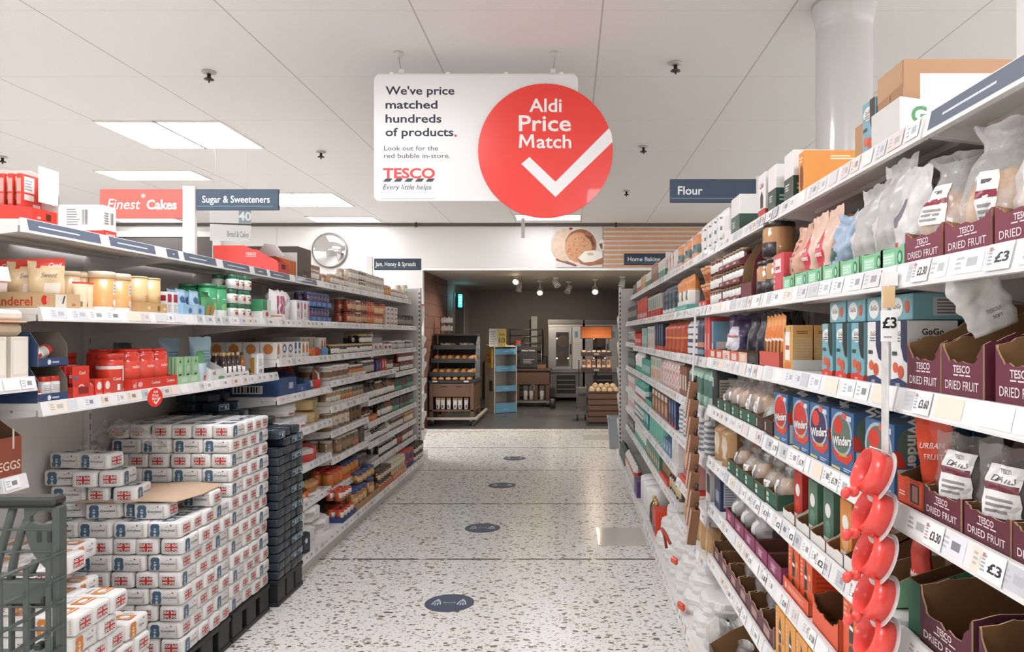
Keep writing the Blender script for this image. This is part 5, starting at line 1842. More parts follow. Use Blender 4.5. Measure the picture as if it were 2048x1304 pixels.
# ================================================================== the flour and dried fruit side
MAR, MAR2, DGREEN = '#7d3344', '#5d2c3a', '#2f5a48'
TES = lambda y, s, c='#eadfdd': [('t', 'TESCO', .5, y, s, c, .02), ('r', .34, y - s * .95, .66, y - s * .75, c)]
DF = [('t', 'TESCO', .5, .80, .20, '#eadfdd', .02), ('r', .30, .61, .42, .65, '#eadfdd'), ('r', .45, .61, .57, .65, '#eadfdd'), ('r', .60, .61, .72, .65, '#eadfdd'), ('t', 'DRIED FRUIT', .5, .36, .25, '#eadfdd', .005, 0, 0, .82)]
BLAB = (.3, .30, .72, .66, [('r', 0, .52, 1, .66, '#6e2333'), ('l', .1, .08, .9, .42, 3, '#8e8b88'), ('t', 'TESCO', .5, .90, .09, '#3c3c3c', .01, 0, 0, .36), ('t', 'DATES', .5, .75, .12, '#3c3c3c', .006, 0, 0, .66)])
BLAB2 = (.25, .34, .62, .72, [('r', 0, .5, 1, .64, '#8a2438'), ('l', .1, .08, .9, .42, 3, '#9a9795'), ('l', .2, .74, .8, .9, 1, '#55504e')])

# ---- top shelf
wtray = tray(.15, .40, .085, .075, '#d3d0cb', '#d9d7d2', side=[('t', 'GoGo', .22, .55, .42, '#4f8a58', .03)], run=.2)
one('R1', 0, wtray, 'white open tray under the large brown case on the flour-side top shelf', y=1.668, setback=.01)
bigc = carton(.135, .36, .092, '#a37a55', side=[('r', .10, -.3, .86, .66, '#d3d0cb')], front=[('p', [(0, .35), (.98, .45), (.98, .97), (.02, .97)], '#b8916b'), ('r', .5, 0, .515, .36, '#6a4e36')], name='shipping_case', cat='case')
one('R1', 0, bigc, 'large brown and white case standing in the white tray on the top shelf', y=1.67, setback=.022, dz=.077)
GO = [('e', .46, .78, .36, .12, '#e8e6e0'), ('t', 'GoGo', .46, .81, .07, '#33423f', .02), ('l', .2, .68, .7, .76, 2, '#4a5956'), ('p', [(.62, 1.0), (.62, .62), (.80, .42), (1, .38), (1, 1)], '#21302f'), ('e', .3, .30, .16, .08, '#d8623c'), ('e', .62, .24, .18, .10, '#c9573a'),
      ('r', .1, .48, .4, .54, '#2f4f4a'), ('p', [(0, 0), (1, 0), (1, .09), (.5, .15), (0, .11)], '#d8402f'), ('t', '100%', .45, .05, .05, '#f0ddd8', .01)]
GOS = [('l', .15, .25, .85, .9, 14, '#d9e2e2'), ('r', 0, 0, 1, .12, '#d8402f'), ('r', .3, .15, .8, .22, '#e8ecec')]
go = carton(.075, .10, .135, '#79aab4', front=GO, side=GOS, name='fruit_pouch_box')
GW = [(o_[0],) + tuple('#2b3152' if x == '#21302f' else '#2f3f66' if x == '#d8402f' else x for x in o_[1:]) for o_ in GO]
gow = carton(.075, .10, .135, '#e4e3e0', front=GW, side=[('t', 'GoGo', .5, .84, .09, '#2c2c30', .025), ('l', .2, .3, .8, .75, 9, '#8d9096'), ('p', [(0, 0), (1, 0), (1, .3), (.75, .38), (.6, .05)], '#efeeec')], name='fruit_pouch_box')
o = one('R1', 0, go, 'teal fruit pouch box leaning beside the large brown case', y=1.785, setback=.02)
one('R1', 0, tray(.07, .34, .10, .12, '#b28a63', CARD, run=.1), 'plain brown tray behind the leaning teal box on the top shelf', y=1.86, setback=.03)
orc = carton(.055, .32, .135, '#e0913f', side=[('e', .45, .50, .10, .14, '#6d3a20'), ('l', .25, .78, .5, .9, 2, '#f2dfc4'), ('r', .68, .2, .9, .55, '#d98334')], front=[('e', .5, .4, .3, .3, '#6d3a20'), ('l', .2, .75, .8, .9, 2, '#f2dfc4')])
one('R1', 0, orc, 'orange carton with a cut hole on the flour-side top shelf', y=2.285)
gwb = carton(.10, .12, .165, '#e6e4df', front=[('r', 0, 0, 1, .5, '#2c5243'), ('l', .15, .25, .6, .4, 3, '#cfd9d3')], side=[('r', 0, 0, 1, .5, '#24463a'), ('l', .1, .22, .4, .38, 2, '#9fb3a9')])
gwb2 = carton(.16, .20, .165, '#e6e4df', front=[('r', 0, 0, 1, .5, '#2c5243'), ('l', .15, .2, .5, .38, 3, '#cfd9d3')], side=[('r', 0, 0, 1, .5, '#24463a')])
one('R1', 0, gwb, 'white and green carton next to the orange carton', y=2.42)
one('R1', 0, gwb, 'white and green carton past the first one, beside the cake mix', y=2.62)
ckb = carton(.10, .16, .17, '#e9e7e3', front=[('r', 0, 0, 1, .22, '#b8322c'), ('t', 'Cake', .5, .75, .12, '#a8463c', .01, .2), ('p', [(.3, .25), (.3, .5), (.5, .62), (.7, .5), (.7, .25)], '#2e2420')], side=[('r', 0, 0, 1, .2, '#b8322c'), ('l', .2, .3, .8, .8, 6, LINE)])
one('R1', 0, ckb, 'white cake carton with a red base between green and white cartons', y=2.76)
one('R1', 0, gwb2, 'large white and green carton farthest of the green ones', y=3.20)
pwb = pouch(.22, .14, .06, '#d9b49e', lambda u, v, b: '#e8e4de' if u > .6 else ('#c9604a' if v > .7 and u > .4 else None), 61, .01, top='pillow', name='flour_bag')
one('R1', 0, pwb, 'pink and white bag lying past the large green and white carton', y=3.43)
WP = lambda u, v, b: '#6f7680' if ((int(u * 9) % 3 == 1) and (int(v * 10) % 3 == 1) and .15 < v < .75 and not b) else None
flb = pouch(.12, .09, .18, '#e7e5e2', WP, 62, .006, top='pillow', nu=18, nv=20, name='flour_bag')
row('R1', 0, 0, flb, 'white paper flour bag with small print', n=4, deep=2, y=(3.52, 4.08))
one('R1', 0, carton(.11, .14, .19, '#e3e1de', front=[('l', .2, .5, .8, .7, 3, '#8a8d92')]), 'plain white block of wrapped flour bags behind the paper bags', y=3.7, setback=.23)
pst = pouch(.26, .10, .17, '#e6e1da', lambda u, v, b: '#d98a4e' if (.5 < v < .85 and u > .3) else ('#55706a' if (.22 < v < .5 and u > .35) else ('#d9a27c' if v < .2 else None)), 63, .012, top='pillow', nu=20, nv=18, name='mix_bag')
row('R1', 0, 0, pst, 'large white, orange and green bag', n=3, y=(4.15, 5.02))
rwp = pouch(.12, .08, .17, '#e4dcd6', lambda u, v, b: '#c8604c' if (.2 < v < .8 and .2 < u < .7) else None, 64, .008, top='pillow', name='mix_bag')
row('R1', 0, 0, rwp, 'white and red mix bag', n=3, y=(5.05, 5.5))
FAR_TOP = [('white and green', '#e4e2de', '#4a8a72', .15), ('rust brown', '#9c5a40', '#7d4430', .17), ('white', '#e6e2db', '#2f5f50', .13), ('tan', '#cfa577', '#b98a5c', .14), ('white and red', '#e2dcd4', '#b8483a', .13), ('dark', '#4a4038', '#2c2622', .12)]
y_ = 5.55
for i, (nm, a_, b_, hh) in enumerate(FAR_TOP):
    row('R1', 0, 0, carton(.11, .14, hh, a_, front=[('r', 0, 0, 1, .45, b_), ('l', .2, .55, .8, .8, 3, '#b8b2a8')], side=[('r', 0, 0, 1, .45, b_)]), nm + ' far carton', n=4, y=(y_, y_ + .46))
    y_ += .48

# ---- shelf two: dried fruit, green trays
mtray = tray(.142, .26, .052, .055, MAR, CARD, front=DF, side=[('t', 'TESCO', .2, .72, .18, '#d9c4c6', .02)], torn=.0025, seed=4, dip=.014)
apr = clear_bag(.15, .11, .20, '#d99a58', 3, .62, BLAB2, art=[('b', .55, .10, .85, .22)])
apr2 = clear_bag(.15, .11, .215, '#e0a868', 8, .58, (.42, .2, .66, .62, BLAB2[4]))
ban = clear_bag(.15, .12, .21, '#dcb88a', 12, .85, (.30, .36, .70, .74, [('t', 'BA', .5, .8, .16, '#4a4544', .01, .15), ('r', 0, .52, 1, .66, '#8a2438'), ('l', .1, .1, .9, .4, 3, '#9a9795')]))
for i, (yy, t_, lab) in enumerate(((1.375, apr, 'clear bag of orange dried apricots, farthest of the maroon trays on shelf two'), (1.222, apr2, 'clear bag of dried apricots in the middle maroon tray on shelf two'), (1.07, ban, 'milky clear dried fruit bag with a maroon banded label, nearest on shelf two'))):
    one('R2', 0, mtray, 'maroon dried fruit tray on shelf two, ' + ('farthest of three', 'middle of three', 'nearest of three')[i], y=yy, setback=.010, group='maroon trays on shelf two')
    one('R2', 0, t_, lab, y=yy, setback=.035, dz=.005, turn=.4)
    one('R2', 0, t_, 'clear dried fruit bag deep in the %s maroon tray of shelf two' % ('farthest', 'middle', 'nearest')[i], y=yy, setback=.145, dz=.005)
LG = '#7ac092'
gtr = tray(.112, .26, .042, .06, LG, '#8a6a4a', front=[('r', .12, .2, .62, .8, '#a8d8b6'), ('l', .16, .28, .58, .72, 3, '#d5ecd9'), ('e', .82, .5, .10, .34, '#2f6a48'), ('e', .82, .5, .06, .22, '#9fd4ae')], dip=.004)


def p_flake(u, v, b):
    if not b and .1 < u < .62 and .18 < v < .72 and (u - .36) ** 2 * 9 + (v - .45) ** 2 * 9 < 1:
        return '#c8414c' if (u - .36) ** 2 * 12 + (v - .45) ** 2 * 12 < 1 else '#e9cfc8'
    return '#c9563f' if (v < .14 and u < .5) else None


pinkb = pouch(.125, .085, .20, '#dcb9a6', p_flake, 71, .012, nu=20, nv=22, art=[('t', 'fruit', .36, .52, .075, '#f4e6e2', .02, .1), ('t', 'flakes', .36, .40, .075, '#f4e6e2', .02, .1)], name='fruit_flake_bag')
pinkb2 = pouch(.125, .08, .19, '#cda088', lambda u, v, b: '#8f4f40' if (.4 < u < .5 and .15 < v < .8 and int(v * 18) % 2) else None, 72, .013, nu=18, nv=22, name='fruit_flake_bag')
blueb = pouch(.13, .07, .165, '#9fb2c6', lambda u, v, b: '#3c5a4e' if (u - .3) ** 2 + (v - .4) ** 2 < .016 else ('#7f98b4' if v < .25 else None), 73, .018, nu=18, nv=20, name='fruit_flake_bag')
silvb = pouch(.155, .10, .235, '#b3b2ae', lambda u, v, b: '#c8402f' if (v < .2 and u < .3) else ('#3d6a50' if (u < .25 and .6 < v < .72) else ('#d2d1ce' if u < .3 else None)), 74, .013, nu=20, nv=26, name='fruit_flake_bag')
whtb = pouch(.12, .08, .20, '#cfcecb', lambda u, v, b: '#c8402f' if (.1 < v < .25 and .3 < u < .5) else ('#6d6a70' if (.4 < v < .7 and .35 < u < .5) else None), 75, .012, nu=18, nv=20, name='fruit_flake_bag')
spec = [(1.485, whtb, 'white pouch with a small red mark beside the maroon trays'), (1.605, silvb, 'tall crumpled silver grey pouch in the green trays'), (1.735, silvb, 'second silver grey pouch behind the tall crumpled one'), (1.86, blueb, 'slumped pale blue pouch in the green trays'),
        (1.985, pinkb, 'pink pouch with a red splash in the green trays'), (2.10, pinkb, 'pink pouch with a red splash, second along the green trays'), (2.22, pinkb2, 'tan pink crumpled pouch at the far green tray')]
for i, (yy, t_, lab) in enumerate(spec):
    one('R2', 0, gtr, 'pale green tray of fruit pouches on shelf two, %s nearest' % nth(i + 1), y=yy + (.02 if i == 0 else 0), setback=.010, group='pale green trays on shelf two')
    sc = None if i != 2 else (1, 1, .88)
    one('R2', 0, t_, lab, y=yy + (.02 if i == 0 else 0), setback=.024, dz=.005, scale=sc)
    if i > 2:
        one('R2', 0, pinkb2, 'brown pink pouch behind the front pouches, %s nearest' % nth(i - 2), y=yy, setback=.13, dz=.005, scale=(1, 1, 1.12), group='brown pink pouches behind')
redc = carton(.10, .16, .125, '#cf4a52', front=[('r', .25, .5, .9, .85, '#e9dcd8'), ('r', .3, .58, .8, .66, '#9a2a36'), ('l', .1, .1, .3, .9, 6, '#e0a8a4')], side=[('r', .15, .45, .85, .85, '#e6cfcb')], ch=.006)
one('R2', 0, redc, 'pinkish red rounded carton beside the far green tray', y=2.355)
blj = jar(.056, .125, '#b98c62', '#1f1d1c', '#231d1c', lo=.02, hi=.42, lidh=.14, neck=.9, name='jar', part=True)
blj.parts = blj.parts
for i, (yy, dz_, lab) in enumerate(((2.49, 0, 'large glass jar of tan pieces with a black lid, lower nearer one'), (2.61, 0, 'large glass jar with a black lid, lower farther one'), (2.53, .127, 'large glass jar with a black lid stacked on two others'))):
    o = one('R2', 0, blj, lab, y=yy, dz=dz_)
    o.name = 'glass_jar'
mcase = tray(.16, .28, .06, .215, '#6d2a36', '#8a6a4a', run=.1, dip=.0)
one('R2', 0, mcase, 'tall plain maroon case wall with a low front on shelf two', y=2.78)
mt = tray(.125, .15, .02, .055, '#74303c', '#9a7550', front=[('r', .2, .3, .6, .7, '#c9a4a4')], run=.5)
vj = jar(.024, .062, '#4a2f24', '#9a7a5a', '#e4e1dc', lo=.2, hi=.75, part=False)
n_ = 0
for q in range(3):
    for i in range(3):
        one('R2', 0, mt, 'small maroon jar tray, %s nearest in the %s layer' % (nth(i + 1), ('bottom', 'middle', 'top')[q]), y=2.935 + .13 * i, dz=.0705 * q, setback=.01, group='small maroon jar trays')
row('R2', 0, 0, vj, 'small sprinkle jar in maroon tray', n=6, tiers=3, deep=1, y=(2.875, 3.255), dz=.0045, tier_h=.0705, dx=.006)
row('R2', 0, 0, jar(.026, .07, '#5a3a28', '#8a6248', '#dedad4', lo=.15, hi=.7, part=False), 'small brown sprinkle jar stacked bare', n=4, tiers=3, deep=2, y=(3.29, 3.52))
cone = tub(.02, .045, .085, '#c98a5a', '#d9a070', '#a8603c')
row('R2', 0, 0, cone, 'small tan tub', n=2, tiers=2, y=(3.55, 3.78), dz=.03)
one('R2', 0, carton(.22, .18, .032, '#c8402f', front=[('r', .15, .25, .35, .7, '#e9c9c0'), ('r', .6, .25, .8, .7, '#e9c9c0')], name='low_tray'), 'low red tray under the small tan tubs', y=3.665, setback=.009)
one('R2', 0, carton(.30, .2, .20, '#dddcd9', name='plain_carton'), 'tall plain pale carton behind the small tan tubs', y=3.96, setback=.13)
wo = pouch(.13, .08, .20, '#e2dcd2', lambda u, v, b: '#4f5f58' if .25 < v < .55 and .3 < u < .75 else ('#d98a4e' if v > .55 and u > .3 else None), 76, .006, top='pillow', nu=16, nv=18, name='mix_bag')
row('R2', 0, 0, wo, 'tall white, green and orange bag in teal tray', n=3, y=(4.12, 4.60), dz=.005)
one('R2', 0, tray(.47, .16, .035, .04, '#5fa89c', '#4a857c', front=[('l', .1, .3, .9, .7, 1, '#a8d4cc')]), 'low teal tray on shelf two under tall white bags', y=4.36, setback=.009)
row('R2', 0, 0, pouch(.14, .09, .19, '#39424f', lambda u, v, b: '#d8d6d2' if .08 < v < .18 else ('#596575' if v > .85 else None), 77, .006, top='pillow', name='mix_bag'), 'dark navy mix bag', n=4, y=(4.66, 5.34))
row('R2', 0, 0, carton(.10, .1, .17, '#c9c4ba', front=[('r', .2, .4, .8, .9, '#5f8f8c'), ('r', 0, 0, 1, .35, '#c93a2e')], side=[('r', 0, 0, 1, .35, '#c93a2e')]), 'pale and teal carton with a red base', n=7, deep=1, y=(5.4, 6.3))
row('R2', 0, 0, carton(.10, .1, .19, '#cf3c30', front=[('r', .15, .1, .85, .3, '#e6d9d2'), ('e', .5, .65, .3, .2, '#e2574a')]), 'bright red carton', n=7, deep=1, y=(6.34, 7.25), tiers=1)
row('R2', 0, 0, carton(.09, .1, .16, '#2c2a2a', front=[('r', .2, .3, .8, .7, '#c9c2b8')]), 'black carton near the far end', n=9, y=(7.3, 8.42))

# ---- shelf three
tt_ = tray(.128, .28, .062, .165, '#6b3040', '#94704c', front=DF, torn=.004, seed=5, dip=.03, run=.55, edge='#c9a884')
for i, yy in enumerate((1.373, 1.238, 1.075)):
    one('R3', 0, tt_, 'torn maroon dried fruit tray on shelf three, ' + ('farthest of three', 'middle of three', 'nearest of three')[i], y=yy, setback=.010, group='torn maroon trays on shelf three')
zipb = pouch(.085, .02, .115, film('#e2e0db', .8, .3), lambda u, v, b: '#c9c4ba' if .86 < v < .885 else None, 81, .010, top='pillow', nu=18, nv=22, art=[('t', 'TESCO', .62, .30, .05, '#55504e', .01), ('t', 'SOFT', .62, .2, .05, '#55504e', .01)], name='zip_bag')
o = zipb.put((.715, 1.235, shelf('R3')[1] + .115), 0, label_of('milky zip bag leaning out of the middle torn tray on shelf three'))
o.rotation_euler = (0, -.42, -.25)
whs = pouch(.12, .06, .21, '#dedcd8', lambda u, v, b: '#6a2a36' if (.62 < v < .68 or .40 < v < .44) and u < .8 else ('#9a9795' if (.1 < v < .35 and int(v * 40) % 2 and u < .7) else None), 82, .008, nu=16, nv=30, name='fruit_bag')
one('R3', 0, whs, 'white pouch with maroon bands in the nearest torn tray', y=1.08, setback=.07, dz=.005)
one('R3', 0, gow, 'white fruit pouch box nearest the torn maroon trays', y=1.485)
one('R3', 0, gow, 'white fruit pouch box second from the torn maroon trays', y=1.605)
for i, yy in enumerate((1.70, 1.80, 1.90)):
    one('R3', 0, go, 'teal fruit pouch box standing on shelf three, ' + ('nearest', 'middle', 'farthest')[i] + ' of three', y=yy)
row('R3', 0, 0, go, 'teal fruit pouch box behind the front boxes', n=4, y=(1.45, 1.94), setback=.125)
gol = carton(.105, .16, .052, '#79aab4', front=[('e', .35, .5, .25, .4, '#e8e6e0'), ('t', 'GoGo', .35, .55, .2, '#33423f', .02), ('e', .78, .5, .1, .25, '#c9573a')], side=[('r', .25, .15, .9, .85, '#b9c4c6'), ('l', .3, .2, .85, .8, 5, '#8a6a60')], name='fruit_pouch_box')
for i, yy in enumerate((1.50, 1.615, 1.735, 1.855)):
    one('R3', 0, gol, 'teal fruit pouch box lying on the standing ones, %s nearest' % nth(i + 1), y=yy, setback=.025, dz=.137)
tanb = carton(.095, .062, .135, '#d9a765', front=[('r', .25, .22, .75, .85, '#efece6'), ('p', [(.15, .9), (.3, .75), (.25, .97)], '#2f3f34'), ('p', [(.75, .95), (.9, .8), (.85, .98)], '#4f8a58'), ('e', .5, .1, .35, .09, '#d9823f'), ('r', .3, .45, .7, .55, '#c95a40')],
              side=[('r', .1, .12, .95, .72, '#d8b888'), ('l', .2, .80, .8, .88, 2, '#8a6a40')] + [('e', .17 + .085 * a_, .17 + .062 * b_, .012, .008, '#5a452c') for a_ in range(9) for b_ in range(9)])
row('R3', 0, 0, tanb, 'tan box with a dotted side', n=1, deep=4, y=(2.19, 2.30))
wtl = MB()
wtl.panel([(-.24, 0), (0, 0), (.0, .032), (-.24, .032)], (0, 0, 0), (0, -1, 0), (0, 0, 1), .003, '#d9d8d5', '#d9d8d5')
one('R3', 0, T('card_strip', wtl, .01, .24, .03, 'card'), 'low white card strip along the dotted side of the tan boxes', y=2.17, setback=.01)
ort = pouch(.052, .022, .15, '#dd7a34', lambda u, v, b: '#33402f' if (.3 < u < .7 and .12 < v < .42) else ('#e6dcd0' if .42 < v < .5 else ('#e0913f' if v > .8 else None)), 84, .003, nu=12, nv=18, name='snack_pack')
for i in range(5):
    o = one('R3', 0, ort, 'slim orange snack pack leaning in its tray, %s nearest' % nth(i + 1), y=2.36 + .043 * i, dz=.022, setback=.02)
    o.rotation_euler = (0, .16, -PI / 2)
one('R3', 0, tray(.24, .1, .05, .055, '#c8584c', '#8a6a4a', run=.2), 'low red tray of slim orange snack packs', y=2.445, setback=.012)
cara = [('t', 'Candy', .5, .5, .45, '#c8382c', .02, .15)]
for i, (c_, w_) in enumerate((('#2c2826', 'black'), ('#e0a88c', 'pink'), ('#d8604c', 'coral'), ('#dfc9b8', 'pale'), ('#cf5a48', 'dark coral'), ('#d6452f', 'orange red'))):
    one('R3', 0, tray(.14, .2, .042, .05, c_, '#8a6a4a', front=[('r', .2, .2, .8, .8, '#e6d2c4' if i else '#4a4542')] + (cara if i == 3 else [])), 'low %s tray of dark bags on shelf three' % w_, y=2.66 + .148 * i, setback=.01)
dkb = pouch(.125, .07, .20, '#2e2733', lambda u, v, b: '#4a5a4c' if (.3 < u < .55 and .2 < v < .7) else None, 85, .010, nu=14, nv=18, name='sweet_bag')
ppb = pouch(.15, .09, .23, '#43355c', lambda u, v, b: ('#d8d5dc' if (abs(u - .42) < .30 - .25 * abs(v - .42) and .12 < v < .75 and not b) else ('#6a3a34' if v < .12 else None)), 86, .014, nu=22, nv=26, art=[('t', 'Munchie', .42, .52, .07, '#c8402f', .015, .1)], name='sweet_bag')
row('R3', 0, 0, dkb, 'dark glossy sweet bag', n=3, deep=2, y=(2.588, 3.03), dz=.005, dx=.05)
one('R3', 0, ppb, 'tall purple sweet bag with a white burst', y=3.15, setback=.05, dz=.005, turn=.55)
one('R3', 0, pouch(.10, .05, .13, '#d98a34', lambda u, v, b: '#3f4a36' if v < .25 and u < .5 else None, 87, .014, top='pillow', name='sweet_bag'), 'crumpled orange sweet bag leaning by the blue folder', y=3.37, setback=.09, dz=.005)
one('R3', 0, carton(.03, .14, .17, '#6f9ab0', side=[('r', .1, .0, .9, .45, '#c9cdd0')], front=[('r', .1, .1, .9, .4, '#d6d8da')]), 'blue flat carton standing past the purple sweet bag', y=3.43)
row('R3', 0, 0, carton(.06, .12, .20, '#cf5854', front=[('r', .2, .2, .8, .6, '#e2a8a0')]), 'coral red upright carton', n=2, y=(3.49, 3.64))
row('R3', 0, 0, pouch(.09, .05, .2, '#4a5060', lambda u, v, b: '#c98a6a' if .25 < v < .35 else ('#8a9aae' if .05 < v < .2 else None), 88, .005, top='pillow', name='mix_bag'), 'dark grey upright bag', n=2, y=(3.66, 3.88))
row('R3', 0, 0, pouch(.10, .06, .205, '#d9d9dc', lambda u, v, b: '#55596a' if int(v * 16) % 3 == 0 and u > .3 else None, 89, .005, top='pillow', nu=14, nv=20, name='mix_bag'), 'white bag with dark stripes', n=2, y=(3.9, 4.2))
row('R3', 0, 0, pouch(.15, .10, .20, '#b5502f', lambda u, v, b: '#d98a5c' if .45 < v < .48 else None, 90, .005, top='pillow', name='mix_bag'), 'brick orange bag', n=5, deep=1, y=(4.3, 5.2))
row('R3', 0, 0, carton(.10, .1, .19, '#2f3550', front=[('r', .2, .4, .8, .8, '#55608a'), ('r', 0, 0, 1, .16, '#d04a34')], side=[('r', 0, 0, 1, .16, '#d04a34')]), 'navy carton with a red base', n=4, y=(5.25, 5.78))
row('R3', 0, 0, carton(.09, .1, .18, '#dcd6cc', front=[('p', [(.3, .1), (.7, .1), (.5, .6)], '#c8382c'), ('r', .2, .7, .8, .9, '#8aa8a0')]), 'white and red tree print carton', n=4, y=(5.82, 6.3))
row('R3', 0, 0, carton(.09, .1, .17, '#8fb4ae', front=[('r', .2, .2, .8, .6, '#c9dcd8')]), 'pale teal carton', n=4, y=(6.34, 6.8))
row('R3', 0, 0, carton(.10, .1, .12, '#c8382c', front=[('r', .2, .3, .8, .6, '#e6dcd6')]), 'low red carton', n=6, y=(6.84, 7.6))
row('R3', 0, 0, jar(.035, .1, '#3a3836', '#c9c4bc', '#8a8680', part=False), 'grey and black jar by the far end', n=8, deep=1, y=(7.62, 8.42), dz=.016)

# ---- shelf four
mt4 = tray(.128, .26, .05, .055, '#5f2c38', '#8a6644', front=DF, torn=.0025, seed=8, dip=.008, edge='#c9a884')
dat = clear_bag(.125, .075, .15, '#33201a', 21, .5, (.2, .26, .74, .80, BLAB[4]), fill=.74, tint='#a8a5a2', top='crimp')
dat2 = clear_bag(.125, .09, .115, '#3a2820', 22, .34, (.1, .0, .5, .3, [('l', .1, .2, .9, .8, 3, '#8e8b88')]), fill=.7, tint='#a8a5a2', top='crimp')
for i, (yy, t_, lab) in enumerate(((1.305, dat, 'clear bag of dark dates with a white label, farther one'), (1.165, dat, 'clear bag of dark dates with a white label, nearer one'), (1.03, dat2, 'clear bag of dark dates slumped in the nearest tray'))):
    one('R4', 0, mt4, 'maroon tray of date bags on shelf four, ' + ('farthest of three', 'middle of three', 'nearest of three')[i], y=yy, setback=.010, group='maroon trays on shelf four')
    one('R4', 0, t_, lab, y=yy, setback=.035, dz=.005, turn=.5)
    one('R4', 0, dat2, 'clear bag of dates deep behind the front bags, ' + ('farthest', 'middle', 'nearest')[i], y=yy, setback=.13, dz=.03)
urb = tray(.105, .26, .055, .15, '#d84a2c', '#8a6644', front=[('r', .40, .12, .95, .9, '#e0603c'), ('r', .5, .2, .85, .85, '#2c211c'), ('r', .58, .25, .8, .8, '#b98a7a'), ('l', .05, .3, .35, .5, 2, '#f0c9b8')], run=.9, torn=.002)
one('R4', 0, urb, 'bright orange red snack tray beside the date bags', y=1.435)
urp = pouch(.075, .012, .17, '#d84a2c', lambda u, v, b: '#b93a22' if v < .2 else None, 91, .006, top='pillow', nu=14, nv=22, art=[('t', 'URBAN', .5, .62, .07, '#f2dcd2', .015, .1), ('t', 'FRUIT', .5, .48, .07, '#f2dcd2', .015, .1)], name='snack_pack')
o = one('R4', 0, urp, 'flat orange red snack pack standing out of its tray', y=1.40, setback=.05, dz=.03)
o.rotation_euler = (0, -.1, -PI / 2 + .5)
WF = [('e', .48, .62, .48, .36, '#a9b8c4'), ('e', .48, .62, .42, .31, '#5f7264'), ('e', .34, .74, .2, .14, '#cf3c30'), ('p', [(.0, .36), (.3, .18), (.75, .16), (1, .30), (.95, .40), (.7, .26), (.3, .30)], '#cf3c30'), ('t', 'Winders', .52, .52, .155, '#1f2430', .06, .1, .12, .90), ('t', 'Winders', .52, .52, .15, '#eeeae6', .03, .1, .12, .84),
      ('t', 'DOUBLES', .58, .30, .06, '#d9b23c', .03, .1, .08), ('r', .70, .86, .93, .94, '#c9d6e2'), ('e', .62, .92, .12, .05, '#d8604c'), ('r', .05, .03, .45, .07, '#d9c878'), ('l', .6, .04, .95, .11, 2, '#b9c9d9')]
WF2 = [(q[0],) + tuple('#3a2f55' if x == '#5f7264' else x for x in q[1:]) for q in WF]
WF3 = [(q[0],) + tuple('#c23a34' if x == '#5f7264' else x for x in q[1:]) for q in WF]
WS = [('r', .1, .02, .95, .40, '#d2d0cc'), ('p', [(.45, .22), (.55, .22), (.6, .32), (.5, .38), (.4, .32)], '#3a2a24'), ('l', .2, .08, .85, .18, 3, '#9a9894'), ('b', .3, .0, .9, .07), ('e', .4, .70, .3, .25, '#5f7264'), ('t', 'Winders', .55, .72, .16, '#eeeae6', .03, 0, -PI / 2), ('p', [(0, .42), (.35, .42), (.2, .62), (0, .66)], '#cf3c30')]
w1 = carton(.145, .075, .15, '#3f6690', front=WF, side=WS, T='#34506e', name='fruit_roll_box')
w2 = carton(.145, .075, .15, '#3f6690', front=WF2, side=WS, T='#34506e', name='fruit_roll_box')
w3 = carton(.145, .075, .15, '#3f6690', front=WF3, side=WS, T='#34506e', name='fruit_roll_box')
for i, (yy, t_) in enumerate(((1.575, w1), (1.79, w1), (1.955, w2), (2.11, w3), (2.31, w3))):
    one('R4', 0, t_, 'blue fruit roll box on shelf four, ' + ('nearest, beside the red ring strip', 'second, with the green disc facing out', 'third, with the purple disc', 'fourth, with the red disc', 'fifth and farthest')[i], y=yy, setback=.012)
    for j in range(1, 4):
        one('R4', 0, t_, 'blue fruit roll box, %s row behind the %s front box' % (nth(j + 1), nth(i + 1)), y=yy + .0 * j, setback=.012 + .08 * j, dz=.0)
GT = [('r', .12, .2, .3, .45, '#cfe0d4'), ('r', .12, .55, .3, .8, '#cfe0d4')]
gtr4 = tray(.12, .26, .045, .05, DGREEN, '#8a6a4a', front=GT)
btr4 = tray(.10, .24, .045, .11, '#3f332c', '#8a6240', front=[('r', .15, .2, .3, .8, '#b9b2a8')], run=.7)
nut = clear_bag(.13, .10, .165, '#b98a5c', 31, .42, (.15, .1, .45, .5, [('b', .1, .1, .9, .7)]))
nut2 = clear_bag(.14, .11, .18, '#c79a6a', 32, .36, (.3, .25, .7, .6, [('b', .1, .05, .9, .6), ('l', .1, .7, .9, .95, 2, '#8e8b88')]))
nut3 = clear_bag(.13, .10, .13, '#8a5a3a', 33, .38, (.4, .2, .7, .5, [('l', .1, .2, .9, .8, 3, '#8e8b88')]))
for i, (yy, t_, w_) in enumerate(((2.69, nut2, 'bulging clear bag of nuts'), (2.81, nut2, 'second bulging clear bag of nuts'), (2.95, nut, 'clear bag of nuts with a label'), (3.10, nut, 'grey clear bag of nuts'), (3.24, nut3, 'clear bag of nuts lying on the farthest green tray'))):
    one('R4', 0, gtr4, 'dark green nut tray on shelf four, %s nearest' % nth(i + 1), y=yy, setback=.012, group='dark green nut trays on shelf four')
    one('R4', 0, t_, w_ + ' on shelf four', y=yy, setback=.028, dz=.005)
    one('R4', 0, nut, 'clear nut bag behind the front bags on shelf four, %s nearest' % nth(i + 1), y=yy, setback=.15, dz=.008)
for i in range(2):
    one('R4', 0, btr4, ('dark brown tray beside the blue boxes', 'dark brown tray next to the green nut trays')[i], y=2.46 + .115 * i, setback=.012)
    one('R4', 0, clear_bag(.09, .07, .10, '#9ab0a0', 40 + i, .4), ('pale green clear bag in the nearer dark brown tray', 'pale green clear bag in the farther dark brown tray')[i], y=2.46 + .115 * i, setback=.03, dz=.005)
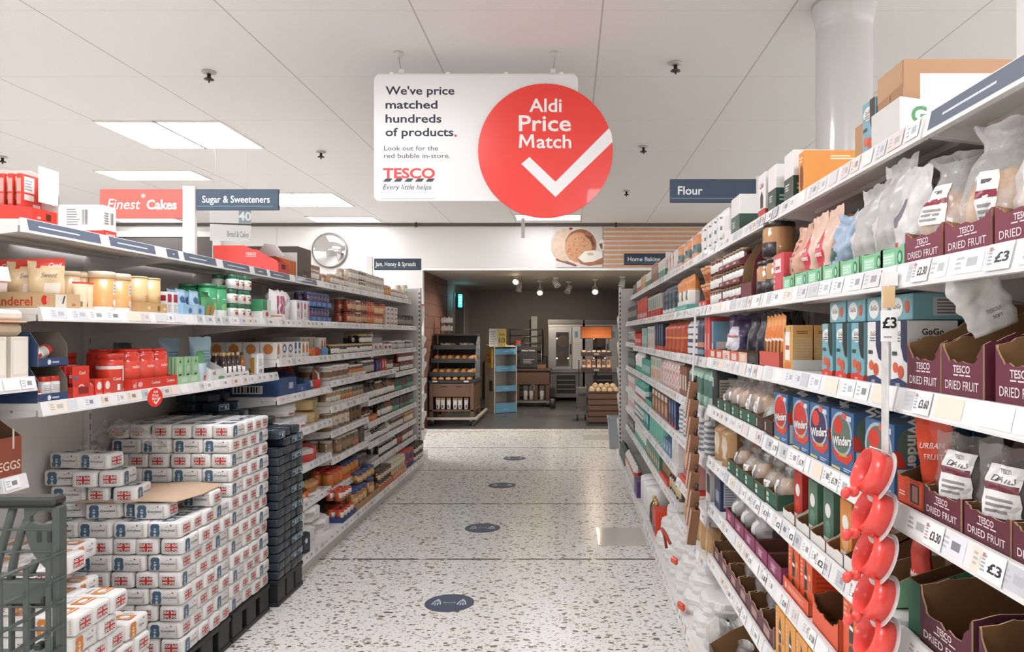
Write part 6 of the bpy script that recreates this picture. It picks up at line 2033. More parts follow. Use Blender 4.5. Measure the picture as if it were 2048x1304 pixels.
bkb = carton(.10, .09, .165, '#34393a', front=[('r', .1, .55, .35, .8, '#c9c6c0')], side=[('r', .15, .1, .9, .75, '#a89c8c'), ('l', .2, .15, .85, .7, 7, '#6a6258')], ch=.005)
row('R4', 0, 0, bkb, 'black upright pack with a pale side label', n=1, deep=3, y=(3.33, 3.44))

# ---- shelf five
big5 = tray(.178, .30, .06, .20, '#542a38', '#7a5636', front=DF, torn=.005, seed=11, dip=.05, run=.75, edge='#c9a884')
for i, yy in enumerate((1.30, 1.10)):
    one('R5', 0, big5, 'large empty torn maroon tray on shelf five, ' + ('farther one', 'nearer one')[i], y=yy, setback=.012)
one('R5', 0, tray(.052, .28, .10, .17, '#2f6b50', '#6a4a30', run=.8), 'tall dark green open tray beside the large torn trays', y=1.416)
one('R5', 0, pouch(.07, .03, .15, '#c23a2c', None, 95, .005, top='pillow', art=[('t', 'peelers', .5, .5, .1, '#f0d9d0', .015)], name='snack_pack'), 'red snack pack standing behind the dark green tray', y=1.515, setback=.06)
lgt = tray(.10, .16, .05, .08, '#8fcca4', '#8a6a4a', front=[('r', .15, .2, .6, .8, '#b5dec0'), ('e', .8, .5, .12, .3, '#2f6a48')])
for i, yy in enumerate((1.565,)):
    one('R5', 0, lgt, 'small light green tray behind the red ring strip', y=yy, setback=.015)
bt1 = tray(.115, .22, .03, .13, '#dcd9d2', '#8a6240', torn=.005, seed=13, run=.95)
one('R5', 0, tray(.15, .28, .035, .14, '#dcd9d2', '#7a5636', torn=.006, seed=14, run=.95), 'empty white and brown torn tray on shelf five', y=1.70, setback=.012)
for i, (yy, c_, c2, w_) in enumerate(((1.84, '#d98a44', '#e9b27c', 'orange'), (1.965, '#4f6f5c', '#6f8f7a', 'grey green'), (2.09, '#55765f', '#6f8f7a', 'dull green'), (2.225, '#b8302a', '#cf4a3c', 'dark red'))):
    bb = carton(.075, .07, .145, c_, front=[('e', .5, .62, .28, .13, '#e6e2dc'), ('e', .5, .28, .3, .16, c2), ('r', .1, .02, .9, .12, '#e6dcd0')], side=[('e', .6, .78, .25, .11, c2), ('l', .3, .3, .75, .6, 3, '#e6cfc4')], name='fruit_roll_pack')
    one('R5', 0, bt1, 'white torn tray holding %s packs' % w_, y=yy, setback=.012)
    for j in range(2 if i < 3 else 3):
        one('R5', 0, bb, '%s upright fruit roll pack, %s row' % (w_, ('front', 'second', 'third')[j]), y=yy, setback=.04 + .075 * j, dz=.0045)
gtr5 = tray(.135, .26, .05, .055, DGREEN, '#8a6a4a', front=GT)
sd1 = clear_bag(.13, .10, .13, '#b08a60', 51, .40, (.2, .2, .5, .6, [('b', .1, .1, .9, .8)]))
sd2 = clear_bag(.13, .10, .12, '#9a8466', 52, .42, (.5, .2, .8, .5, [('l', .1, .2, .9, .8, 3, '#8e8b88')]))
for i in range(5):
    yy = 2.42 + .15 * i
    one('R5', 0, gtr5, 'dark green tray of seed bags on shelf five, %s nearest' % nth(i + 1), y=yy, setback=.012, group='dark green seed trays on shelf five')
    o = one('R5', 0, (sd1, sd2)[i % 2], 'clear bag of seeds on shelf five, %s nearest' % nth(i + 1), y=yy, setback=.03, dz=.006, group='clear seed bags on shelf five')
    one('R5', 0, (sd2, sd1)[i % 2], 'clear bag of seeds behind the front ones, %s nearest' % nth(i + 1), y=yy, setback=.15, dz=.02, group='clear seed bags deep on shelf five')
kbag = pouch(.15, .09, .17, '#a88258', lambda u, v, b: '#c9bda8' if (.35 < u < .8 and .2 < v < .75 and not b) else None, 97, .008, top='pillow', nu=14, nv=16, name='flour_bag')
row('R5', 0, 0, kbag, 'brown paper flour bag with a pale label', n=2, deep=2, y=(3.12, 3.44))

# ---- shelf six
OR = [('p', [(.38, .30), (.62, .34), (.62, .68), (.5, .88), (.38, .66)], '#2e2622'), ('r', .40, .52, .62, .58, '#e6e2dc'), ('e', .82, .6, .1, .06, '#e0a05c'), ('e', .82, .42, .1, .06, '#a87858'), ('l', .08, .5, .3, .9, 5, '#f0b294'), ('e', .5, .18, .14, .1, '#4a3a30')]
orb = carton(.105, .12, .155, '#e0592f', front=OR, side=[('l', .1, .1, .9, .85, 9, '#c9482a'), ('r', .3, .9, .6, 1, '#b93c22')], name='snack_bar_box')
ortr = tray(.24, .26, .04, .05, '#e06040', '#8a5a38', front=[('e', .12, .5, .03, .25, '#f2d9cf'), ('l', .2, .3, .9, .7, 3, '#f0b8a4')])
one('R6', 0, ortr, 'long orange red tray of snack bar boxes on shelf six', y=2.16, setback=.012)
for i, yy in enumerate((2.10, 2.215)):
    one('R6', 0, orb, 'orange snack bar box in the long tray, ' + ('nearer', 'farther'[:7])[i], y=yy, setback=.024, dz=.006)
    one('R6', 0, orb, 'orange snack bar box in the second row, ' + ('nearer', 'farther')[i], y=yy, setback=.15, dz=.006)
one('R6', 0, tray(.19, .26, .05, .13, '#e06040', '#7a5030', torn=.005, seed=15, dip=.03, run=.8), 'half torn orange tray with a brown inside on shelf six', y=1.91, setback=.012)
for i, yy in enumerate((1.75, 1.63, 1.51)):
    one('R6', 0, orb, 'orange snack bar box beside the red ring strip, ' + ('farthest of three', 'middle of three', 'nearest of three')[i], y=yy, setback=.02)
    one('R6', 0, orb, 'orange snack bar box behind that by the ring strip, ' + ('farthest', 'middle', 'nearest')[i], y=yy, setback=.16)
mgt = tray(.155, .24, .052, .055, '#8a3a5e', '#6a4636', front=[('r', .3, .25, .55, .75, '#c9a0b4'), ('l', .2, .2, .7, .8, 3, '#b47a94')])
slb = pouch(.16, .09, .14, '#8f8d8a', lambda u, v, b: '#d9d8d5' if (.2 < u < .6 and .3 < v < .6) else ('#5a5856' if v > .75 else None), 101, .02, nu=18, nv=16, name='fruit_bag')
for i in range(5):
    yy = 2.38 + .165 * i
    one('R6', 0, mgt, 'magenta tray of silver bags on shelf six, %s nearest' % nth(i + 1), y=yy, setback=.012, group='magenta trays on shelf six')
    if i > 1:
        one('R6', 0, slb, 'crumpled silver grey bag on shelf six, %s nearest' % nth(i - 1), y=yy, setback=.03, dz=.006, group='silver grey bags on shelf six')
    one('R6', 0, slb, 'silver grey bag deep in the magenta tray, %s nearest' % nth(i + 1), y=yy, setback=.13, dz=.006, group='silver grey bags deep on shelf six')
nvb = carton(.13, .1, .17, '#2e3a55', side=[('r', .15, .1, .85, .75, '#b9bdc2'), ('l', .2, .15, .8, .7, 8, '#7a8088')], front=[('r', .2, .2, .8, .5, '#8a94a6')])
row('R6', 0, 0, nvb, 'navy carton with a pale printed side', n=1, deep=3, y=(3.21, 3.42))

# ---- shelf seven
yel = carton(.10, .10, .15, '#df9a44', front=OR, side=[('l', .1, .1, .9, .85, 9, '#c9823a')], name='snack_bar_box')
row('R7', 0, 0, yel, 'yellow orange snack bar box on shelf seven', n=4, deep=2, y=(1.95, 2.38))
tr7 = tray(.165, .26, .05, .09, '#5f3440', '#7a5636', front=[('r', .25, .2, .7, .8, '#b08a7c')], torn=.006, seed=17, dip=.02, run=.7, edge='#c9a884')
cl7 = clear_bag(.15, .10, .17, '#5a4a44', 61, .34)
for i in range(6):
    yy = 2.47 + .168 * i
    one('R7', 0, tr7, 'torn maroon tray on shelf seven, %s nearest' % nth(i + 1), y=yy, setback=.012, group='torn maroon trays on shelf seven')
    if i < 4:
        one('R7', 0, cl7, 'clear bag in the torn tray on shelf seven, %s nearest' % nth(i + 1), y=yy, setback=.06, dz=.006, group='clear bags on shelf seven')

# ---- baking shelves past the brown clip strip
WT = '#dedcd7'
def mk(c, w, h, f=(), d=.1, s=()):
    return carton(w, d, h, c, front=f, side=s, name='baking_box')
def bagm(c, w, h, paint, seed, wr=.006, nm='baking_bag'):
    return pouch(w, .08, h, c, paint, seed, wr, top='pillow', nu=12, nv=14, name=nm)
row('S4', 0, 0, bagm('#9fbfae', .10, .19, lambda u, v, b: '#5a7a72' if .3 < v < .7 else None, 111), 'pale green and teal bag', n=6, y=(3.47, 4.15))
row('S4', 0, 0, mk('#8a5a44', .08, .17, [('r', .2, .2, .8, .7, '#d9d2c6')]), 'brown carton', n=3, y=(4.18, 4.45))
row('S4', 0, 0, bagm('#e0d8d2', .13, .20, lambda u, v, b: '#c9908a' if (int(u * 8) + int(v * 8)) % 2 else None, 112), 'white bag with a pink check', n=6, deep=1, y=(4.5, 5.35))
row('S4', 0, 0, mk('#d8cfc2', .09, .18, [('r', .2, .1, .8, .5, '#d98a5c'), ('r', .2, .6, .8, .9, '#5fa894')]), 'cream carton with teal and orange', n=6, y=(5.4, 6.05))
row('S4', 0, 0, mk('#4aa08e', .10, .14, [('r', .2, .2, .8, .6, '#cfe2dc')]), 'teal carton', n=6, y=(6.1, 6.8))
row('S4', 0, 0, bagm('#e4e2de', .12, .18, lambda u, v, b: '#4aa08e' if v < .3 else None, 113), 'white and teal bag near the far end', n=5, y=(6.84, 7.5))
row('S4', 0, 0, mk('#39403f', .10, .16, [('r', .2, .2, .8, .6, '#7aa294')]), 'dark carton near the far end', n=7, y=(7.55, 8.42))
tpk = bagm('#e2e2e0', .12, .19, lambda u, v, b: '#8a8d94' if (int(v * 20) % 3 == 0 and .3 < u) else ('#3a3f4a' if u < .12 else None), 114)
row('S5', 0, 0, tpk, 'white upright bag with grey print', n=6, deep=1, y=(3.55, 4.55))
row('S5', 0, 0, mk('#2e3a5c', .09, .2, [('r', .2, .4, .8, .8, '#6a86b4'), ('r', .1, 0, .9, .12, '#c23a48')]), 'navy upright carton on shelf five', n=3, y=(4.6, 4.95))
row('S5', 0, 0, mk('#8a5c44', .16, .17, [('e', .5, .4, .35, .25, '#c9a07c'), ('r', .1, .75, .9, .95, '#e0dcd4')]), 'brown carton with a round picture', n=5, y=(5.0, 5.95))
row('S5', 0, 0, tray(.16, .2, .045, .05, '#5fa890', '#4a857c'), 'low mint green tray', n=3, y=(5.98, 6.5))
row('S5', 0, 0, bagm('#cfd9d2', .12, .15, lambda u, v, b: '#4a9a88' if v > .6 else ('#c23a34' if v < .15 else None), 115), 'pale bag with a green top', n=8, y=(6.54, 7.5))
row('S5', 0, 0, mk('#e0dcd6', .10, .14, [('r', .2, .2, .8, .6, '#c8483c')]), 'white carton with a red square', n=7, y=(7.55, 8.42))
# red tins
tin = MB()
tin.lathe([(.075, 0), (.088, .01), (.092, .07), (.085, .118), (.06, .128), (.0005, .13)], mat('#d8402f', .3, coat=.3), 28, cy=.09)
tin.art(cyl_face(.092, .03), .2, .07, [('r', .38, .1, .62, .9, '#d9c8a4'), ('r', .43, .2, .57, .8, '#8a3a2c')], curved=True)
tinh = MB()
tinh.tube([(-.05, .09, .125), (-.03, .09, .15), (.03, .09, .15), (.05, .09, .125)], .006, mat('#d8402f', .3, coat=.3), 8)
tinT = T('storage_tin', tin, .18, .18, .13, 'tin', [('handle', tinh)])
one('S6', 0, tinT, 'round red storage tin alone on the empty white shelf', y=3.72, setback=.07)
row('S6', 0, 0, mk('#e9e7e4', .12, .2, [('r', .15, .5, .85, .95, '#26262a'), ('r', .1, .15, .9, .3, '#7fa8bd')]), 'white and black tall carton beside the brown clip strip', n=1, y=(3.47, 3.60))
row('S6', 0, 0, mk('#b98a84', .13, .17, [('e', .5, .6, .3, .2, '#dba45c'), ('r', .1, .1, .9, .3, '#9a3a34')]), 'dusky pink carton with an amber picture', n=3, y=(3.90, 4.38), dz=.031, dx=.01)
one('S6', 0, carton(.50, .22, .03, '#c8382c', name='low_tray'), 'low red tray under the dusky pink cartons', y=4.17, setback=.009)
for o in ():
    pass
row('U6', 0, 0, mk('#d9d6d0', .13, .2, [('r', .1, .1, .9, .5, '#c9c4ba')]), 'pale blank carton', n=2, y=(4.5, 4.8))
row('U6', 0, 0, mk('#55779a', .12, .09, [('r', .2, .2, .8, .6, '#9ab4cc')]), 'blue low carton', n=3, y=(4.84, 5.24))
row('U6', 0, 0, bagm('#3f8a78', .13, .19, lambda u, v, b: '#69b09c' if u > .5 else None, 116), 'sea green bag', n=6, y=(5.28, 6.2))
row('U6', 0, 0, mk('#2f7f86', .10, .2, [('r', .2, .3, .8, .7, '#cfe2e2')]), 'deep teal tall carton', n=4, y=(6.24, 6.7))
row('U6', 0, 0, bagm('#c9cfca', .13, .16, lambda u, v, b: '#5a6660' if int(v * 9) % 3 == 0 else None, 117), 'pale striped bag far along', n=6, y=(6.74, 7.6))
row('U6', 0, 0, mk('#e2dfda', .10, .15, [('r', .2, .2, .8, .6, '#cf4a3c')]), 'white and coral carton at the far end', n=6, y=(7.65, 8.42))
kb7 = pouch(.155, .11, .20, '#b08a5e', lambda u, v, b: '#c9a478' if .4 < u < .6 else None, 118, .008, top='pillow', nu=14, nv=16, name='flour_bag')
row('S7', 0, 0, kb7, 'brown paper flour bag on baking shelf seven', n=5, deep=2, y=(3.50, 4.34))
gl = jar(.03, .13, '#5a4634', '#2c2826', '#8a7452', part=False)
row('U7', 0, 0, bottle(.03, .16, '#4a3626', '#c9a05c', '#c9b48a'), 'dark flavour bottle with a tan cap', n=6, deep=2, y=(4.5, 4.95))
one('U7', 0, carton(.44, .2, .03, '#d8402f', name='low_tray'), 'low bright red tray past the flavour bottles', y=5.2, setback=.009)
row('U7', 0, 0, gl, 'brown glass sprinkle jar in the red tray', n=5, deep=2, y=(5.0, 5.4), dz=.031, dx=.01)
row('U7', 0, 0, mk('#3a7a6a', .12, .13, [('r', .2, .2, .8, .6, '#c9a05c')]), 'green and amber carton', n=7, y=(5.45, 6.4))
row('U7', 0, 0, bagm('#d9d6d0', .14, .15, lambda u, v, b: '#3f9a86' if v < .35 else None, 119), 'white and green low bag', n=8, y=(6.45, 7.6))
row('U7', 0, 0, mk('#4a4644', .12, .12, [('r', .2, .2, .8, .6, '#b9b2a8')]), 'charcoal carton at the far end', n=6, y=(7.65, 8.42))

# ---- bottom shelf
fl = pouch(.285, .26, .094, '#e2e0dc', None, 121, .018, top='pillow', nu=18, nv=14, name='flour_bag')
n_ = 0
for yy in (3.42, 3.70, 3.98, 4.26, 4.54, 4.82):
    for q in range(3 if 3.5 < yy < 4.9 else 2):
        n_ += 1
        o = one('flour_base', 0, fl, 'large white flour bag in the bottom shelf heap, %s pile from the near end, %s' % (nth(int(round((yy - 3.42) / .28)) + 1), ('lowest', 'middle', 'top')[q]), y=yy + .03 * q, setback=.018 + .035 * q + RND.uniform(0, .01), dz=.083 * q, turn=RND.uniform(-.04, .04), group='white flour bags on the bottom shelf')
strap = MB()
strap.tube([(0, 0, 0), (-.05, -.02, .04), (-.12, -.03, .05), (-.17, -.01, .0), (-.16, 0, -.07)], .009, mat('#a8402c', .5), 8)
T('carry_strap', strap, .17, .03, .1, 'strap').put((.545, 4.02, .36), -PI / 2, label_of('brown red strap hanging loose over the white flour bags'))
for i, (yy, zz) in enumerate(((3.86, .30), (3.62, .15))):
    T('bag_clip', (lambda m: (m.box(-.03, .03, 0, .02, 0, .035, '#d8502f', ch=.006), m)[1])(MB()), .06, .02, .035, 'clip').put((.535, yy, zz), -PI / 2 + .3, label_of(('small orange clip on a white flour bag, upper one', 'small orange corner clip on a white flour bag near the shelf edge')[i]))
bt0 = tray(.30, .36, .09, .20, '#4a4a40', '#8a6644', run=.5)
one('flour_base', 0, bt0, 'deep brown open tray on the bottom shelf near the viewer', y=2.92, setback=.03)
cb0 = clear_bag(.15, .12, .19, '#b9b0a4', 71, .5)
cb1 = clear_bag(.13, .10, .15, '#d8d5cf', 72, .55)
for i, (yy, zz, sb, t_) in enumerate(((3.22, 0, .03, cb0), (3.12, 0, .12, cb1), (3.27, 0, .16, cb0), (2.90, .006, .09, cb1), (2.70, 0, .05, cb0), (2.60, 0, .14, cb1), (2.78, .006, .22, cb0))):
    one('flour_base', 0, t_, 'crumpled clear bag on the bottom shelf, ' + ('before the deep brown tray', 'behind the first clear bag', 'deepest beside the brown tray', 'inside the deep brown tray', 'next along from the brown tray', 'farther in at the frame edge', 'deep inside the brown tray')[i], y=yy, dz=zz, setback=sb)
one('flour_base', 0, pouch(.10, .05, .14, '#3f6a50', lambda u, v, b: '#c9d4cc' if .3 < v < .5 else None, 125, .012), 'dark green pouch beside the deep brown tray', y=2.72, setback=.012)
row('flour_base', 0, 0, carton(.17, .12, .17, '#d8452c', front=[('r', .1, .1, .9, .35, '#5a3a78'), ('r', .4, .4, .6, .95, '#5a3a78')]), 'red carton with a purple ribbon print', n=1, y=(5.0, 5.2), setback=.03)
row('flour_base', 0, 0, bottle(.035, .19, '#6a4a2c', '#c9a86a', '#3a2a20'), 'brown oil bottle', n=3, y=(5.22, 5.46), setback=.03)
roll = MB()
roll.lathe([(.09, 0), (.1, .01), (.1, .21), (.085, .22), (.0005, .222)], mat('#e2e0dc', .4), 20, cy=.1)
row('flour_base', 0, 0, T('flour_tub', roll, .2, .2, .22, 'tub'), 'large white round tub', n=3, y=(5.5, 6.15), setback=.03)
row('flour_base', 0, 0, mk('#4a2f6a', .14, .13, [('r', .2, .3, .8, .6, '#8a6aae')]), 'purple carton on the bottom shelf', n=2, y=(6.2, 6.5))
row('flour_base', 0, 0, bagm('#d9d6d1', .16, .2, lambda u, v, b: '#c8402f' if .6 < v < .75 else None, 126), 'white bag with a red band on the bottom shelf', n=6, y=(6.55, 7.6))
row('flour_base', 0, 0, bagm('#4a5a4e', .14, .17, None, 127), 'dark green bag on the bottom shelf', n=5, y=(7.65, 8.42))

# ---- hanging clip strips
r = empty('clip_strip', (.613, 3.62, 1.60), label='hanging brown clip strip of striped card packs before the baking shelves', cat='clip strip')
mb = MB()
mb.box(-.003, .003, -.016, .016, -.98, .0, '#e4e2de', ch=.001, M=Matrix.Rotation(.22, 4, 'X'))
mb.box(-.006, .015, -.012, .012, -.01, .012, '#e4e2de', ch=.001)
obj('strip', mb, r)
for i in range(8):
    zz = -.33 - .082 * i
    yy = -math.tan(.22) * -zz
    mb = MB()
    mb.box(-.045, -.004, -.018, .018, -.17, 0, mat('#8f6446', .6, vary=.08, scale=20), ch=.001, M=Matrix.Translation((-.002 * i, yy - .03, zz)) @ Matrix.Rotation(.20, 4, 'X') @ Matrix.Rotation(.10, 4, 'Y'))
    f = plane_face((-.0455, -.018, -.17), (0, 1, 0), (0, 0, 1), (-1, 0, 0))
    M_ = Matrix.Translation((-.002 * i, yy - .03, zz)) @ Matrix.Rotation(.20, 4, 'X') @ Matrix.Rotation(.10, 4, 'Y')
    g = (lambda M_: lambda s, t, off: M_ @ Vector((-.045 - off, .018 - s, -.17 + t)))(M_)
    mb.art(g, .036, .17, [('r', .02, .02, .98, .98, '#e2d6cc')] + [('r', .02, .04 + .08 * a_, .98, .08 + .08 * a_, '#b0806c') for a_ in range(12)])
    mb.tube([M_ @ Vector((-.02, 0, .0)), M_ @ Vector((-.02, 0, .03))], .008, '#3a2a22', 8)
    pk_ = obj('hanging_pack', mb, r)
r = empty('clip_strip', (.612, 1.437, 1.60), label='hanging white clip strip of red ring moulds by the near shelves', cat='clip strip')
mb = MB()
mb.box(-.002, .002, -.014, .014, -1.12, .0, film('#e8e6e2', .85, .3), ch=.001)
mb.box(-.004, .02, -.012, .012, -.008, .02, '#e4e2de', ch=.001)
obj('strip', mb, r)
mb = MB()
mb.box(-.016, .016, -.0195, -.0165, -.115, -.055, '#f0efec', ch=.0008)
mb.art(plane_face((-.016, -.0195, -.115), (1, 0, 0), (0, 0, 1), (0, -1, 0)), .032, .06, [('t', '£3', .5, .62, .34, '#26262a', .03), ('l', .15, .12, .85, .2, 1, '#8a8a8a')])
mb.box(-.012, .012, -.018, -.015, -.05, -.008, '#d9b98a', ch=.001)
obj('price_tag', mb, r)
RR = mat('#ee5148', .32, coat=.25)
for i in range(8):
    zc = -.375 - .0785 * i
    M_ = Matrix.Translation((-.012, -.012 - .004 * i, zc)) @ Matrix.Rotation(math.radians(-4), 4, 'Z') @ Matrix.Rotation(math.radians(-66), 4, 'Y')
    it = bpy.data.objects.new('ring_mould', None)
    COL.objects.link(it)
    it.parent = r
    mb = MB()      # card: local z is the ring axis
    pts = [(.052 * math.cos(a), .052 * math.sin(a)) for a in [2 * PI * q / 28 for q in range(28)]]
    mb.add([M_ @ Vector((x * (1.0 if x < 0 else 1.0), y, -.001)) for x, y in pts] + [M_ @ Vector((x, y, .001)) for x, y in pts],
           [tuple(range(28))[::-1], tuple(range(28, 56))] + [(q, (q + 1) % 28, 28 + (q + 1) % 28, 28 + q) for q in range(28)], film('#ecebe8', .9, .35))
    obj('backing_card', mb, it)
    mb = MB()
    mb.lathe([(.040, .002), (.043, .002), (.0425, .042), (.0395, .042), (.040, .002)], RR, 32, cap=False, M=M_)
    obj('ring', mb, it)
    mb = MB()
    for (x, y, z, rr_, el) in ((-.046, -.016, .042, .0105, 1.2), (-.055, -.026, .058, .0092, 1.45)):
        mb.lathe([(rr_ * math.sin(PI * q / 8), -rr_ * el * math.cos(PI * q / 8)) for q in range(9)], RR, 12, M=M_ @ Matrix.Translation((x, y, z)) @ Matrix.Rotation(1.3, 4, 'Y') @ Matrix.Rotation(.5, 4, 'X'))
    obj('knob', mb, it)
    mb = MB()
    mb.tube([M_ @ Vector((.044, -.005, .003)), M_ @ Vector((.046, -.006, .022)), M_ @ Vector((.044, -.006, .046))], .0016, '#e6e2de', 6)
    obj('tie', mb, it)

# price tickets with figures on the near rails
def ticket(key, px, text, w=.062):
    s, z, fr = shelf(key)
    y = FPX * (fr - .009) / (px - VX)
    bay = [o for o in COL.objects if o.name.startswith('shelving_bay') and o.location.x > 0 and abs(o.location.y - y) < .5]
    mb = MB()
    mb.box(-w / 2, w / 2, -.0012, .0, -.043, -.001, '#f2f1ee', ch=.0003)
    mb.art(plane_face((-w / 2, -.0012, -.043), (1, 0, 0), (0, 0, 1), (0, -1, 0)), w, .042, [('t', text, .64, .47, .36, '#33343a', .03, .0, 0, .58), ('l', .05, .2, .26, .85, 5, '#a5a6aa'), ('r', .05, .72, .18, .88, '#b98a84')], off=.0003)
    sh = [c for c in bay[0].children if c.name.startswith('shelf') and abs(c.location.z - (z + .0035)) < .012][0]
    o = obj('price_ticket', mb, sh)
    dep = bay[0].location.x - fr
    o.location = (-(y - bay[0].location.y), -dep - .0042, .0015)
    o.rotation_euler = (-.24, 0, 0)


for key, px, tx in (('R2', 1842, '£2.30'), ('R2', 2000, '£3'), ('R3', 1845, '£3.60'), ('R4', 1868, '£3.30'), ('R4', 1985, '£3'), ('R4', 1549, '£1.79'), ('R4', 1602, '£1.79'), ('R4', 1668, '£1.79'),
                    ('R5', 1556, '£2'), ('R5', 1582, '£2'), ('R5', 1640, '£2'), ('R5', 1710, '£2'), ('R6', 1500, '£1.70'), ('R6', 1527, '£1.80'), ('R6', 1568, '£2.99'), ('R6', 1623, '£1.50'), ('R7', 1458, '£1.80'), ('R7', 1477, '£1.30'), ('R5', 1514, '£1'), ('R5', 1530, '£1')):
    ticket(key, px, tx)
# ================================================================== sugar pallets
def flag_ops(x0, y0, x1, y1):
    w, h = x1 - x0, y1 - y0
    P_ = lambda a, b: (x0 + a * w, y0 + b * h)
    wq, rq = '#e9e5e0', '#c23a30'
    out = [('r', x0, y0, x1, y1, '#2d3350')]
    for (t, c) in ((.13, wq), (.05, rq)):
        out += [('p', [P_(0, 0), P_(t, 0), P_(1, 1 - t * 1.5), P_(1, 1), P_(1 - t, 1), P_(0, t * 1.5)], c), ('p', [P_(1, 0), P_(1, t * 1.5), P_(t, 1), P_(0, 1), P_(0, 1 - t * 1.5), P_(1 - t, 0)], c)]
    out += [('r', *P_(.36, 0), *P_(.64, 1), wq), ('r', *P_(0, .31), *P_(1, .69), wq), ('r', *P_(.41, 0), *P_(.59, 1), rq), ('r', *P_(0, .39), *P_(1, .61), rq)]
    return out


def sugar_bag(w, d, h, blue, face, accent, word, seed):
    mb = MB()
    paper = mat('#e8e6e2', .5, bump=.25, scale=40)
    vs, fs = brick_vs(w, d, h, .013, seed, .0022)
    mb.add(vs, fs, paper, smooth=True)
    off = .0016
    for fc in ((plane_face((-w / 2, -d / 2, 0), (1, 0, 0), (0, 0, 1), (0, -1, 0))), (plane_face((w / 2, d / 2, 0), (-1, 0, 0), (0, 0, 1), (0, 1, 0)))):
        mb.art(fc, w, h, flag_ops(.22, .24, .78, .76), off=off)
    for fc, e in ((plane_face((-w / 2, d / 2, 0), (0, -1, 0), (0, 0, 1), (-1, 0, 0)), .0), (plane_face((w / 2, -d / 2, 0), (0, 1, 0), (0, 0, 1), (1, 0, 0)), .0)):
        ops = [('p', [(.13, .12), (.37, .12), (.40, .35), (.38, .60), (.39, .78), (.34, .90), (.17, .90), (.12, .74), (.14, .5), (.11, .3)], blue), ('e', .255, .50, .045, .15, face), ('r', .20, .50, .31, .56, blue),
               ('p', [(.215, .14), (.295, .14), (.28, .30), (.23, .30)], face), ('t', word, .63, .52, .14, '#3c4654', .015, .1), ('l', .56, .70, .70, .76, 1, '#a9adb2'), ('l', .58, .34, .68, .40, 1, '#a9adb2'), ('e', .72, .80, .025, .055, accent), ('l', .86, .15, .93, .85, 6, '#d2c4b2')]
        mb.art(fc, d, h, ops, off=off)
    fc = plane_face((-w / 2, -d / 2, h), (1, 0, 0), (0, 1, 0), (0, 0, 1))
    mb.art(fc, w, d, [('r', .14, .28, .86, .62, blue), ('r', .18, .32, .82, .35, '#e6e8e8'), ('e', .5, .47, .2, .08, '#e6e8e8'), ('l', .2, .68, .8, .78, 2, '#a9b4bc')], off=off)
    return T('sugar_bag', mb, w, d, h, 'sugar bag')


BW, BD, BH = .0965, .1435, .068
WB = [sugar_bag(BW, BD, BH, '#4f6a82', '#c3ccd0', '#a8524a', 'Granulated', q) for q in (1, 2, 3)]
OB = [sugar_bag(BW, BD, BH, '#d9883c', '#efd9bc', '#6a6a70', 'Caster', q) for q in (4, 5)]
PITCH = .0706


def bag(kinds, x, y, z, axis, label, group):
    o = RND.choice(kinds).put((x + RND.uniform(-.004, .004), y + RND.uniform(-.0015, .0015), z), (0 if axis == 'Y' else PI / 2) + RND.uniform(-.022, .022), label_of(label), group)
    return o


def stack(kinds, X0, Y0, Z0, layers, name, colour, keep=None, full=()):
    for k in range(layers):
        z = Z0 + k * PITCH
        dx = RND.uniform(-.006, .006)
        spots = []
        if k % 2 == 0:
            spots += [(X0 - .05 - .1 * i, Y0 + .0725, 'Y', 'F', i) for i in range(6)]
            spots += [(X0 - .0725 - .146 * c, Y0 + .198 + .1 * j, 'X', 'R' if c == 0 else 'I', j + 1 + 10 * c) for j in range(3) for c in range(4)]
        else:
            spots += [(X0 - .0725 - .146 * c, Y0 + .05 + .1 * j, 'X', 'F' if j == 0 else ('R' if c == 0 else 'I'), c if j == 0 else j + 10 * c) for j in range(3) for c in range(4)]
            spots += [(X0 - .05 - .1 * i, Y0 + .3755, 'Y', 'R' if i == 0 else 'I', 3 + 10 * i) for i in range(6)]
        for x, y, ax, face, i in spots:
            if face == 'I' and k not in full:
                continue
            if keep and not keep(k, x, y, face, i):
                continue
            if face == 'F':
                lab = '%s sugar bag in the %s, layer %s up, %s from the aisle' % (colour, name, nth(k + 1), nth(i + 1))
            elif face == 'R':
                lab = '%s sugar bag on the aisle face of the %s, layer %s, %s along' % (colour, name, nth(k + 1), nth(i + 1))
            else:
                lab = '%s sugar bag inside the %s, layer %s, place %s' % (colour, name, nth(k + 1), nth(i + 1))
            bag(kinds, x + dx, y, z, ax, lab, '%s sugar bags of the %s' % (colour, name))


def pallet(cx, cy, w, d, label):
    r = empty('pallet', (cx, cy, 0), label=label, cat='pallet', group='black pallets under the sugar')
    bl = mat('#222325', .5, vary=.1)
    mb = MB()
    mb.box(-w / 2, w / 2, -d / 2, d / 2, .118, .143, bl, ch=.004)
    obj('deck', mb, r)
    for x in (-w / 2 + .05, 0, w / 2 - .05):
        mb = MB()
        mb.box(x - .05, x + .05, -d / 2, d / 2, .001, .022, bl, ch=.003)
        for y in (-d / 2 + .06, 0, d / 2 - .06):
            mb.box(x - .045, x + .045, y - .055, y + .055, .020, .12, bl, ch=.004)
        obj('runner', mb, r)
    return r


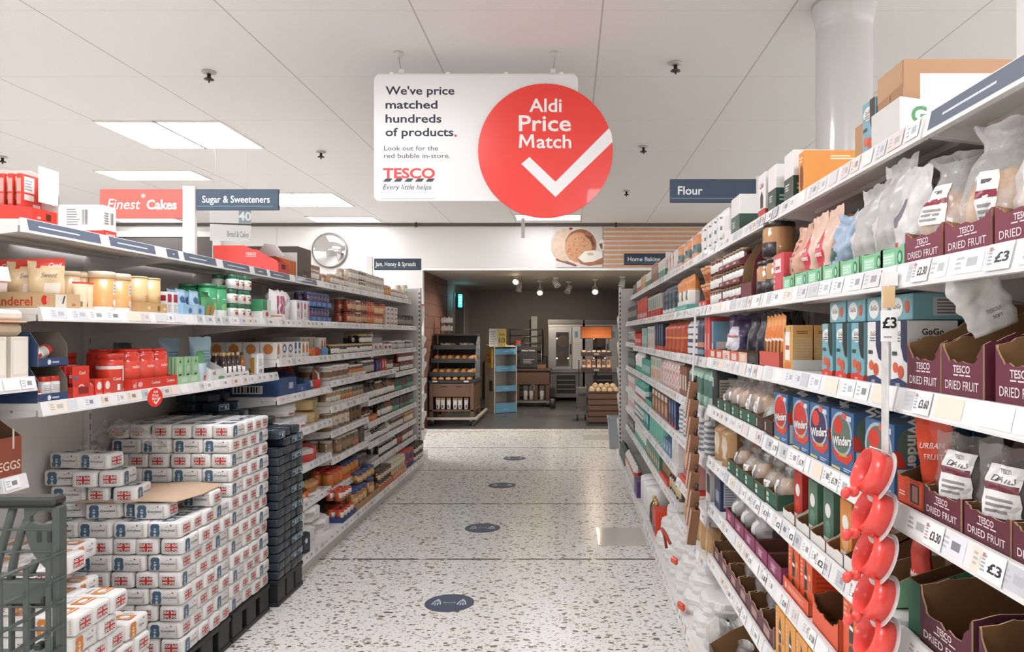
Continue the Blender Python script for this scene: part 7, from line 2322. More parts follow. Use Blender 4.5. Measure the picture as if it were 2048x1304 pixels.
# footprints: orange (nearest), near white, tall white, navy
pallet(-1.93, 2.66, .60, .50, 'black plastic pallet under the orange printed sugar bags')
pallet(-1.93, 3.335, .60, .45, 'black plastic pallet under the lower white sugar stack')
pallet(-1.93, 3.80, .60, .44, 'black plastic pallet under the tall white sugar stack')
pallet(-1.90, 4.25, .60, .38, 'black plastic pallet under the navy sugar packs')
Z0 = .1455
stack(WB, -1.635, 3.11, Z0, 8, 'lower white stack', 'white', full=(7,))
stack(WB, -1.635, 3.575, Z0, 13, 'tall white stack', 'white', keep=lambda k, x, y, f, i: k >= 7 or f == 'R' or (f == 'F' and i == 0), full=(12,))


def keep_orange(k, x, y, f, i):
    if k < 2 and f == 'F':
        return False
    if k < 4:
        return True
    if k < 6:
        return y < 2.72 or x < -1.8
    return x < -1.80


stack(OB, -1.635, 2.435, Z0, 8, 'orange stack', 'orange printed', keep=keep_orange, full=(3, 5, 7))
# loose white bags heaped on the lower stack's inner corner
n_ = 0
ZT = Z0 + 8 * PITCH
for k, row_ in enumerate((((-2.19, 3.22, 'X'), (-2.03, 3.20, 'X'), (-1.88, 3.22, 'X')), ((-2.18, 3.20, 'X'), (-2.04, 3.22, 'Y'), (-1.93, 3.21, 'Y')), ((-2.21, 3.20, 'X'), (-2.09, 3.18, 'Y'), (-1.985, 3.2, 'Y')), ((-2.20, 3.22, 'X'), (-2.06, 3.2, 'X')))):
    for x, y, ax in row_:
        n_ += 1
        o = bag(WB, x + .035, y, ZT + k * PITCH, ax, 'loose white sugar bag heaped on the inner corner of the lower stack, layer %s, %s' % (nth(k + 1), nth(n_)), 'loose white sugar bags')
        o.rotation_euler = (0, 0, o.rotation_euler[2] + RND.uniform(-.2, .2))
for i, (x, y) in enumerate(((-1.78, 3.19), (-1.70, 3.42))):
    bag(WB, x, y, ZT + .001, 'X', ('loose white sugar bag under the tip of the brown card sheet', 'loose white sugar bag with a blue label by the card sheet')[i], None)
# brown card sheet
mb = MB()
cs = [((150, 1012), 3.13), ((285, 1009), 3.13), ((352, 1046), 3.15), ((405, 1020), 3.32), ((447, 993), 3.50), ((390, 982), 3.545), ((285, 976), 3.545), ((190, 978), 3.50)]
top = [at(px, py, Y=y) for (px, py), y in cs]
top = [Vector((p.x, p.y, max(p.z, ZT + .078))) for p in top]
cen = sum(top, Vector()) / len(top) + Vector((0, 0, .012))
n = len(top)
rings = [[cen.lerp(p, f) + Vector((0, 0, .006 * math.sin(i * 1.7) * (f > .9) + .012 * (1 - f * f))) for i, p in enumerate(top)] for f in (.5, 1.0)]
vs = [cen + Vector((0, 0, .012))] + rings[0] + rings[1]
fs = [(0, 1 + i, 1 + (i + 1) % n) for i in range(n)] + [(1 + i, 1 + n + i, 1 + n + (i + 1) % n, 1 + (i + 1) % n) for i in range(n)]
b = len(vs)
mb.add(vs + [p - Vector((0, 0, .003)) for p in vs], fs + [tuple(b + q for q in f[::-1]) for f in fs] + [(1 + n + i, b + 1 + n + i, b + 1 + n + (i + 1) % n, 1 + n + (i + 1) % n) for i in range(n)], card('#c9ae92'))
tag(obj('card_sheet', mb), 'large brown card sheet lying on the lower white sugar stack', 'card')

# navy packs
def navy_pack(w, d, h, seed, art_):
    mb = MB()
    nv = mat('#2b333d', .38, coat=.2, bump=.2, scale=40)
    vs, fs = brick_vs(w, d, h, .009, seed, .0022)
    mb.add(vs, fs, nv, smooth=True)
    fc = plane_face((-w / 2, -d / 2, 0), (1, 0, 0), (0, 0, 1), (0, -1, 0))
    if art_:
        mb.art(fc, w, h, [('r', .05, .12, .95, .88, '#7fa6ba'), ('p', [(.1, .2), (.5, .2), (.42, .8), (.15, .8)], '#2b333d'), ('e', .62, .5, .22, .3, '#39434f'), ('r', .55, .3, .7, .7, '#d5dde2'), ('r', .2, .55, .38, .7, '#cfd8dd')], off=.0016)
    fc = plane_face((-w / 2, -d / 2, h), (1, 0, 0), (0, 1, 0), (0, 0, 1))
    mb.art(fc, w, d, [('e', .5, .45, .3, .22, '#7fa6ba'), ('e', .5, .45, .2, .15, '#39434f'), ('r', .35, .42, .65, .48, '#cfd8dd')], off=.0016)
    return T('sugar_pack', mb, w, d, h, 'sugar pack')


NP = [navy_pack(.092, .11, .046, 31, False), navy_pack(.092, .11, .046, 32, False)]
NA = [navy_pack(.092, .11, .046, 33, True)]
for k in range(16):
    z = Z0 + k * .0482
    for i in range(4):
        y = 4.105 + .0945 * i
        if k == 15 and i < 1:
            continue
        t = (NA if (k % 2 and i > 1) else NP)[0 if (k % 2 and i > 1) else RND.randint(0, 1)]
        o = t.put((-1.655 + RND.uniform(-.004, .004), y, z), PI / 2, label_of('navy sugar pack on the aisle face of the navy stack, layer %s up, %s along' % (nth(k + 1), nth(i + 1))), 'navy sugar packs of the navy stack')
zt = Z0 + 16 * .0482
nz = []
for l, xs, ys in ((0, (-1.66, -1.79, -1.92, -2.05, -2.17), (4.11, 4.23, 4.36)), (1, (-1.80, -1.93, -2.06, -2.17), (4.13, 4.26, 4.37)), (2, (-1.93, -2.05, -2.17), (4.14, 4.27)), (3, (-2.0, -2.13), (4.16, 4.30)), (4, (-2.06, -2.17), (4.2, 4.32)), (5, (-2.12,), (4.18, 4.31))):
    for x in xs:
        for y in ys:
            nz.append((x + RND.uniform(-.01, .01), y + RND.uniform(-.008, .008), l, len(nz)))
for x, y, l, i in nz:
    o = RND.choice(NP + NA).put((x, y, zt + .002 + l * .049), PI / 2 + RND.uniform(-.35, .35) * (1 if l else .3), label_of('loose navy sugar pack heaped on the navy stack, layer %s of the heap, %s' % (nth(l + 1), nth(i + 1))), 'loose navy sugar packs')
# supporting inner core of the navy stack (packs that only a look from above would show)
for i, (x, y) in enumerate((a_, b_) for a_ in (-1.77, -1.885, -2.0, -2.115) for b_ in (4.105, 4.1995, 4.294, 4.3885)):
    NP[0].put((x, y, zt - .0482), PI / 2, label_of('navy sugar pack inside the top layer of the navy stack, %s' % nth(i + 1)), 'navy sugar packs inside the navy stack')
# torn clear wrap beside the stacks
mb = MB()
vs, nu, nv = [], 16, 8
for j in range(nv + 1):
    for i in range(nu + 1):
        u, v = i / nu, j / nv
        q = Vector((u * 5, v * 3, 2.2))
        vs.append((-2.22 + .34 * u + .03 * noise.noise(q), 3.34 + .16 * v + .05 * noise.noise(q * 1.7), ZT + .29 + .10 * math.sin(u * PI) + .05 * noise.noise(q * 2.4) - .06 * v))
mb.add(vs, [(j * (nu + 1) + i, j * (nu + 1) + i + 1, (j + 1) * (nu + 1) + i + 1, (j + 1) * (nu + 1) + i) for j in range(nv) for i in range(nu)], film('#f0f0ee', .24, .12), smooth=True)
tag(obj('plastic_wrap', mb), 'torn clear plastic wrap crumpled behind the loose white sugar bags', 'plastic wrap')

# ------------------------------------------------------------------ grey shopping trolley at the frame edge
GT_, GT2 = mat('#4d534f', .45, vary=.04), mat('#2f3230', .4)
tr = empty('shopping_trolley', (-1.34, 1.62, 0), label='grey green plastic shopping trolley before the orange sugar stack', cat='trolley')
W2 = .29
ex = lambda px: (px - VX) * 1.62 / FPX + 1.34
ez = lambda py: CH + (VY - py) * 1.62 / FPX
mb = MB()
mb.box(-.30, ex(122), -.022, .022, ez(1010), ez(991), GT2, ch=.006)
obj('top_rail', mb, tr)
mb = MB()
mb.box(ex(112), ex(126), -.016, .016, .25, ez(1010), GT_, ch=.004)
mb.box(-.30, -.26, -.016, .016, .25, ez(1010), GT_, ch=.004)
obj('post', mb, tr)
mb = MB()                                     # the shaped plate with its hand opening and ribs
def pp(px, py):
    return (ex(px), ez(py))
# outline runs clockwise in (x, z); split the plate into two simple halves round the opening
up = [pp(52, 1012), pp(118, 1012), pp(118, 1034), pp(114, 1030), pp(106, 1024), pp(90, 1020), pp(74, 1024), pp(64, 1032), pp(63, 1038), pp(52, 1038)]
lo = [pp(52, 1038), pp(63, 1038), pp(66, 1044), pp(80, 1049), pp(100, 1048), pp(113, 1042), pp(114, 1034), pp(118, 1034), pp(118, 1150), pp(98, 1138), pp(80, 1120), pp(66, 1100), pp(56, 1072)]
for pts in (up, lo):
    mb.panel(pts[::-1], (0, .006, 0), (1, 0, 0), (0, 0, 1), .012, GT_)
for px in (78, 99):
    mb.box(ex(px), ex(px + 8), -.0075, -.006, ez(1083), ez(1062), GT2, ch=.0005)
obj('end_plate', mb, tr)
mb = MB()
for py in (1012, 1056, 1100, 1146, 1158, 1210, 1256, 1300, 1350, 1400):
    mb.box(-.28, ex(112), -.008, .008, ez(py + 4), ez(py), GT_, ch=.002)
mb.box(-.28, ex(104), -.012, .012, ez(1205), ez(1160), GT_, ch=.003)
for px in (-260, -210, -160, -110, -60, -20, 20, 60):
    mb.box(ex(px), ex(px + 7), -.007, .007, ez(1420), ez(1205), GT_, ch=.002)
for pts in ([(-10, 1158), (0, 1110), (14, 1060), (28, 1012)], [(22, 1158), (30, 1110), (42, 1068), (55, 1040)], [(60, 1150), (72, 1122)]):
    mb.tube([(pp(*q)[0], 0, pp(*q)[1]) for q in pts], .0085, GT_, 8)
obj('lattice_panel', mb, tr)
mb = MB()                                     # short side wall running towards the viewer
xs = ex(126)
for py in (1100, 1150, 1198, 1246, 1290, 1340, 1400):
    mb.box(xs - .006, xs + .006, -.26, .0, ez(py + 3), ez(py), GT_, ch=.002)
for y in (-.25, -.18, -.11, -.045):
    mb.box(xs - .005, xs + .005, y - .004, y + .004, ez(1400), ez(1100), GT_, ch=.0015)
obj('side_panel', mb, tr)
mb = MB()
mb.panel([(ex(-80), ez(1380)), (ex(118), ez(1268)), (ex(118), ez(1300)), (ex(-80), ez(1430))][::-1], (0, -.02, 0), (1, 0, 0), (0, 0, 1), .012, mat('#7d8583', .4))
obj('child_flap', mb, tr)
mb = MB()
mb.box(ex(100), ex(108), -.03, -.008, ez(1200), ez(1186), GT2, ch=.002)
mb.box(ex(96), ex(110), -.045, -.022, ez(1285), ez(1272), GT2, ch=.002)
obj('latch', mb, tr)
mb = MB()
for x in (-.27, xs - .02):
    mb.tube([(x, 0, .26), (x, -.02, .12), (x, -.5, .12)], .014, GT_, 8)
obj('chassis', mb, tr)
for x in (-.27, xs - .02):
    for y in (-.02, -.5):
        mb = MB()
        mb.lathe([(.02, -.012), (.052, -.012), (.055, 0), (.052, .012), (.02, .012)], GT2, 18, M=Matrix.Translation((x, y, .056)) @ Matrix.Rotation(PI / 2, 4, 'Y'))
        mb.box(x - .018, x + .018, y - .012, y + .012, .06, .125, GT_, ch=.003)
        obj('wheel', mb, tr)
# ================================================================== the bakery
WOOD, WOOD2, DARK = mat('#6a4c38', .55, vary=.2, scale=7), mat('#553c2d', .6, vary=.2, scale=9), mat('#2f3030', .5)
STL = mat('#8a8986', .32, metal=.7)


def loaf(rx, ry, rz, seed, c='#b57a44'):
    mb = MB()
    nu, nv = 14, 8
    vs = []
    for j in range(nv + 1):
        th = PI * j / nv
        for i in range(nu):
            ph = 2 * PI * i / nu
            q = Vector((math.sin(th) * math.cos(ph), math.sin(th) * math.sin(ph), -math.cos(th)))
            k = 1 + .10 * noise.noise(q * 2 + Vector((seed, 0, 0)))
            z = q.z if q.z > -.35 else -.35 - (q.z + .35) * .1
            vs.append((q.x * rx * k, q.y * ry * k, (z + .36) * rz * k))
    mb.add(vs, [(j * nu + i, j * nu + (i + 1) % nu, (j + 1) * nu + (i + 1) % nu, (j + 1) * nu + i) for j in range(nv) for i in range(nu)], mat(c, .55, vary=.35, scale=22), smooth=True)
    return T('bread_roll', mb, 2 * rx, 2 * ry, rz * 1.3, 'bread')


# ---- bread display stand
r = empty('bread_display', (-1.94, 12.1, 0), label='wooden bread display with dark stepped tiers by the brick wall', cat='display stand')
D = r.location
W1 = .365
mb = MB()
for x in (-W1 + .03, W1 - .03):
    for y in (.03, .85):
        mb.box(x - .03, x + .03, y - .03, y + .03, .10, .70, WOOD, ch=.004)
mb.box(-W1, W1, .0, .9, .23, .26, WOOD, ch=.004)
mb.box(-W1 + .06, W1 - .06, .86, .88, .26, .70, WOOD2)
mb.box(-W1, -W1 + .02, .06, .84, .26, .70, WOOD2)
mb.box(W1 - .02, W1, .06, .84, .26, .70, WOOD2)
obj('cabinet', mb, r)
mb = MB()
mb.box(-W1 + .06, W1 - .06, .005, .03, .47, .69, WOOD, ch=.003)
mb.box(-.18, -.08, .002, .006, .63, .645, '#2b1f18')
mb.box(.08, .18, .002, .006, .63, .645, '#2b1f18')
obj('drawer', mb, r)
mb = MB()
mb.box(-W1 - .02, W1 + .02, -.02, .92, .70, .745, DARK, ch=.004)
obj('counter', mb, r)
mb = MB()
mb.box(-W1 - .06, W1 + .06, -.06, -.02, .10, .14, mat('#b3aba0', .4), ch=.004)
mb.box(W1 + .02, W1 + .06, -.02, 1.5, .10, .14, mat('#b3aba0', .4), ch=.004)
obj('bumper_rail', mb, r)
for x in (-W1 + .05, W1 - .05):
    mb = MB()
    mb.lathe([(.035, -.015), (.04, 0), (.035, .015)], DARK, 14, M=Matrix.Translation((x, .04, .041)) @ Matrix.Rotation(PI / 2, 4, 'Y'))
    mb.box(x - .02, x + .02, .02, .06, .05, .10, STL)
    obj('castor', mb, r)
TIERS = ((1.27, .30, .62), (1.05, .16, .60), (.83, .04, .56))
for z, y0, dp in TIERS:
    mb = MB()
    mb.box(-W1, W1, y0, y0 + dp, z - .02, z, DARK, ch=.003)
    mb.box(-W1, W1, y0 - .012, y0, z - .03, z + .045, DARK, ch=.003)
    mb.box(-W1, -W1 + .015, y0, y0 + dp, z, z + .05, DARK, ch=.003)
    obj('tier', mb, r)
mb = MB()
mb.box(-W1, W1, .86, .90, .745, 1.50, DARK, ch=.003)
mb.box(-W1, -W1 + .02, .12, .86, .745, .80, DARK, ch=.003)
for x in (-W1 + .012, W1 - .012):
    mb.box(x - .012, x + .012, .84, .87, .745, 1.5, DARK)
mb.box(-W1, W1, .42, .9, 1.47, 1.50, DARK, ch=.003)
obj('back_frame', mb, r)
mb = MB()
gl_ = film('#e6eaea', .16, .05)
mb.panel([(0, .76), (.62, .76), (.62, 1.46), (.35, 1.46), (.16, 1.36), (.06, 1.16), (0, .95)], (W1 + .004, .16, 0), (0, 1, 0), (0, 0, 1), .004, gl_)
obj('clear_guard', mb, r)
mb = MB()
for x in (-W1 + .10, W1 - .12):
    mb.box(x - .04, x + .04, -.0215, -.018, .713, .738, '#d9d6d0')
obj('ticket', mb, r)
L1, L2, L3 = loaf(.053, .068, .07, 3), loaf(.05, .066, .065, 7, '#c08a54'), loaf(.10, .05, .06, 5, '#a86c3c')
n_ = 0
for ti, (z, y0, dp) in enumerate(TIERS[1:]):
    for j in range(4):
        for i in range(6):
            n_ += 1
            x = -.29 + .116 * i + RND.uniform(-.008, .008)
            L = (L1, L2)[(i + j) % 2]
            L.put((D.x + x, D.y + y0 + .085 + .14 * j, z + .003 + .0 * j), RND.uniform(-.25, .25), label_of('golden bread roll on the %s tier, %s row, %s from the brick wall' % (('second', 'third')[ti], nth(j + 1), nth(i + 1))), 'bread rolls on the display tiers')
for i in range(6):
    L2.put((D.x - .29 + .116 * i, D.y + .055, .747), .2 * (-1) ** i, scale=(1, 1, .6), label= label_of('golden bread roll on the counter of the bread display, %s from the brick wall' % nth(i + 1)), group='bread rolls on the counter')
bgp = pouch(.26, .08, .07, '#b9a58c', lambda u, v, b: '#8a6a4c' if u > .6 else None, 201, .012, top='pillow', name='bread_bag')
for i, x in enumerate((-.12, .17)):
    bgp.put((D.x + x, D.y + .45, 1.275), .3 * (-1) ** i, label_of(('wrapped pale loaf on the top tier of the bread display', 'wrapped brown loaf on the top tier beside the clear guard')[i]))
pbg = pouch(.075, .06, .19, '#d6d1c8', lambda u, v, b: '#2c2824' if (.35 < u < .65 and .12 < v < .35 and not b) else ('#b98a5c' if v > .82 else None), 203, .005, nu=12, nv=16, name='paper_bag')
for i, x in enumerate((-.235, -.155, -.06, .05, .135, .235)):
    pbg.put((D.x + x, D.y + .06, .2615), RND.uniform(-.15, .15), label_of('small pale paper bag under the bread display, %s from the brick wall' % nth(i + 1)), 'paper bags under the bread display')
o = empty('picket_rack', (-2.12, 12.75, 1.503), label='small wooden rack with white pickets on top of the bread display', cat='rack')
mb = MB()
for x in (-.1, .1):
    mb.box(x - .012, x + .012, -.012, .012, 0, .30, WOOD2)
obj('rack_frame', mb, o)
mb = MB()
for z in (.05, .19):
    for q in range(5):
        mb.box(-.095 + .04 * q, -.062 + .04 * q, -.02, -.012, z, z + .085 + .012 * (q % 2), '#d9d4cc')
    mb.box(-.1, .1, -.024, -.02, z + .02, z + .06, '#d9d4cc')
obj('picket_board', mb, o)

# ---- promotion stand, turned towards the aisle's other side
r = empty('promotion_stand', (-1.22, 14.05, 0), rz=math.radians(33), label='blue and cream card promotion stand with yellow offer signs', cat='display stand')
CR, BL = mat('#cfc4b2', .6, vary=.04), mat('#5f93b4', .5)
mb = MB()
mb.box(-.24, -.225, 0, .40, .0, 1.28, CR, ch=.001)
mb.box(.225, .24, 0, .40, .0, 1.28, CR, ch=.001)
mb.box(-.225, .225, .385, .40, .0, 1.30, CR, ch=.001)
mb.box(-.225, .225, .01, .385, 1.255, 1.27, CR, ch=.001)
obj('stand_body', mb, r)
for z in (.02, .42, .80, 1.12):
    mb = MB()
    mb.box(-.224, .224, .0, .385, z, z + .012, BL, ch=.001)
    mb.box(-.224, .224, -.01, .004, z - .01, z + (.10 if z > .1 else .17), BL, ch=.001)
    mb.art(plane_face((-.224, -.01, z), (1, 0, 0), (0, 0, 1), (0, -1, 0)), .448, .1, [('l', .35, .4, .7, .6, 1, '#9cc0d8')])
    obj('shelf', mb, r)
mb = MB()
mb.box(-.34, .02, .02, .03, 1.26, 1.60, '#cbc6bd', ch=.001)
mb.art(plane_face((-.34, .02, 1.26), (1, 0, 0), (0, 0, 1), (0, -1, 0)), .36, .34, [('l', .05, .1, .42, .9, 6, '#9a958c'), ('r', .5, .02, 1, .98, '#d9b84a'), ('t', 'Save', .75, .70, .14, '#3a3020', .02), ('t', '1/3', .75, .36, .26, '#2c2418', .03)])
obj('header_sign', mb, r)
mb = MB()
mb.box(-.256, -.242, .08, .30, .86, 1.22, '#d9b84a', ch=.001)
mb.art(plane_face((-.256, .30, .86), (0, -1, 0), (0, 0, 1), (-1, 0, 0)), .22, .36, [('t', 'Save', .5, .68, .12, '#3a3020', .02), ('t', '1/3', .5, .38, .24, '#2c2418', .03)])
obj('side_sign', mb, r)
mb = MB()
mb.box(-.262, -.242, .06, .18, .42, .62, '#3a3632', ch=.004)
obj('leaflet_holder', mb, r)
sm = pouch(.06, .04, .05, '#6d6a68', None, 211, .006, top='pillow', name='snack_bag')
n_ = 0
for z in (.032, .432, .812, 1.132):
    for i in range(5):
        n_ += 1
        p = r.matrix_world
        c, s_ = math.cos(math.radians(33)), math.sin(math.radians(33))
        lx, ly = -.16 + .08 * i, .10 + .04 * (i % 2)
        sm.put((-1.22 + lx * c - ly * s_, 14.05 + lx * s_ + ly * c, z + .001), math.radians(33), label_of('small grey bag on the blue and cream stand, shelf %s up, %s along' % (nth((n_ - 1) // 5 + 1), nth(i + 1))), 'small grey bags on the promotion stand')
rb_ = carton(.11, .06, .10, '#c8402f', front=[('r', .0, 0, 1, .4, '#4a7fa0')], name='snack_box')
rb_.put((-.98, 14.03, 1.272), .6, label_of('small red and blue box on top of the promotion stand'))

# ---- dark bench with a menu board, wire rack behind
r = empty('bakery_bench', (-.70, 15.2, 0), label='dark wooden bakery bench with a chalk menu board', cat='bench')
mb = MB()
mb.box(-.42, .28, 0, .7, .46, .74, WOOD2, ch=.004)
mb.box(-.46, .31, -.03, .72, .74, .78, mat('#46342a', .5), ch=.004)
obj('bench_top', mb, r)
for x in (-.38, .0, .24):
    mb = MB()
    mb.box(x - .035, x + .035, .01, .08, .1, .46, WOOD2)
    obj('leg', mb, r)
mb = MB()
mb.box(-.46, .36, -.08, -.04, .09, .13, STL)
mb.box(-.44, .30, .05, .65, .10, .13, WOOD2)
obj('foot_rail', mb, r)
for x in (-.4, .24):
    mb = MB()
    mb.lathe([(.03, 0), (.04, .02), (.04, .06), (.03, .09)], DARK, 12, cx=x, cy=.04)
    obj('castor', mb, r)
mb = MB()
mb.box(-.34, .02, .12, .14, .80, 1.24, mat('#26282a', .5), ch=.003)
mb.art(plane_face((-.34, .12, .80), (1, 0, 0), (0, 0, 1), (0, -1, 0)), .36, .44, [('t', 'Bakery Choice', .5, .82, .075, '#c9c6c0', .01), ('l', .2, .2, .85, .42, 3, '#8a8884')])
obj('menu_board', mb, r)
mb = MB()
mb.box(-.30, .20, .2, .5, .78, .86, WOOD, ch=.004)
obj('tray', mb, r)
wbg = pouch(.10, .08, .30, '#a9a6a0', None, 221, .012, name='bread_bag')
for i, x in enumerate((-.22, -.10, .12)):
    wbg.put((-.70 + x, 15.28, .132), 0, label_of('tall pale wrapped loaf under the dark bakery bench, %s along' % nth(i + 1)), 'wrapped loaves under the bench')
r = empty('wire_rack', (-1.0, 16.2, 0), label='tall steel wire cooling rack behind the menu board', cat='rack')
mb = MB()
for x in (-.35, .38):
    mb.tube([(x, 0, .05), (x, 0, 1.62), (x, .5, 1.62), (x, .5, .05)], .014, STL, 8)
obj('upright', mb, r)
for z in (.4, .6, .8, 1.0, 1.15, 1.3, 1.45, 1.6):
    mb = MB()
    mb.tube([(-.35, 0, z), (.38, 0, z)], .010, STL, 6)
    mb.tube([(-.35, .5, z), (.38, .5, z)], .010, STL, 6)
    mb.tube([(.05, 0, z), (.05, .5, z)], .008, STL, 6)
    obj('rung', mb, r)
mb = MB()
mb.box(-.88, -.74, 16.75, 16.85, 0, 1.9, mat('#a5a29c', .5))
tag(obj('white_post', mb), 'slim pale upright panel behind the wire cooling rack', 'panel')
mb = MB()
mb.box(-1.9, -.53, 16.95, 17.25, 0, .98, mat('#3d3a37', .5), ch=.004)
tag(obj('low_counter', mb), 'long dark low counter along the bakery back wall', 'counter')

# ---- ovens
def oven(cx, label, panel):
    r = empty('bread_oven', (cx, 16.5, 0), label=label, cat='oven')
    mb = MB()
    mb.box(-.39, .39, 0, .7, .64, 1.72, STL, ch=.006)
    mb.box(-.40, .40, -.02, .7, 1.72, 1.83, mat('#5a5855', .35, metal=.6), ch=.006)
    mb.box(-.39, .39, .05, .7, .08, .64, mat('#6f6d6a', .4, metal=.5), ch=.004)
    obj('oven_body', mb, r)
    mb = MB()
    mb.box(-.385, .14, -.035, -.002, .70, 1.66, mat('#9a9895', .3, metal=.6), ch=.006)
    mb.box(-.21, .075, -.040, -.034, .78, 1.54, mat('#2b2523', .08, coat=.5), ch=.002)
    for z in (.98, 1.34):
        mb.lathe([(.0005, 0), (.12, 0), (.13, .004)], mat('#54463e', .35, metal=.4), 24, M=Matrix.Translation((-.065, -.041, z)) @ Matrix.Rotation(PI / 2, 4, 'X'))
        for q in range(5):
            mb.tube([(-.065 + (.03 + .02 * q) * math.cos(a), -.046, z + (.03 + .02 * q) * math.sin(a)) for a in [2 * PI * k / 20 for k in range(20)]], .003, '#3a302b', 5, closed=True)
    obj('door', mb, r)
    mb = MB()
    for x, z in ((-.19, .96), (.055, .96), (-.19, 1.40)):
        mb.lathe([(.0005, 0), (.014, 0), (.010, .012), (.0005, .016)], mat('#ffdfa8', .4, emit=5.0), 10, M=Matrix.Translation((x, -.041, z)) @ Matrix.Rotation(PI / 2, 4, 'X'))
    obj('oven_lamp', mb, r)
    mb = MB()
    mb.tube([(.11, -.07, 1.05), (.11, -.07, 1.28)], .012, DARK, 8)
    obj('handle', mb, r)
    mb = MB()
    mb.box(.155, .37, -.012, -.002, .72, 1.66, panel, ch=.003)
    for q in range(14):
        mb.box(.165, .36, -.016, -.012, .78 + .04 * q, .786 + .04 * q, '#8a8884')
    mb.box(.20, .28, -.018, -.012, 1.42, 1.56, '#5f8ea8')
    obj('control_panel', mb, r)
    mb = MB()
    mb.box(-.20, .22, .03, .055, .18, .58, mat('#171615', .4), ch=.003)
    for z in (.26, .36, .46):
        mb.box(-.19, .21, .022, .03, z, z + .018, STL)
    obj('vent_drawer', mb, r)
    for x in (-.34, .34):
        mb = MB()
        mb.lathe([(.03, 0), (.03, .085)], DARK, 12, cx=x, cy=.12)
        obj('foot', mb, r)
    return r


oven(-.10, 'steel bread oven with a glass door, fully in view', mat('#c9c7c3', .4))
oven(.72, 'steel bread oven half hidden behind the orange topped rack', mat('#a9a7a3', .4))

# ---- rack with an orange header
r = empty('cookie_rack', (.50, 14.0, 0), label='dark two tier rack of packed bakes under an orange header board', cat='display stand')
mb = MB()
mb.box(-.02, .02, .27, .31, .02, 1.5, DARK, ch=.003)
mb.box(-.34, -.32, .2, .22, .1, 1.0, DARK)
mb.box(-.2, .2, .05, .4, .0, .03, DARK)
obj('pole', mb, r)
mb = MB()
mb.box(-.29, .29, .0, .02, 1.42, 1.64, mat('#c46a34', .5), ch=.003)
mb.box(-.30, .30, .02, .035, 1.41, 1.65, DARK, ch=.003)
obj('header_board', mb, r)
for z in (.80, 1.10):
    mb = MB()
    mb.box(-.29, .29, .02, .34, z, z + .015, DARK, ch=.002)
    mb.box(-.29, .29, .0, .02, z - .02, z + .06, mat('#3d302a', .5), ch=.002)
    for x in (-.285, .285):
        mb.box(x - .006, x + .006, .02, .34, z, z + .07, DARK)
    mb.box(-.05, .05, -.003, 0, z + .0, z + .035, '#8a8680')
    obj('basket', mb, r)
pkc = [('#8a5a40', 'brown'), ('#c98a5a', 'golden'), ('#7a5040', 'dark brown'), ('#b08a70', 'tan')]
n_ = 0
for zi, z in enumerate((.816, 1.116)):
    for j in range(2):
        for i in range(6):
            c_, w_ = pkc[(i + j + zi) % 4]
            mbp = carton(.078, .08, .11 if zi == 0 else .075, c_, front=[('r', .1, .55, .9, .8, '#d6cec4'), ('r', .2, .1, .6, .4, '#5a4438')], name='bake_pack', ch=.006)
            for q in range(2 if zi == 0 and j == 0 else 1):
                mbp.put((.50 - .235 + .094 * i, 14.035 + .1 * j, z + q * mbp.h), 0, label_of('%s packed bake, %s tier of the orange topped rack, %s row, %s%s' % (w_, ('lower', 'upper')[zi], nth(j + 1), nth(i + 1), ' on top' if q else '')), 'packed bakes on the orange topped rack')

# ---- slatted crate of rolls
r = empty('slatted_crate', (.575, 12.4, 0), label='brown slatted wooden crate of bread rolls in front of the ovens', cat='crate')
mb = MB()
for i in range(5):
    z = .02 + .098 * i
    tap = .012 * i
    mb.box(-.27 - .0 * tap, .27, -.0, .018, z, z + .085, WOOD, ch=.003)
    mb.box(-.27, -.252, .018, .50, z, z + .085, WOOD, ch=.003)
    mb.box(.252, .27, .018, .50, z, z + .085, WOOD, ch=.003)
    mb.box(-.252, .252, .482, .50, z, z + .085, WOOD, ch=.003)
obj('slat_wall', mb, r)
mb = MB()
mb.box(-.25, .25, .02, .48, .0, .44, mat('#2a1f19', .8), ch=.002)
obj('inner_box', mb, r)
mb = MB()
mb.box(-.262, .262, .01, .49, .505, .53, WOOD2, ch=.003)
obj('top_tray', mb, r)
rl_ = [loaf(.05, .06, .055, 11, '#dcb98c'), loaf(.048, .06, .05, 13, '#e2c49a')]
n_ = 0
for j in range(4):
    for i in range(5):
        rl_[(i + j) % 2].put((.575 - .2 + .1 * i, 12.4 + .07 + .105 * j, .5315 + .0 * j), RND.uniform(-.3, .3), label_of('pale bread roll on the slatted crate, %s row back, %s along' % (nth(j + 1), nth(i + 1))), 'bread rolls on the slatted crate')
for i in range(4):
    rl_[i % 2].put((.575 - .15 + .1 * i, 12.4 + .13, .5315 + .068), .2 * i, label_of('pale bread roll piled on top of the slatted crate, %s along' % nth(i + 1)), 'bread rolls piled on the crate')
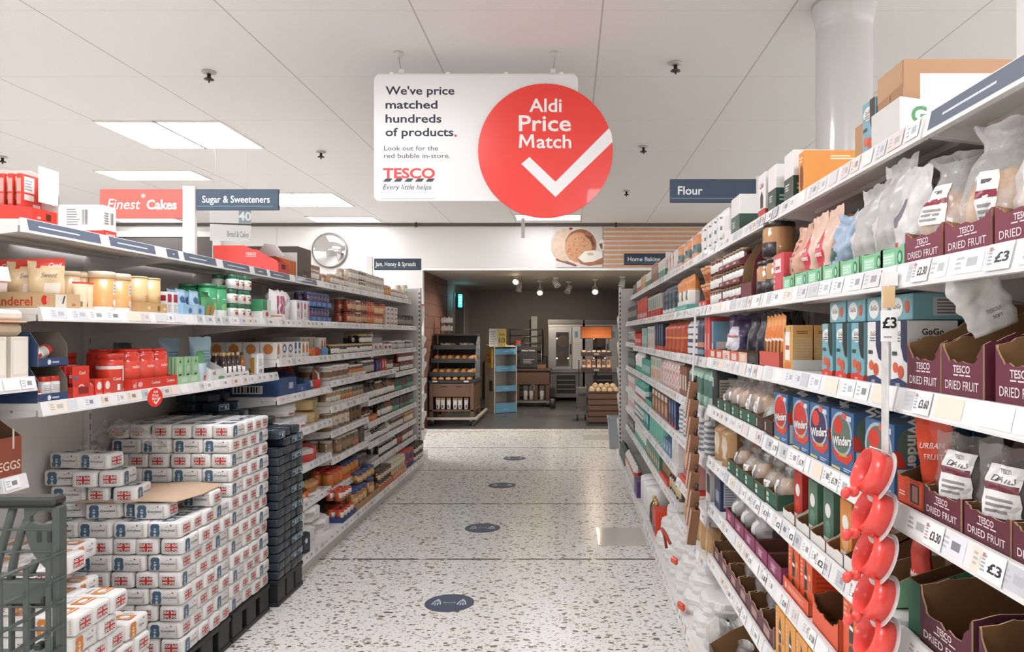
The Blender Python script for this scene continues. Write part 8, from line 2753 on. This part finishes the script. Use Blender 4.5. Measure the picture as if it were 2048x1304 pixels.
# ---- small steel trolley beside the crate
r = empty('steel_trolley', (.20, 12.9, 0), label='small steel utensil trolley on wheels beside the slatted crate', cat='trolley')
mb = MB()
mb.box(-.09, .09, 0, .3, .22, .42, mat('#6d6660', .4, metal=.4), ch=.004)
mb.box(-.06, .09, .02, .28, .46, .56, mat('#7a736c', .4, metal=.4), ch=.004)
mb.tube([(-.08, .02, .2), (-.08, .02, .6)], .01, STL, 8)
mb.tube([(.08, .28, .2), (.08, .28, .6)], .01, STL, 8)
mb.tube([(-.05, .1, .4), (-.05, .1, .48)], .01, STL, 8)
obj('trolley_body', mb, r)
for x, y in ((-.07, .03), (.07, .03), (-.07, .27), (.07, .27)):
    mb = MB()
    mb.lathe([(.02, -.012), (.045, -.012), (.045, .012), (.02, .012)], DARK, 14, M=Matrix.Translation((x, y, .046)) @ Matrix.Rotation(PI / 2, 4, 'Y'))
    mb.box(x - .012, x + .012, y - .008, y + .008, .05, .225, STL)
    obj('wheel', mb, r)
tag(obj('floor_bucket', (lambda m: (m.lathe([(.045, .001), (.055, .01), (.06, .2), (.052, .2), (.045, .02), (.0005, .02)], DARK, 18, cap=False), m)[1])(MB()), loc=(-.35, 14.9, 0)), 'small dark bucket on the bakery floor before the oven', 'bucket')

# ---- grey bin at the end of the aisle
mb = MB()
GB = mat('#8f9698', .45, vary=.04)
mb.add([(-.075, -.075, .001), (.075, -.075, .001), (.075, .075, .001), (-.075, .075, .001), (-.1, -.1, .42), (.1, -.1, .42), (.1, .1, .42), (-.1, .1, .42), (-.09, -.09, .42), (.09, -.09, .42), (.09, .09, .42), (-.09, .09, .42), (-.068, -.068, .02), (.068, -.068, .02), (.068, .068, .02), (-.068, .068, .02)],
       [(3, 2, 1, 0), (0, 1, 5, 4), (1, 2, 6, 5), (2, 3, 7, 6), (3, 0, 4, 7), (4, 5, 9, 8), (5, 6, 10, 9), (6, 7, 11, 10), (7, 4, 8, 11), (8, 9, 13, 12), (9, 10, 14, 13), (10, 11, 15, 14), (11, 8, 12, 15), (12, 13, 14, 15)], GB)
b_ = obj('waste_bin', mb, loc=(.595, 9.72, 0))
tag(b_, 'grey plastic waste bin at the end of the baking shelves', 'bin')
mb = MB()
mb.box(-.106, .106, -.106, -.1, .385, .425, GB, ch=.002)
mb.box(-.106, .106, .1, .106, .385, .425, GB, ch=.002)
mb.box(-.106, -.1, -.1, .1, .385, .425, GB, ch=.002)
mb.box(.1, .106, -.1, .1, .385, .425, GB, ch=.002)
obj('rim', mb, b_)

# ---- lit exit box on the bakery side wall
r = empty('exit_box', (-2.298, 15.0, 2.18), label='glowing blue green exit light box over the grey bakery door', cat='exit light')
mb = MB()
mb.box(.0, .05, -.12, .12, -.17, .15, mat('#1f3436', .4), ch=.006)
obj('housing', mb, r)
mb = MB()
mb.box(.05, .13, -.125, -.115, -.14, .12, mat('#35c4d4', .4, emit=2.6), ch=.003)
for z in (-.06, .0, .06):
    mb.box(.07, .11, -.128, -.125, z - .008, z + .012, mat('#c9f2f4', .4, emit=3.0))
obj('lit_face', mb, r)
el = bpy.data.lights.new('exit_glow', 'POINT')
el.energy, el.color, el.shadow_soft_size = .35, (.25, .85, 1.0), .08
eo = bpy.data.objects.new('exit_glow', el)
eo.parent = r
eo.location = (.16, -.2, .12)
COL.objects.link(eo)

# ---- track spotlights
SPOTS = [((1033, 560), 13.0, 1, (.3, -.2)), ((1038, 576), 14.5, 0, (.2, .3)), ((1080, 582), 14.0, 1, (0, -.2)), ((1112, 566), 13.2, 0, (-.5, .1)), ((1137, 578), 14.2, 0, (.4, 0)), ((1190, 580), 13.6, 1, (.0, -.4)), ((1244, 566), 13.0, 0, (.2, .2))]
for i, ((px, py), y, lit, (tx, ty)) in enumerate(SPOTS):
    p = at(px, py, Y=y)
    r = empty('spotlight', (p.x, y, LINTEL), label='white %s track spotlight under the bakery ceiling, %s from the brick wall' % ('lit' if lit else 'unlit', nth(i + 1)), cat='spotlight', group=None)
    dz = p.z - LINTEL
    mb = MB()
    mb.box(-.05, .05, -.05, .05, -.03, -.001, '#c9c4bc', ch=.003)
    mb.tube([(0, 0, -.03), (0, 0, dz + .05)], .012, '#c9c4bc', 8)
    obj('bracket', mb, r)
    M_ = Matrix.Translation((0, 0, dz)) @ Matrix.Rotation(tx, 4, 'Y') @ Matrix.Rotation(-.95 if lit else ty - .35, 4, 'X')
    mb = MB()
    mb.lathe([(.03, .075), (.055, .07), (.058, -.05), (.064, -.075), (.05, -.075), (.045, -.06)], '#d2cdc6', 18, M=M_, cap=False)
    obj('lamp_housing', mb, r)
    mb = MB()
    mb.lathe([(.0005, -.058), (.046, -.058)], mat('#ffe2ac', .4, emit=26.0) if lit else mat('#6d6a66', .2), 16, cap=False, M=M_)
    obj('lamp_face', mb, r)
    if lit:
        li = bpy.data.lights.new('spot_beam', 'SPOT')
        li.energy, li.color, li.spot_size, li.spot_blend, li.shadow_soft_size = 105, (1.0, .86, .7), 2.0, .6, .04
        lo_ = bpy.data.objects.new('spot_beam', li)
        lo_.parent = r
        lo_.location = (0, 0, dz - .08)
        COL.objects.link(lo_)
        tgt = {0: Vector((-1.9, 12.6, .9)), 2: Vector((-.6, 15.6, .7)), 5: Vector((.55, 12.9, .5))}[i]
        lo_.rotation_euler = (tgt - Vector((p.x, y, p.z))).to_track_quat('-Z', 'Y').to_euler()

# ---- bits on the end shelving brackets
ex_ = [(1.745, '#d9d2c8'), (1.335, '#b5483a'), (.985, '#c98a5a'), (.375, '#c8502f')]
for i, (z, c_) in enumerate(ex_):
    jj = jar(.035, .11, c_, '#b8352c', '#e2dcd2', part=False)
    o = jj.put((-1.755, 8.72, z - .003), PI / 2 * 0, label_of('jar on the end shelving that faces the bakery, %s shelf down' % nth(i + 1)), 'jars on the end shelving')
    o.name = 'sauce_jar'
